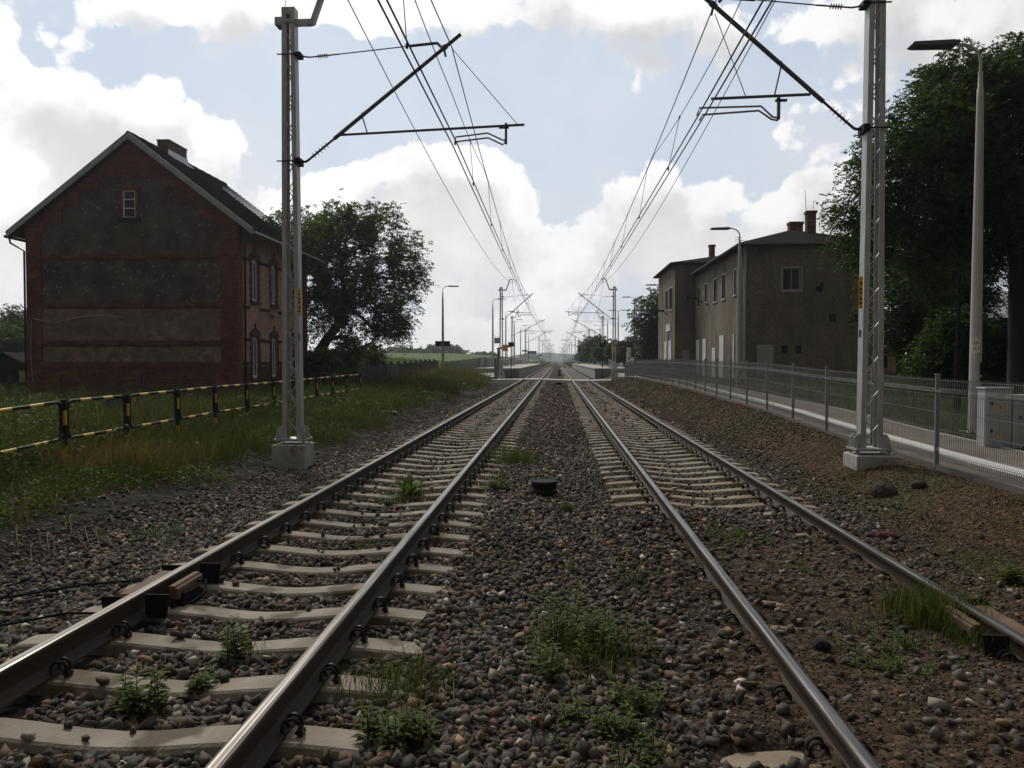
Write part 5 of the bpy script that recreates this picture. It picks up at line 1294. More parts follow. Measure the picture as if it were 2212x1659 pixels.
b = MB()
rf_ = empty('rail_fence', (-12, 36, 0), 'low old rail fence in the grass between the brick house and the panel fence', 'fence')
for k in range(4):
    b = MB(); b.box(k*.5-.05, k*2.4-.05, -.2, k*.5+.05, k*2.4+.05, 1.12); b.build('post', M['timber_dark'], rf_)
b = MB(); b.tube([(0,0,1.08),(1.5,7.2,1.16)], .045, 6); b.tube([(0,0,.6),(1.5,7.2,.66)], .035, 6); b.build('rail', M['timber_dark'], rf_)
# ---------------------------------------------------------------- station house on the right
BX = 10.43; BY = 44.6; WX = 8.9; WY = 60.3
BXR = P(1888, 650, Y=BY).x
def B(zx, zy): px, py = Z4(zx, zy); q = P(px, py, Y=BY); return (q.x, q.z)
def BS(zx, zy, X=None): px, py = Z4(zx, zy); q = P(px, py, X=X or BX); return (q.y, q.z)
gb = .35; ezm = P(1606, 531, Y=BY).z; ezw = P(1456.6, 571, Y=WY).z
print('station', BXR, ezm, ezw, 'house', HX, HXL, HY, HYE, rdg, eR, eL)
st = empty('station_house', (BX, BY, gb), 'large grey brown stucco station house with boarded doors and a low hipped roof', 'building')
sm_ = Matrix.Translation((-BX, -BY, -gb))
def sb(b, name, m, parent=st, **k): b.xf(sm_); return b.build(name, m, parent, **k)
def stucco(name, c1, c2, c3):
    m, nt, p = new_mat(name)
    ge = N(nt, 'ShaderNodeNewGeometry')
    n1 = N(nt, 'ShaderNodeTexNoise', i_Scale=.35, i_Detail=8.0, i_Roughness=.6); nt.links.new(ge.outputs['Position'], n1.inputs['Vector'])
    col = ramp(nt, [(.35, c2), (.65, c1)], n1.outputs[0]).outputs[0]
    n2 = N(nt, 'ShaderNodeTexNoise', i_Scale=13.0, i_Detail=6.0, i_Roughness=.75); nt.links.new(ge.outputs['Position'], n2.inputs['Vector'])
    col = mixc(nt, col, ramp(nt, [(.35, (.45,.45,.45)), (.62, (1.3,1.28,1.25))], n2.outputs[0]).outputs[0], 1.0, 'MULTIPLY')
    mp = N(nt, 'ShaderNodeMapping'); mp.inputs['Scale'].default_value = (1.3,1.3,.12); nt.links.new(ge.outputs['Position'], mp.inputs[0])
    n3 = N(nt, 'ShaderNodeTexNoise', i_Scale=1.0, i_Detail=5.0); nt.links.new(mp.outputs[0], n3.inputs['Vector'])
    col = mixc(nt, col, c3, ramp(nt, [(.5, (0,0,0)), (.75, (.7,.7,.7))], n3.outputs[0]).outputs[0])
    nt.links.new(col, p.inputs['Base Color']); p.inputs['Roughness'].default_value = .95; p.inputs['Specular IOR Level'].default_value = .1
    bp = N(nt, 'ShaderNodeBump', i_Strength=.9, i_Distance=.05); nt.links.new(n2.outputs[0], bp.inputs['Height']); nt.links.new(bp.outputs[0], p.inputs['Normal'])
    return m
M['stucco'] = stucco('rough_stucco', (.25,.212,.165), (.15,.127,.102), (.08,.07,.058))
# openings
front_h = []
def fr_(zx0, zy0, zx1, zy1): a = B(zx0, zy1); c = B(zx1, zy0); return (a[0], a[1], c[0], c[1])
fw = fr_(1075,647,1207,808); smalls = [fr_(1408,978,1458,1036), fr_(1567,978,1620,1036), fr_(1068,1203,1112,1260), fr_(1168,1203,1213,1260)]
b = MB(); wall_holes(b, lambda u,v,t:(u, BY+t, v), BX, BXR, gb-.4, ezm, [fw] + smalls, .18); sb(b, 'front_wall', M['stucco'], recalc=False)
def sd_(zx0, zx1, zyt, zyb, X=BX):
    a = BS(zx0, 900, X)[0]; c = BS(zx1, 900, X)[0]; xm = (zx0+zx1)/2
    zt_ = BS(xm, zyt, X)[1]; zb_ = BS(xm, zyb, X)[1]; return (min(a,c), zb_, max(a,c), zt_)
su = [sd_(465,484,788,925), sd_(515,535,764,893), sd_(582,605,728,888), sd_(640,665,697,868), sd_(726,741,660,838)]
b = MB(); wall_holes(b, lambda u,v,t:(BX+t, u, v), BY, WY, gb-.4, ezm, su, .2); sb(b, 'side_wall', M['stucco'], recalc=False)
wu = [sd_(236,252,812,948,WX), sd_(262,286,792,946,WX)]
b = MB(); wall_holes(b, lambda u,v,t:(WX+t, u, v), WY, 70, gb-.4, ezw, wu, .2); b.quad((WX,WY,gb-.4),(BX+4,WY,gb-.4),(BX+4,WY,ezw),(WX,WY,ezw)); b.quad((WX,70,gb-.4),(BXR,70,gb-.4),(BXR,70,ezw),(WX,70,ezw)); b.quad((BXR,WY-2,gb-.4),(BXR,70,gb-.4),(BXR,70,ezw),(BXR,WY-2,ezw)); b.quad((BXR,BY,gb-.4),(BXR,WY,gb-.4),(BXR,WY,ezm),(BXR,BY,ezm)); sb(b, 'wing_walls', M['stucco'], recalc=False)
def window(h, fn, fm='board', t=.07, mul=1, dpt=.12, frame_out=True):
    a, c, d, e = h; w = MB()
    def bx(u0,v0,u1,v1,t0,t1):
        p = fn(u0,v0,t0); q = fn(u1,v1,t1); w.box(*p, *q)
    bx(a,c,a+t,e,dpt,dpt+.05); bx(d-t,c,d,e,dpt,dpt+.05); bx(a+t,c,d-t,c+t,dpt,dpt+.05); bx(a+t,e-t,d-t,e,dpt,dpt+.05)
    for k in range(mul): u = a + (d-a)*(k+1)/(mul+1); bx(u-.025,c+t,u+.025,e-t,dpt-.005,dpt+.045)
    if frame_out:
        bx(a-.08,c-.08,a,e+.08,-.02,-.002); bx(d,c-.08,d+.08,e+.08,-.02,-.002); bx(a,e,d,e+.08,-.02,-.002); bx(a-.1,c-.10,d+.1,c,-.06,-.002)
    o = sb(w, 'window', M[fm]); g_ = MB(); p = fn(a+t*.5,c+t*.5,dpt+.02); q = fn(d-t*.5,e-t*.5,dpt+.03); g_.box(*p, *q); sb(g_, 'pane', M['glass'], o)
fF = lambda u,v,t:(u, BY+t, v); fS = lambda u,v,t:(BX+t, u, v); fW = lambda u,v,t:(WX+t, u, v)
window(fw, fF, mul=1)
for s_ in smalls: window(s_, fF, fm='timber_dark', t=.04, mul=0, frame_out=False)
for s_ in su: window(s_, fS, mul=1)
for s_ in wu: window(s_, fW, mul=1)
def boarded(h, fn, m, name='boarded_door'):
    a, c, d, e = h; b = MB(); p = fn(a,c,-.05); q = fn(d,e,-.002); b.box(*p, *q); sb(b, name, M[m])
boarded(fr_(888,1200,1008,1425), fF, 'board')
for q in ((460,483,1163,1420),(505,530,1155,1425),(575,598,1220,1430),(627,658,1132,1435),(725,733,1120,1440)): boarded(sd_(*q), fS, 'board_white')
for q in ((231,247,1175,1320),(261,281,1168,1325)): boarded(sd_(*q, X=WX), fW, 'board_white')
a = P(*Z4(352,1238), Y=WY); c = P(*Z4(403,1300), Y=WY); b = MB(); b.box(a.x, WY-.04, c.z-.3, c.x, WY-.002, a.z); sb(b, 'wall_board', M['plat_wall'])
h = sd_(243,273,1052,1102,WX); b = MB(); b.box(WX-.06,h[0],h[1],WX-.002,h[2],h[3]); nb_ = sb(b, 'name_board', M['board_white'])
b = MB(); yy = (h[0]+h[2])/2; b.box(WX-.14,yy-.08,h[1]-1.2,WX-.002,yy+.08,h[1]-.01); sb(b, 'bracket', M['board_white'], nb_)
# pipes, lamps
b = MB(); q = B(800, 500); b.tube([(BX-.32, BY-.2, ezm-.05),(BX-.1,BY+.25,ezm-.6),(BX-.1,BY+.25,gb)], .06, 8); b.tube([(BX+.03,BY-.05,ezm-.1),(BX+.03,BY-.05,gb)], .05, 8); sb(b, 'downpipe', M['galv_dark'])
q = P(*Z4(1325,800), Y=BY); b = MB(); b.tube([(q.x-.05,BY,q.z+.1),(q.x+.05,BY-.45,q.z+.22)], .03, 6); b.tube([(q.x+.1,BY-.4,q.z+.25),(q.x-.15,BY-.75,q.z-.1)], [.10,.16], 8); sb(b, 'wall_lamp', M['black'])
y_, z_ = BS(548, 915); b = MB(); b.tube([(BX,y_,z_-.35),(BX,y_,z_),(BX-1.0,y_+.0,z_+.45)], .03, 6); b.cbox((BX-1.25,y_,z_+.52), (.75,.25,.14)); sb(b, 'wall_lamp', M['black'])
y_, z_ = BS(255, 985, WX); b = MB(); b.tube([(WX,y_,z_-.25),(WX,y_,z_),(WX-.5,y_,z_+.3)], .03, 6); b.cbox((WX-.6,y_,z_+.33), (.5,.2,.12)); sb(b, 'wall_lamp', M['black'])
# roofs
M['roof_dark'] = mat('bitumen_roof', (.026,.020,.018), (.015,.013,.013), 1.0, spec=.03, scale=1.5, obj=False)
ov = .42
def hip(b, x0, x1, y0, y1, ze, zr, set_):
    xm = (x0+x1)/2
    b.add([(x0,y0,ze),(x1,y0,ze),(x1,y1,ze),(x0,y1,ze),(xm,y0+set_,zr),(xm,y1-set_,zr)], [(0,1,4),(1,2,5,4),(2,3,5),(3,0,4,5)])
    b.box(x0,y0,ze-.12,x1,y1,ze-.002)
apx = P(1722, 497, Y=BY+3.6)
b = MB(); hip(b, BX-ov, BXR+ov, BY-ov, WY+2.2, ezm+.12, apx.z, 3.9); r1_ = sb(b, 'roof', M['roof_dark'])
b = MB(); b.tube([(BX-ov-.06,BY-ov,ezm+.02),(BX-ov-.06,WY-.3,ezm+.02)], .07, 8); b.tube([(BX-ov,BY-ov-.06,ezm+.02),(BXR+ov,BY-ov-.06,ezm+.02)], .07, 8); sb(b, 'gutter', M['rust'])
wap = P(1535, 552, Y=WY+3.2)
b = MB(); hip(b, WX-ov, BXR+ov+.1, WY-ov, 70+ov, ezw+.10, max(wap.z, ezw+1.0), 3.2); r2_ = sb(b, 'roof', M['roof_dark'])
def chim(zx0, zx1, zyt, zyb, Y, par, deep=.5):
    a = P(*Z4(zx0, zyt), Y=Y); c = P(*Z4(zx1, zyb), Y=Y); b = MB(); b.box(a.x, Y, c.z-.5, c.x, Y+deep, a.z-.15); b.box(a.x-.05, Y-.05, a.z-.15, c.x+.05, Y+deep+.05, a.z); sb(b, 'chimney', M['brick'], par)
chim(1255,1315,235,430,BY+2.5,r1_); chim(1130,1222,315,378,BY+6,r1_, .6); chim(553,589,480,572,WY+2.5,r2_)
q0 = P(*Z4(1236,85), Y=BY+2.4); q1_ = P(*Z4(1251,380), Y=BY+2.4); b = MB(); b.tube([q0, q1_], [.012,.025], 5)
for k, (zy, w_) in enumerate(((268,.28),(282,.2),(296,.24),(310,.16),(330,.2))): q = P(*Z4(1243,zy), Y=BY+2.4); b.tube([(q.x-w_,q.y-.1,q.z),(q.x+w_*.6,q.y+.1,q.z)], .010, 4)
q = P(*Z4(1295,170), Y=BY+2.7); b.tube([q, (q.x,q.y,q.z-1.4)], .010, 4); sb(b, 'antenna', M['wire'], r1_)
b = MB(); q = P(*Z4(755,430), Y=BY); b.tube([(q.x,BY-.2,q.z-.5),(q.x,BY-.2,q.z+.05)], .012, 4)
for k in range(3): b.tube([(q.x-.2,BY-.2,q.z-.02-.12*k),(q.x+.2,BY-.2,q.z-.05-.12*k)], .010, 4)
pts = [P(*Z4(*w_), Y=BY) for w_ in ((760,458),(800,440),(870,430),(930,412),(1000,396),(1060,384),(1125,374))]; b.tube([Vector((q.x, BY+i*.55, q.z)) for i, q in enumerate(pts)], .010, 4); sb(b, 'lightning_wire', M['wire'], r1_)
# pink shed seen past the right mast, low dark building behind the trees
q0 = P(1896, 811, Y=46); q1_ = P(1950, 752, Y=46); ps = empty('pink_shed', (q0.x, 46, q0.z), 'low pink washed shed with dark doorways seen past the right mast', 'shed')
w_ = q1_.x - q0.x; h_ = q1_.z - q0.z
pink = mat('pink_wash', (.50,.33,.26), (.40,.26,.21), .9, scale=2, speck=((.25,.2,.17), 3, .62))
b = MB(); wall_holes(b, lambda u,v,t:(u,t,v), -.5, w_, -.4, h_, [(.05,.45,.55,1.35),(1.0,-.2,1.5,1.45)], .3); b.box(-.5,.31,-.4,w_,3.5,h_); b.build('wall', pink, ps, recalc=False)
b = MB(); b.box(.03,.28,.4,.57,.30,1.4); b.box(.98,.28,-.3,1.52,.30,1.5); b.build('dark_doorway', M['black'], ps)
b = MB(); b.add([(-.6,-.3,h_-.02),(w_+.2,-.3,h_-.02),(w_+.2,3.7,h_+.7),(-.6,3.7,h_+.7),(-.6,-.3,h_+.08),(w_+.2,-.3,h_+.08),(w_+.2,3.7,h_+.8),(-.6,3.7,h_+.8)], [(0,3,2,1),(4,5,6,7),(0,1,5,4),(1,2,6,5),(2,3,7,6),(3,0,4,7)]); b.build('shed_roof', M['board'], ps)
q0 = P(2105, 800, Y=44); q1_ = P(2212, 685, Y=44)
db = empty('dark_barn', (q0.x, 44, H1(q0.x, 44)), 'long low dark barn with a pale roof behind the big right tree', 'barn')
b = MB(); b.box(-1,0,-.5,16,6,q1_.z-H1(q0.x,44)); b.build('wall', M['timber_dark'], db)
b = MB(); zt_ = q1_.z-H1(q0.x,44); b.add([(-1.4,-.5,zt_),(16,-.5,zt_),(16,3,zt_+1.6),(-1.4,3,zt_+1.6),(-1.4,-.5,zt_+.06),(16,-.5,zt_+.06),(16,3,zt_+1.66),(-1.4,3,zt_+1.66)], [(0,3,2,1),(4,5,6,7),(0,1,5,4),(1,2,6,5),(2,3,7,6),(3,0,4,7)]); b.build('barn_roof', M['board'], db)
# old thin pole behind the near lamp
q = P(2068, 862, Y=21.5); op = empty('old_lamp_pole', (q.x, 21.5, H1(q.x, 21.5)), 'old thin steel pole standing just left behind the nearest lamp', 'pole')
b = MB(); b.lathe([(.09,-.2),(.09,1.5),(.055,1.65),(.045,3.6)], n=10); b.build('steel_pole', M['timber_dark'], op, smooth=True)
# ---------------------------------------------------------------- electrical cabinets
def cabinet(x, y, w, h, d, label, txt, stickers, split=True):
    c = empty('electrical_cabinet', (x, y, .2), label, 'electrical cabinet', 'grey electrical cabinets')
    b = MB(); b.box(0, 0, -.1, w, d, h); bd = b.build('cabinet_body', M['cabinet'], c, bevel=.012)
    b = MB(); b.box(-.02,-.02,h,w+.02,d+.02,h+.035); b.build('cabinet_roof', M['cabinet'], c, bevel=.01)
    zs = [(.06, h*.52), (h*.56, h-.05)] if split else [(.22, h-.04)]
    for (z0_, z1_) in zs:
        b = MB(); b.box(.03,-.018,z0_,w-.03,-.001,z1_); dr = b.build('door', M['cabinet'], c)
        n = int((w-.1)/.035); b = MB()
        for k in range(n): b.box(.05+k*.035,-.0225,z0_+.02,.062+k*.035,-.0185,z1_-.02)
        b.build('rib', M['cabinet'], dr)
        b = MB(); b.cbox((.10,-.03,(z0_+z1_)/2), (.035,.03,.05)); b.build('handle', M['black'], dr)
    for (sx, sz) in stickers:
        b = MB(); b.add([(sx-.055,-.024,sz-.05),(sx+.055,-.024,sz-.05),(sx+.055,-.024,sz-.01),(sx,-.024,sz+.085),(sx-.055,-.024,sz-.01)], [(0,1,2,3,4)]); stk = b.build('warning_sticker', M['yellow'], c)
        b = MB(); b.add([(sx+.005,-.026,sz+.05),(sx-.015,-.026,sz+.01),(sx,-.026,sz+.01),(sx-.008,-.026,sz-.02),(sx+.018,-.026,sz+.022),(sx+.004,-.026,sz+.022)], [(0,1,2,3,4,5)]); b.build('flash_symbol', M['black'], stk)
    if txt: txt_mesh(txt[0], txt[1], M['black'], c, (txt[2], -.026, txt[3]))
    return c
q = P(2127, 962, z=.24); cabinet(q.x, q.y, .46, 1.03, .28, 'taller grey electrical cabinet lettered ŻKP beside the nearest lamp', ('ŻKP', .085, .27, .93), [(.24, .70), (.23, .22)])
cabinet(q.x + .475, q.y - .02, .7, .90, .28, 'lower grey electrical cabinet at the right edge, joined to the taller one', ('ROU', .06, .32, .70), [], split=False)
# ---------------------------------------------------------------- wheel sensors on the outer rails
M['sensor'] = mat('sensor_bracket', (.17,.105,.06), (.10,.06,.04), .8, scale=8)
def sensor(x, y, rz_, sd, label, inner=1):
    s = empty('wheel_sensor', (x, y, rz_), label, 'wheel sensor', 'axle counting sensors clamped to the rails')
    b = MB(); b.box(sd*.09,-.20,-.05,sd*.16,.20,.035); b.box(sd*.09,-.20,.035,sd*.14,.20,.05); b.build('sensor_head', M['sensor'], s, bevel=.008)
    b = MB(); b.box(-sd*.10,-.34,-.05,-sd*.20,.28,.03); b.build('sensor_head', M['sensor'], s, bevel=.01)
    b = MB(); b.prism([(-.16,-.10),(.14,-.10),(.16,-.03),(.08,.01),(-.12,.02)], lambda u,v,t:(sd*t, u-.02, v-.03), .12, .19); b.build('sensor_box', M['deflect'], s)
    for yy in (-.42, .40):
        b = MB(); b.prism([(.05,-.10),(.19,-.10),(.21,.06),(.05,.06)], lambda u,v,t,yy=yy:(sd*u, yy+t, v), -.012, .012); b.build('deflector', M['deflect'], s)
        b = MB(); b.prism([(.05,-.09),(.24,-.09),(.26,.04),(.05,.04)], lambda u,v,t,yy=yy:(-sd*u, yy+t, v), -.012, .012); b.build('deflector', M['deflect'], s)
    b = MB(); b.tube([(sd*.15,.1,.0),(sd*.22,.12,.01),(sd*.27,.0,-.05),(sd*.22,-.12,-.09)], .010, 6); b.build('cable', M['deflect'], s)
    return s
M['deflect'] = mat('rubber_plate', (.022,.022,.026), (.015,.015,.018), .9, spec=.05, scale=9)
q = P(400, 1255, z=.12)
sensor(LR[0], 5.55, .10, 1, 'wheel sensor with brown blocks clamped to the outer rail of the left track')
sensor(RR[1], 5.35, .0, -1, 'wheel sensor half hidden by grass on the outer rail of the right track')
b = MB(); b.tube([(-3.05,5.9,.02),(-3.4,6.05,-.02),(-3.8,6.1,-.07),(-4.4,5.75,-.11),(-5.1,5.35,-.17)], .010, 6); o = b.build('track_cable', M['deflect']); tag(o, 'thick black cable running from the left wheel sensor over the ballast', 'cable')
b = MB(); b.tube([(-3.0,5.2,.0),(-3.4,5.25,-.02),(-3.8,5.15,-.08),(-4.3,4.75,-.11),(-4.9,4.3,-.16)], .009, 6); o = b.build('track_cable', M['deflect']); tag(o, 'thinner black cable nearer the viewer left of the left track', 'cable')
b = MB(); b.tube([(3.75,6.0,.0),(4.1,6.25,.04),(4.6,6.3,.06)], .016, 6); o = b.build('track_cable', M['black']); tag(o, 'black cable lying in the dirt right of the right track', 'cable')
# boulders and odd bricks
def rock(px, py, z, s, col, label, flat=.6, name='boulder', cat='rock'):
    q = P(px, py, z=z); z = H1(q.x, q.y); bm = bmesh.new(); bmesh.ops.create_icosphere(bm, subdivisions=3, radius=1)
    sd = random.Random(int(px)); ph = [Vector((sd.uniform(-1,1), sd.uniform(-1,1), sd.uniform(-1,1))).normalized() for _ in range(14)]
    for v in bm.verts:
        d = v.co.normalized(); r = 1.0
        for h_ in ph: r = min(r, .62 + .38*abs(1.25 - max(0, d.dot(h_))))
        r *= 1 + .06*math.sin(9*d.x + px) * math.sin(8*d.y); v.co = d * r; v.co.z *= flat
    me = bpy.data.meshes.new(name); bm.to_mesh(me); bm.free(); me.materials.append(mat(name + '_stone', col, tuple(c*.6 for c in col), .9, scale=7, bump=.6, bscale=25))
    o = bpy.data.objects.new(name, me); COL.objects.link(o); o.location = (q.x, q.y, z + s*flat*.35); o.scale = (s, s*.8, s); tag(o, label, cat)
rock(1908, 1056, .05, .21, (.062,.046,.034), 'dark clod of earth and stone between the right track and the mesh fence', .75)
rock(1985, 1046, .1, .14, (.070,.054,.040), 'smaller brown clod of earth against the foot of the mesh fence')
rock(425, 972, -.1, .14, (.36,.34,.30), 'pale rounded stone in the left grass bank near the barrier')
rock(345, 950, -.05, .08, (.33,.30,.25), 'small pale stone beside the third barrier post in the left grass')
rock(843, 888, .0, .34, (.20,.20,.19), 'flat grey lump of old concrete in the left bank', .35)
rock(1915, 1160, -.05, .13, (.12,.035,.025), 'broken red brick lying in the dirt right of the right track', .5)
rock(1775, 1415, -.1, .075, (.03,.027,.028), 'black angular stone between the rails of the right track', .8)
rock(1890, 1148, -.05, .05, (.30,.28,.24), 'small white pebble right of the right track')
# ---------------------------------------------------------------- trees
M['leaf'] = tint_mat('tree_leaf', .6, trans=.45, nscale=3, nmin=.75, nmax=1.3, spec=.25)
M['bark'] = mat('bark', (.040,.032,.026), (.018,.015,.012), .9, scale=4, bump=.6, bscale=18, obj=False, stretch=(1,1,.3))
M['blade'] = tint_mat('grass_blade', .7, trans=.30, nscale=2, nmin=.75, nmax=1.25, spec=.2)
def unit(v): return v / np.maximum(np.linalg.norm(v, axis=-1, keepdims=True), 1e-9)
def fronds(cent, dirs, length, nl, lw, ll, cols, droop=.5):
    """compound leaves: cent (n,3), dirs (n,3) -> quads"""
    n = len(cent); t = np.linspace(.15, 1, nl)
    up = np.array([0,0,1.0]); side = unit(np.cross(dirs, up) + rng.normal(0, .25, (n,3)))
    L_ = length * rng.uniform(.7, 1.2, n)
    P_ = cent[:,None,:] + dirs[:,None,:] * (t[None,:,None] * L_[:,None,None]) - up * (droop * (t**2)[None,:,None] * L_[:,None,None])
    sg = np.where(np.arange(nl) % 2 == 0, 1, -1)[None,:,None]
    ld = unit(side[:,None,:] * sg * 1.0 + dirs[:,None,:] * .55 - up * rng.uniform(.0, .5, (n,nl,1)) + rng.normal(0,.15,(n,nl,3)))
    nr = unit(np.cross(ld, dirs[:,None,:] + rng.normal(0,.5,(n,nl,3))))
    wd = np.cross(ld, nr)
    l_ = ll * rng.uniform(.75, 1.2, (n,nl,1)); w_ = lw * rng.uniform(.8, 1.15, (n,nl,1))
    v = np.stack([P_, P_ + ld*l_*.5 + wd*w_*.5, P_ + ld*l_, P_ + ld*l_*.5 - wd*w_*.5], 2)
    V = v.reshape(-1, 3); Fc = np.arange(len(V)).reshape(-1, 4)
    C = np.repeat(cols[:,None,:] * rng.uniform(.8,1.2,(n,nl,1)), 1, 1).reshape(-1,3).repeat(4, 0)
    return V, Fc, C
def frustums(A, B, ra, rb, k=6):
    n = len(A); d = unit(B - A); ref = np.where(np.abs(d[:, 2:3]) < .9, np.array([[0,0,1.0]]), np.array([[1.0,0,0]]))
    a = unit(np.cross(d, ref)); b = np.cross(a, d); th = np.linspace(0, 2*np.pi, k, endpoint=False)
    ring = a[:,None,:]*np.cos(th)[None,:,None] + b[:,None,:]*np.sin(th)[None,:,None]
    V = np.concatenate([A[:,None,:] + ring*ra[:,None,None], B[:,None,:] + d[:,None,:]*(rb[:,None,None]*.3) + ring*rb[:,None,None]], 1)
    i = np.arange(k); f = np.stack([i, (i+1)%k, (i+1)%k+k, i+k], 1)
    Fc = (f[None] + (np.arange(n)*2*k)[:,None,None]).reshape(-1,4)
    return V.reshape(-1,3), Fc
def tree(name, label, cat, trunk, crown, ncl, nfr, leaf, col, r0, group=None, clr=.8, frl=.32, nl=7, seed=1, shell=.55, holes=.0, lmat='leaf', base=None):
    global rng
    keep = rng; rng = np.random.default_rng(seed)
    trunk = [np.array(p, float) for p in trunk]
    t_ = empty(name, tuple(trunk[0]), label, cat, group); off = trunk[0]
    cs = np.array([c for c, r, w in crown], float); rr = np.array([r for c, r, w in crown], float); ww = np.array([w for c, r, w in crown], float); ww /= ww.sum()
    pts = []
    while len(pts) < ncl:
        i = rng.choice(len(cs), p=ww); d = unit(rng.normal(size=3)); rad = rng.random() ** (1/3) if rng.random() > shell else rng.uniform(.80, 1.0) + .22*max(0, rng.normal(0,.5))
        q = cs[i] + d * rr[i] * rad
        if q[2] < off[2] + .8: continue
        if holes and vnoise(q[0]+q[1]*.3, q[2], .55, seed) < holes: continue
        pts.append(q)
    pts = np.array(pts)
    nodes = [p for p in trunk]; par = [-1] + list(range(len(trunk)-1)); leafn = []
    root = trunk[-1]; order = np.argsort(np.linalg.norm(pts - root, axis=1))
    start = max(1, len(trunk)//2)
    for j in order:
        q = pts[j]; Nn = np.array(nodes[start:]); dd = np.linalg.norm(Nn - q, axis=1) + .35*np.maximum(0, Nn[:,2]-q[2])
        i = int(np.argmin(dd)) + start; a = nodes[i]; L_ = np.linalg.norm(q-a); m = max(1, int(L_/.7)); prev = i
        for k in range(1, m+1):
            f = k/m; c = a*(1-f)+q*f + np.array([0,0,1])*.14*L_*math.sin(math.pi*f) + rng.normal(0,.07,3)*(k<m)
            nodes.append(c); par.append(prev); prev = len(nodes)-1
        leafn.append(prev)
    nodes = np.array(nodes); par = np.array(par); cnt = np.zeros(len(nodes)); cnt[leafn] = 1
    for i in range(len(nodes)-1, 0, -1): cnt[par[i]] += cnt[i]
    rad = .012 * np.maximum(cnt, 1)**.52; rad = rad * 1.0; sc = r0 / rad[0]; rad = np.where(rad > .05, .05 + (rad-.05)*((r0-.05)/max(rad[0]-.05,1e-3)), rad)
    for i in range(len(trunk)): rad[i] = r0 * (1 - .35*i/max(1,len(trunk)-1)) if i else r0*1.15
    e = np.arange(1, len(nodes)); V, Fc = frustums(nodes[par[e]]-off, nodes[e]-off, np.minimum(rad[par[e]], rad[e]*1.5), rad[e], 7)
    np_mesh('trunk', V, Fc, M['bark'], parent=t_, smooth=True)
    C0 = pts.repeat(nfr, 0); outw = unit(C0 - (root + cs.mean(0))/2)
    c = C0 + rng.normal(0, 1, C0.shape) * clr * np.array([.55,.55,.42]); d = unit(rng.normal(size=c.shape)*.8 + outw*.7 + np.array([0,0,.1]))
    base_c = np.array(col)[rng.choice(len(col), len(c))] * rng.uniform(.75, 1.25, (len(c),1)) * (.8 + .5*vnoise(c[:,0]+c[:,1], c[:,2], .6, seed+3))[:,None]
    V, Fc, C = fronds(c - off, d, frl, nl, leaf[0], leaf[1], base_c)
    np_mesh('crown', V, Fc, M[lmat], C, parent=t_)
    rng = keep
    return t_
GR = [(.065,.098,.026),(.046,.072,.02),(.085,.110,.034),(.036,.056,.018)]
GD = [(.036,.062,.018),(.026,.044,.014),(.050,.080,.024),(.020,.034,.012)]
HAZG = [(.05,.075,.05),(.04,.06,.04),(.06,.085,.055)]
def V3(px, py, Y): q = P(px, py, Y=Y); return np.array([q.x, q.y, q.z])
def ell(px, py, Y, rx, rz, ry=None, w=None):
    """crown lobe whose centre and radii are given as seen; returned in metres"""
    c = V3(px, py, Y); s = Y / F * 1.02; r = (rx*s, (ry or (rx+rz)/2)*s, rz*s); return (c, r, w or r[0]*r[1]*r[2])
# walnut behind the brick house
tree('broad_tree', 'broad leafy walnut tree leaning out from behind the brick house', 'tree', [V3(664,835,49), V3(678,780,49), V3(705,735,49.3), V3(735,695,49.6)],
     [ell(745,560,50,105,100), ell(850,610,49.5,62,88), ell(640,520,52,80,65), ell(780,490,50,80,45), ell(800,700,49,75,50), ell(700,640,50,70,70), ell(870,560,50,42,50), ell(730,752,48.5,48,22,w=2.5), ell(840,690,49.5,45,45), ell(690,700,51,45,55), ell(650,610,52,60,60)],
     640, 17, (.09,.20), GR, .42, frl=.42, clr=.58, seed=3, holes=.20)
# big locust in front of the station house
tree('large_tree', 'largest dark feathery tree, its trunk at the right edge of the picture', 'tree', [V3(2212,850,25), V3(2208,760,25), V3(2206,640,25), V3(2204,540,25.2), V3(2180,430,25.3)],
     [ell(2120,330,25.5,150,190), ell(1990,370,25,110,140), ell(2250,300,26,160,190), ell(1880,480,24.5,72,90), ell(1960,560,25,90,90), ell(2080,190,26,80,70), ell(2180,150,26,70,60), ell(2300,520,26,110,120), ell(1935,330,25,70,65), ell(2080,530,27,90,90)],
     1100, 23, (.052,.135), GD, .42, frl=.34, clr=.46, nl=9, seed=11, holes=.17)
tree('large_tree', 'second dark tree behind the right lattice mast, leaning towards the station house', 'tree', [V3(1990,838,32), V3(1985,760,32), V3(1978,680,32), V3(1985,600,32)],
     [ell(1985,640,32,75,100), ell(1985,705,31.5,55,45), ell(2050,700,31.5,60,80), ell(2060,600,32,80,80), ell(1900,550,33,50,50)],
     330, 24, (.07,.16), GD, .34, frl=.40, clr=.62, nl=9, seed=12, holes=.10)
def bush(name, label, Y, lobes, ncl, nfr, leaf=(.07,.13), col=GD, seed=5, cat='shrub', group=None, px0=None, r0=.06, frl=.22, clr=.4, nl=5):
    px = px0 or lobes[0][0]; q = P(px, 800, Y=Y); g0 = H1(q.x, Y)
    return tree(name, label, cat, [np.array([q.x, Y, g0-.1]), np.array([q.x+.05, Y, g0+.5]), np.array([q.x, Y, g0+.8])], [ell(*(l[:2] + (Y,) + l[2:])) for l in lobes], ncl, nfr, leaf, col, r0, group, seed=seed, frl=frl, clr=clr, nl=nl)
bush('lilac_bush', 'dense dark bush under the right trees, just left of the nearest lamp pole', 28, [(2040,780,52,40),(2065,740,48,60),(2000,805,22,14)], 170, 22, seed=21)
bush('lilac_bush', 'dark bush with a few pale flower heads right of the nearest lamp pole', 29, [(2150,770,60,42),(2120,740,30,40),(2210,765,50,40)], 150, 22, seed=22)
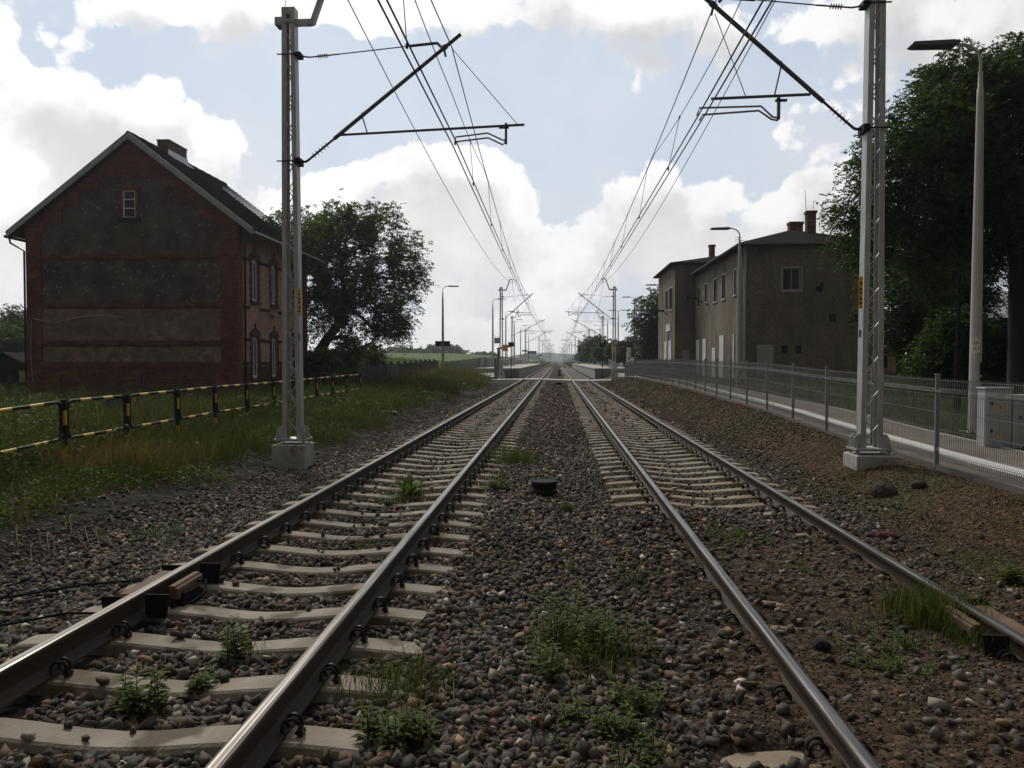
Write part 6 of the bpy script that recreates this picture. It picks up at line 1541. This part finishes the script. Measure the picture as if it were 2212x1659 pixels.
# tree beyond the station house and the row of trees towards the right platform
tree('bushy_tree', 'round dark tree between the station house and the right platform lamps', 'tree', [V3(1424,782,84), V3(1422,740,84), V3(1420,710,84)], [ell(1412,690,84,34,48), ell(1440,660,86,35,38), ell(1450,720,85,30,45), ell(1398,715,84,22,26), ell(1420,760,84,30,20)], 230, 16, (.16,.28), GD, .35, seed=31, frl=.5, clr=1.0)
hedge = [(1370,752,25,16,92),(1340,760,22,14,95),(1312,765,20,12,98),(1395,768,26,12,90)]
for k, (px, py, rx, rz, Y) in enumerate(hedge):
    tree('hedge_bush', ['dark hedge bush below the right station clock','dark hedge bush behind the right platform shelter','low dark hedge bush left of the right platform shelter','low dark hedge bush at the foot of the station house wing'][k], 'shrub', [V3(px,784,Y), V3(px,775,Y), V3(px,768,Y)], [ell(px,py,Y,rx,rz,rx)], 60, 14, (.18,.3), GD, .1, 'bushes behind the right platform', seed=40+k, frl=.4, clr=.6)
far_tr = [(1290,748,16,16,140,'second tree from the left in the row beyond the right name board'),(1266,756,14,14,170,'leftmost low tree in the row beyond the right name board'),(1278,745,12,14,165,'tall thin topped tree beyond the right name board'),(1308,755,14,14,130,'third tree in the row beyond the right platform'),(1330,758,14,12,120,'last small tree of the row, left of the right shelter')]
for k, (px, py, rx, rz, Y, lab) in enumerate(far_tr):
    tree('distant_tree', lab, 'tree', [V3(px,782,Y), V3(px,774,Y), V3(px,765,Y)], [ell(px,py,Y,rx,rz,rx), ell(px+rx*.4,py+8,Y,rx,rz*.8,rx), ell(px-rx*.4,py+12,Y,rx,rz*.8,rx)], 70, 12, (.25,.4), GD, .2, 'trees beyond the right platform', seed=50+k, frl=.6, clr=.9)
lft = [(60,720,45,55,70,'dense green tree seen between the left picture edge and the brick house'),(10,745,50,40,64,'dense green bush tree at the very left edge behind the shed'),(-60,730,60,50,75,'green tree behind the shed beyond the left edge')]
for k, (px, py, rx, rz, Y, lab) in enumerate(lft):
    tree('green_tree', lab, 'tree', [V3(px,830,Y), V3(px,800,Y), V3(px,770,Y)], [ell(px,py,Y,rx,rz), ell(px-20,py+25,Y,rx,rz*.8)], 170, 16, (.13,.24), GR, .2, 'green trees left of the brick house', seed=60+k, frl=.4, clr=.8)
# bushes below the walnut and along the panel fence
for k, (px, py, rx, rz, Y, lab) in enumerate([(720,785,50,20,50,'bush under the walnut tree beside the house corner'),(690,795,25,22,44,'leafy elder bush at the back corner of the brick house'),(790,770,35,14,60,'spreading bush between the walnut tree and the green field')]):
    tree('green_bush', lab, 'shrub', [V3(px,820,Y), V3(px,810,Y), V3(px,800,Y)], [ell(px,py,Y,rx,rz)], 90, 18, (.09,.16), GR, .06, 'bushes below the walnut tree', seed=70+k, frl=.3, clr=.5)
# horizon trees on the left ridge
hz = [(835,764,14,7),(862,757,16,8),(885,760,12,6),(908,762,12,5),(935,756,16,8),(958,757,14,8),(978,756,12,8),(992,762,10,6),(1035,768,12,4),(1060,769,10,3)]
for k, (px, py, rx, rz) in enumerate(hz):
    Y = 330 + 12*(k % 3)
    tree('ridge_tree', f'{ordn[k]} hazy tree from the left on the ridge of the green field', 'tree', [V3(px,776,Y), V3(px,772,Y), V3(px,768,Y)], [ell(px,py+2,Y,rx,rz,rx), ell(px+rx*.5,py+5,Y,rx*.7,rz*.8,rx)], 60, 9, (.7,1.0), GR, .4, 'tree line on the ridge of the green field', seed=80+k, frl=1.2, clr=1.3, nl=5)
# far-off woods and hills
def hill(name, x0, x1, Y, depth, prof_, label=None, kind='structure', mat_='wood', amp=2.0):
    n = 160; xs_ = np.linspace(x0, x1, n); zs_ = np.interp(xs_, [p[0] for p in prof_], [p[1] for p in prof_]) + amp * (fbm(xs_, xs_*0+Y, .06, 77, 4) - .5) * 2 * (np.interp(xs_, [p[0] for p in prof_], [p[1] for p in prof_]) > 1)
    rows = []
    for t, zf in ((0, -.1), (.25, .6), (.5, 1.0), (.8, .7), (1, -.1)):
        rows.append(np.stack([xs_, np.full(n, Y + depth*t) + 6*np.sin(xs_*.05), np.maximum(zs_*zf, -3)], 1))
    V = np.concatenate(rows); i = np.arange(n-1); Fc = np.concatenate([np.stack([r*n+i, r*n+i+1, (r+1)*n+i+1, (r+1)*n+i], 1) for r in range(4)])
    o = np_mesh(name, V, Fc, M[mat_], smooth=True); tag(o, label, kind=kind); return o
M['wood'] = mat('far_wood', (.045,.065,.035), (.022,.034,.02), .95, scale=.05, obj=False, bump=.8, bscale=.12)
def xat(px, Y): return P(px, 770, Y=Y).x
hill('hills', xat(-700,900), xat(420,900), 900, 200, [(xat(-700,900),70),(xat(-200,900),62),(xat(0,900),50),(xat(60,900),38),(xat(250,900),12),(xat(420,900),0)], amp=3)
hill('hills', xat(1040,1500), xat(1900,1500), 1500, 300, [(xat(1040,1500),4),(xat(1130,1500),16),(xat(1180,1500),18),(xat(1230,1500),14),(xat(1260,1500),17),(xat(1500,1500),22),(xat(1900,1500),14)], amp=3)
hill('hills', xat(1120,700), xat(1300,700), 700, 40, [(xat(1120,700),7),(xat(1150,700),9),(xat(1165,700),4),(xat(1185,700),0.5),(xat(1215,700),0.5),(xat(1240,700),5),(xat(1300,700),9)], amp=2.5)
# ---------------------------------------------------------------- grass
def blades(x, y, h, w, cols, lean=.35, z=None):
    n = len(x); z = H(x, y) if z is None else z; th = rng.uniform(0, 2*np.pi, n); dx, dy = np.cos(th), np.sin(th)
    ph = rng.uniform(0, 2*np.pi, n); ln = h * lean * rng.random(n) ** .8; lx, ly = np.cos(ph)*ln, np.sin(ph)*ln
    B = np.stack([x, y, z - .01], 1); S = np.stack([dx, dy, 0*dx], 1) * w[:,None] / 2
    M1 = B + np.stack([lx*.3, ly*.3, h*.55], 1); T = B + np.stack([lx, ly, h * (1 - .25*lean*rng.random(n))], 1)
    V = np.stack([B-S, B+S, M1-S*.8, M1+S*.8, T], 1).reshape(-1,3)
    f = np.array([(0,1,3),(0,3,2),(2,3,4)]); Fc = (f[None] + (np.arange(n)*5)[:,None,None]).reshape(-1,3)
    shade = np.array([1,1,1,1,1.0]); C = (cols[:,None,:] * shade[None,:,None]).reshape(-1,3)
    return V, Fc, C
GG = np.array([(.056,.078,.017),(.038,.056,.013),(.080,.102,.024),(.090,.085,.032)])
DRY = np.array([(.20,.14,.07),(.15,.10,.05),(.24,.18,.10)])
RUST = np.array([(.15,.092,.042),(.12,.072,.034),(.19,.13,.065)])
def leafy(x, y, z, s, cols):
    n = len(x); c = np.stack([x, y, z], 1); d = unit(rng.normal(size=(n,3)) * np.array([1,1,.45]) + np.array([0,0,.2])); sd = unit(np.cross(d, rng.normal(size=(n,3))))
    s = s[:,None]; V = np.stack([c, c + d*s*.5 + sd*s*.28, c + d*s, c + d*s*.5 - sd*s*.28], 1).reshape(-1,3); Fc = np.arange(len(V)).reshape(-1,4)
    return V, Fc, np.repeat(cols, 4, 0)
gxs, gys, ghs, gws, gcs = [], [], [], [], []
def field_grass(x0, x1, y0, y1, dens, h0, h1, w, colset, mask=None, ngain=1.0):
    x, y = scatter(x0, x1, y0, y1, dens); n_ = fbm(x, y, .6, 91)
    k = np.ones(len(x), bool) if mask is None else rng.random(len(x)) < mask(x, y, n_)
    k &= (x > -1.6*y - 14)
    x = x[k]; y = y[k]; n_ = n_[k]
    gxs.append(x); gys.append(y); ghs.append((h0 + (h1-h0)*rng.random(len(x))) * (.30 + 1.5*fbm(x, y, 2.3, 101)**1.4 + .3*n_)); gws.append(np.full(len(x), w)*rng.uniform(.7,1.3,len(x)))
    gcs.append(colset[rng.integers(0, len(colset), len(x))] * (.65 + .7*n_)[:,None] * rng.uniform(.8,1.2,(len(x),1)))
bankm = lambda x, y, n: np.clip((-5.1 - 1.1*sstep(16, 9, y) - x + 2.2*(n-.5)) / .8, 0, 1) * np.clip(.12 + sstep(.36, .54, fbm(x, y, 1.4, 97)), 0, 1)
field_grass(-15, -4.6, 5, 13, 560, .10, .48, .009, GG*.78, bankm)
field_grass(-15, -4.6, 13, 24, 360, .14, .55, .013, GG*.85, bankm)
field_grass(-20, -4.6, 24, 42, 150, .18, .60, .022, GG, bankm)
field_grass(-16, -4.6, 42, 68, 75, .3, .8, .04, GG, bankm)
field_grass(-15, -5.2, 1, 5, 300, .08, .3, .009, GG, bankm)
field_grass(-60, -15, 2, 70, 10, .25, .6, .05, np.array([(.06,.085,.02),(.075,.09,.03),(.05,.07,.018)]))
field_grass(12, 45, 2, 70, 12, .15, .4, .04, np.array([(.055,.08,.02),(.045,.065,.016)]))
# dry rusty grass near the first barrier posts, tall straw before the garden fence
field_grass(-11, -5.9, 8.5, 16, 420, .22, .60, .008, RUST, lambda x, y, n: np.clip(sstep(.50,.62,fbm(x,y,.42,17)) * sstep(-5.4,-6.4,x), 0, 1))
field_grass(-17, -8.6, 11, 24, 16, .7, 1.25, .010, DRY*.8, lambda x, y, n: sstep(.45,.6,fbm(x,y,.3,19)))
field_grass(-19, -8.4, 11, 24, 200, .40, .95, .012, np.array([(.050,.062,.018),(.040,.048,.016),(.10,.085,.04)]), lambda x, y, n: sstep(.4,.6,n))
field_grass(-12, -5.5, 40, 70, 16, .7, 1.2, .03, DRY*.7, lambda x, y, n: sstep(.4,.6,n))
# right: grass beyond the footpath, thin tufts on the brown bank
field_grass(7.9, 14, 8, 22, 260, .05, .16, .010, GG, lambda x, y, n: sstep(.25,.5,n))
field_grass(7.9, 24, 22, 44, 70, .1, .30, .022, GG, lambda x, y, n: sstep(.3,.5,n))
field_grass(13, 26, 22, 32, 110, .3, .7, .016, np.array([(.08,.08,.03),(.06,.065,.025)]), None)
field_grass(3.6, 5.6, 3, 14, 110, .02, .07, .006, GG*.9, lambda x, y, n: sstep(.50,.66,fbm(x,y,.8,23)))
field_grass(.9, 4.2, 3, 11, 60, .02, .06, .006, GG*.8, lambda x, y, n: sstep(.56,.70,fbm(x,y,1.1,27)) * (1 - near_rail(x, .1)))
field_grass(3.6, 5.6, 3, 14, 420, .02, .05, .005, DRY, lambda x, y, n: sstep(.42,.6,fbm(x,y,.9,29)))
field_grass(3.7, 5.5, 30, 66, 30, .05, .25, .025, GG, lambda x, y, n: sstep(.48,.66,fbm(x,y,.3,24)))
field_grass(-.6, .9, 66, 200, 2.2, .1, .4, .06, GG, lambda x, y, n: sstep(.5,.7,n))
field_grass(-40, -12, 60, 140, 9, .3, .7, .09, np.array([(.09,.13,.04),(.12,.16,.05)]), None)
field_grass(3.6, 9, 200, 420, 1.0, .5, 1.2, .14, GG, None)
field_grass(-9, -3.6, 200, 420, 1.0, .5, 1.2, .14, GG, None)
V, Fc, C = blades(np.concatenate(gxs), np.concatenate(gys), np.concatenate(ghs), np.concatenate(gws), np.concatenate(gcs), 1.0)
g = np_mesh('grass', V, Fc, M['blade'], C); tag(g, 'mixed green and dry grass covering the left bank and the verge beyond the path', 'grass', kind='stuff'); print('blades', len(V)//5)
# low leafy weeds on the left bank
lx, ly, lz, ls, lc = [], [], [], [], []
for (x0, x1, y0, y1, dens, s0, s1, hh) in ((-9,-5.0,5.5,14,950,.03,.075,.30),(-16,-7.8,9,24,330,.05,.11,.95),(-11,-4.7,14,26,300,.05,.10,.45),(-12,-4.7,26,44,90,.08,.16,.5),(-12,-5,44,68,40,.14,.28,.6)):
    x, y = scatter(x0, x1, y0, y1, dens); n_ = fbm(x, y, .75, 93); k = rng.random(len(x)) < np.clip((-5.2 - .3*sstep(16,9,y) - x + 2.0*(n_-.5))/.8, 0, 1) * sstep(.38, .56, n_); x, y, n_ = x[k], y[k], n_[k]
    lx.append(x); ly.append(y); lz.append(H(x, y) + rng.random(len(x)) * hh * n_); ls.append(rng.uniform(s0, s1, len(x))); lc.append(GG[rng.integers(0,3,len(x))] * rng.uniform(.8,1.5,(len(x),1)))
for (x0, x1, y0, y1, dens, s0, s1, hh) in ((3.55,5.6,3,9,900,.010,.028,.05),(3.55,5.6,9,20,420,.014,.04,.07),(.3,4.2,2.6,9,160,.008,.022,.04)):
    x, y = scatter(x0, x1, y0, y1, dens); n_ = fbm(x, y, 1.3, 113); k = (rng.random(len(x)) < sstep(.50, .66, n_)) & ~near_rail(x, .1); x, y, n_ = x[k], y[k], n_[k]
    lx.append(x); ly.append(y); lz.append(H(x, y) + rng.random(len(x)) * hh * n_); ls.append(rng.uniform(s0, s1, len(x))); lc.append(np.where(rng.random((len(x),1)) < .3, DRY[rng.integers(0,3,len(x))]*.7, GG[rng.integers(0,3,len(x))]) * rng.uniform(.7,1.2,(len(x),1)))
V, Fc, C = leafy(np.concatenate(lx), np.concatenate(ly), np.concatenate(lz), np.concatenate(ls), np.concatenate(lc))
o = np_mesh('ground_cover', V, Fc, M['blade'], C); tag(o, 'low leafy nettles and weeds spread over both banks of the tracks', 'weeds', kind='stuff')
# dead stalks and roots on the dark cut of the bank
b = MB()
for k in range(700):
    y = 7 + 34 * rng.random()**1.5; x = -4.7 - .5*max(0,min(1,(16-y)/7)) - 1.5*rng.random(); z = H1(x, y); a = rng.uniform(-1,1); l_ = rng.uniform(.2,.7)*(1+y*.02)
    b.tube([(x,y,z+.03),(x+.3*l_,y+a*l_*.5,z+.02+.04),(x+.65*l_,y+a*l_,H1(x+.65*l_,y+a*l_)+.02)], .0035+.0002*y, 4, cap=False)
o = b.build('dead_grass', mat('dead_stalk', (.16,.13,.09), (.10,.08,.055), .9)); tag(o, 'thin dead stalks lying over the dark cut of the left bank', 'dead stalks', kind='stuff')
# ---------------------------------------------------------------- individual weeds between the rails
def weed(px, py, kind_, h, label, zg=-.06, spread=.12, n=None, colg=1.0, seed=0):
    q = P(px, py, z=zg); x0, y0 = q.x, q.y; z0 = H1(x0, y0)
    nm = {'leafy':'leafy_weed','tuft':'grass_tuft','dock':'dock_plant','low':'low_weed'}[kind_]
    w = empty(nm, (x0, y0, z0), label, 'weed' if kind_ != 'tuft' else 'grass tuft', 'weeds growing in the ballast')
    r_ = np.random.default_rng(int(px*7+py)); Vs, Fs, Cs = [], [], []; off = 0
    def push(V, Fc, C):
        nonlocal off
        if Fc.shape[1] == 4: Fc = np.concatenate([Fc[:, [0,1,2]], Fc[:, [0,2,3]]])
        Vs.append(V); Fs.append(Fc + off); Cs.append(C); off += len(V)
    if kind_ in ('leafy', 'low'):
        ns = n or (9 if kind_ == 'leafy' else 22); st = MB()
        for i in range(ns):
            ax, ay = r_.normal(0, spread, 2); hh = h * r_.uniform(.45, 1.0); lnx, lny = r_.normal(0, .12, 2) * hh
            st.tube([(ax,ay,-.02),(ax+lnx*.4,ay+lny*.4,hh*.5),(ax+lnx,ay+lny,hh)], [.004,.003,.0015], 4, cap=False)
            m = 20 if kind_ == 'leafy' else 9
            t = np.linspace(.1, 1.02, m); ang = np.arange(m)*2.4 + r_.uniform(0,6); L_ = (.085 if kind_ == 'leafy' else .05) * (1.15 - .6*t) * r_.uniform(.8,1.25,m)
            c = np.stack([ax+lnx*t, ay+lny*t, hh*t], 1); d = unit(np.stack([np.cos(ang), np.sin(ang), r_.uniform(.1,.7,m)], 1)); sd = unit(np.cross(d, np.array([0,0,1.0]))); wv = (.17*L_)[:,None]
            mid = c + d*(L_*.5)[:,None]; tip = c + d*L_[:,None] + np.array([0,0,-.25])*L_[:,None]
            V = np.stack([c, mid+sd*wv, tip, mid-sd*wv], 1).reshape(-1,3); push(V, np.arange(len(V)).reshape(-1,4), np.repeat(GG[r_.integers(0,3,m)]*1.35*colg*r_.uniform(.8,1.3,(m,1)), 4, 0))
        tag(st.build('stem', mat_stem, w), kind='stuff')
        o = np_mesh('leaf', np.concatenate(Vs), np.concatenate(Fs), M['blade'], np.concatenate(Cs), parent=w); tag(o, kind='stuff')
        return w
    if kind_ == 'dock':
        m = 26; ang = r_.uniform(0, 6.28, m); el = r_.uniform(.5, 1.45, m); L_ = h * r_.uniform(.7, 1.1, m); K = 6
        for i in range(m):
            d = np.array([math.cos(ang[i])*math.cos(el[i]), math.sin(ang[i])*math.cos(el[i]), math.sin(el[i])]); sd = np.array([-math.sin(ang[i]), math.cos(ang[i]), 0]); t = np.linspace(0,1,K)
            c = d*(t*L_[i])[:,None] - np.array([0,0,1])*(.35*L_[i]*t**2.5)[:,None] + np.array([math.cos(ang[i]),math.sin(ang[i]),0])*(.2*L_[i]*t**2)[:,None]; wv = (.035*np.sin(np.pi*np.clip(t*.92+.06,0,1))**.7)[:,None]
            V = np.stack([c+sd*wv, c-sd*wv], 1).reshape(-1,3); Fc = np.array([(2*k,2*k+1,2*k+3,2*k+2) for k in range(K-1)]); push(V, Fc, np.repeat([[.085,.135,.022]], len(V), 0)*r_.uniform(.75,1.25))
    nb = n or (260 if kind_ == 'tuft' else 160); ax, ay = r_.normal(0, spread, (2, nb)); hh = h * r_.uniform(.35, 1.0, nb)
    global rng
    keep = rng; rng = r_; V, Fc, C = blades(ax, ay, hh, r_.uniform(.003,.007,nb), np.where(r_.random((nb,1)) < .16, DRY[r_.integers(0,3,nb)], GG[r_.integers(0,3,nb)]*1.05*colg)*r_.uniform(.6,1.35,(nb,1)), .8, z=np.zeros(nb)); rng = keep
    push(V, Fc, C)
    o = np_mesh('leaf', np.concatenate(Vs), np.concatenate(Fs), M['blade'], np.concatenate(Cs), parent=w); tag(o, kind='stuff')
    return w
mat_stem = mat('weed_stem', (.06,.08,.025), (.04,.05,.02), .7)
W_ = [(500,1448,'leafy',.26,'pale green leafy weed between the sleepers of the left track, just above the cracked sleeper',.05,7),
(548,1430,'tuft',.24,'thin dark stalk weed beside the pale leafy weed in the left track',.03,14),
(305,1560,'leafy',.24,'broad dark weed before the second nearest sleeper of the left track',.07,12),
(432,1510,'leafy',.13,'tiny bright sprout right of the broad dark weed in the left track',.03,5),
(780,1200,'tuft',.27,'thin seed headed grass stalks near the inner rail of the left track',.06,36),
(885,1082,'dock',.42,'bright green dock plant with long leaves in the middle of the left track',.16,160),
(860,1100,'tuft',.30,'sparse grass stalks in front of the dock plant in the left track',.14,120),
(1014,952,'low',.22,'low weed patch on the sleepers further up the left track',.22,22),
(970,965,'low',.16,'smaller low weed patch left of the other one up the left track',.12,12),
(1115,1010,'tuft',.42,'tall grass clump at the inner sleeper ends of the left track',.20,420),
(1090,1000,'leafy',.36,'leafy weeds inside the tall grass clump at the inner sleeper ends',.16,16),
(1130,965,'low',.30,'round low weed behind the tall grass clump',.18,24),
(1075,1045,'low',.20,'low weed on the ends of the sleepers before the tall grass clump',.12,16),
(1070,1068,'leafy',.18,'spreading weed between the tall grass clump and the drain chamber',.10,12),
(1225,1108,'leafy',.16,'small lone weed right behind the drain chamber',.04,5),
(1232,1238,'low',.12,'tiny weed in the stones between the tracks above the big weed patch',.05,6),
(1390,1262,'low',.20,'dim weed beside the buried inner rail of the right track',.13,18),
(1228,1400,'leafy',.40,'tallest weeds of the big patch between the tracks',.11,15),
(1300,1395,'leafy',.30,'right hand weeds of the big patch between the tracks',.13,15),
(1250,1430,'tuft',.26,'grass of the big weed patch between the tracks',.22,420),
(1195,1465,'leafy',.22,'dark spreading weed at the lower left of the big weed patch',.08,9),
(1385,1530,'leafy',.15,'bright green weed near the buried sleepers of the right track',.06,9),
(1215,1560,'low',.14,'dull mossy weed left of the low weeds at the bottom middle',.10,18),
(1300,1580,'leafy',.14,'low weed at the bottom middle between the tracks',.07,8),
(1400,1640,'low',.18,'spreading dark weed at the bottom edge left of the right track',.12,26),
(850,1520,'tuft',.22,'grass clump at the inner sleeper ends in the left foreground',.15,420),
(905,1500,'tuft',.25,'thin upright grass stalks behind the foreground grass clump',.12,60),
(845,1625,'leafy',.17,'leafy weed at the bottom edge beside the left track',.10,12),
(2005,1345,'tuft',.29,'thick grass tuft against the outer rail of the right track',.15,1500),
(2120,1400,'tuft',.18,'grass tuft below the sensor on the right track',.13,420),
(1590,1170,'low',.07,'flat mossy strip of weed across the right track',.22,60),
(1655,1072,'low',.14,'small weed growing at the right rail beside the last bare sleepers',.05,10),
(1900,1405,'low',.10,'low moss and weed patch in the dirt of the right track',.18,36),
(1920,1455,'low',.08,'nearer low weed patch in the dirt of the right track',.12,24),
(1735,1235,'low',.07,'tiny weed in the stones of the right track',.07,10),
(1420,860,'tuft',.28,'small green tuft on the brown bank below the mesh fence',.15,200),
(1850,1040,'low',.10,'low weed on the brown bank before the right mast',.16,30),
(1120,890,'low',.25,'weed patch in the left track towards the crossing',.3,30),
(1150,836,'low',.3,'weed patch in the left track just before the crossing',.35,30),
(2180,1270,'leafy',.16,'pale weed beside the cable at the right edge',.06,8),
(370,1135,'low',.12,'patch of low green weeds in the stones left of the left track',.25,50)]
for (px, py, kd, h, lab, sp_, n) in W_: weed(px, py, kd, h, lab, spread=sp_, n=n, zg=-.10)
# poppies
M['poppy'] = mat('poppy_petal', (.75,.06,.025), (.55,.035,.015), .6)
def poppy(px, py, Y, label, s=.045):
    q = P(px, py, Y=Y); g0 = H1(q.x, q.y); p_ = empty('poppy', (q.x, q.y, g0), label, 'flower', 'red poppies')
    hh = max(q.z - g0, .12); b = MB(); b.tube([(.02,0,0),(0,.01,hh*.6),(0,0,hh)], .004, 4); b.build('stem', mat_stem, p_)
    b = MB(); n = 5
    for k in range(n):
        a = 2*math.pi*k/n + px; c = Vector((math.cos(a), math.sin(a), 0)); t = Vector((-c.y, c.x, 0))
        b.add([(0,0,hh), c*s*.7 + t*s*.6 + Vector((0,0,hh+s*.35)), c*s*1.15 + Vector((0,0,hh+s*.55)), c*s*.7 - t*s*.6 + Vector((0,0,hh+s*.35))], [(0,1,2,3)])
    b.build('petal', M['poppy'], p_)
for k, (px, py, Y, s) in enumerate([(673,829,30,.06),(684,831,30,.07),(716,818,33,.06),(723,808,33.5,.06),(759,811,37,.06),(779,815,38,.07),(896,801,48,.10),(903,803,48,.10),(909,806,47,.10),(915,814,45,.07),(925,820,43,.06),(1022,802,63,.13),(1027,803,63,.13),(845,823,38,.06)]):
    poppy(px, py, Y, f'{ordn[k] if k < 13 else "last"} red poppy counted from the left on the grass bank' if k < 13 else 'red poppy in the grass between the barrier end and the concrete lump', s)
for k, (px, py, z) in enumerate([(1058,881,.2),(1065,883,.18)]):
    q = P(px, py, z=z); poppy(px, py, q.y, ['left','right'][k] + ' one of the two red poppies growing in the left track', .08)
q = P(1496, 2052/1.302, z=-.02) if False else P(1150, 1572, z=.0); poppy(1150, 1572, q.y, 'single dark red poppy low in the stones between the tracks', .012)
# ---------------------------------------------------------------- air
HAZE = True
if HAZE:
    b = MB(); b.box(-1500, -60, -6, 1500, 2150, 85); hz_ = b.build('haze', None)
    m = bpy.data.materials.new('haze'); m.use_nodes = True; nt = m.node_tree; nt.nodes.clear()
    o = nt.nodes.new('ShaderNodeOutputMaterial'); v = nt.nodes.new('ShaderNodeVolumePrincipled'); v.inputs['Color'].default_value = (.86,.92,1,1); v.inputs['Density'].default_value = .00036; v.inputs['Anisotropy'].default_value = .6
    nt.links.new(v.outputs[0], o.inputs['Volume']); hz_.data.materials.clear(); hz_.data.materials.append(m); tag(hz_, kind='stuff')
scene.cycles.volume_bounces = 0
scene.cycles.max_bounces = 5; scene.cycles.diffuse_bounces = 3; scene.cycles.transparent_max_bounces = 8
scene.cycles.use_denoising = True
try: scene.cycles.denoiser = 'OPENIMAGEDENOISE'
except Exception: pass
bpy.context.view_layer.update()
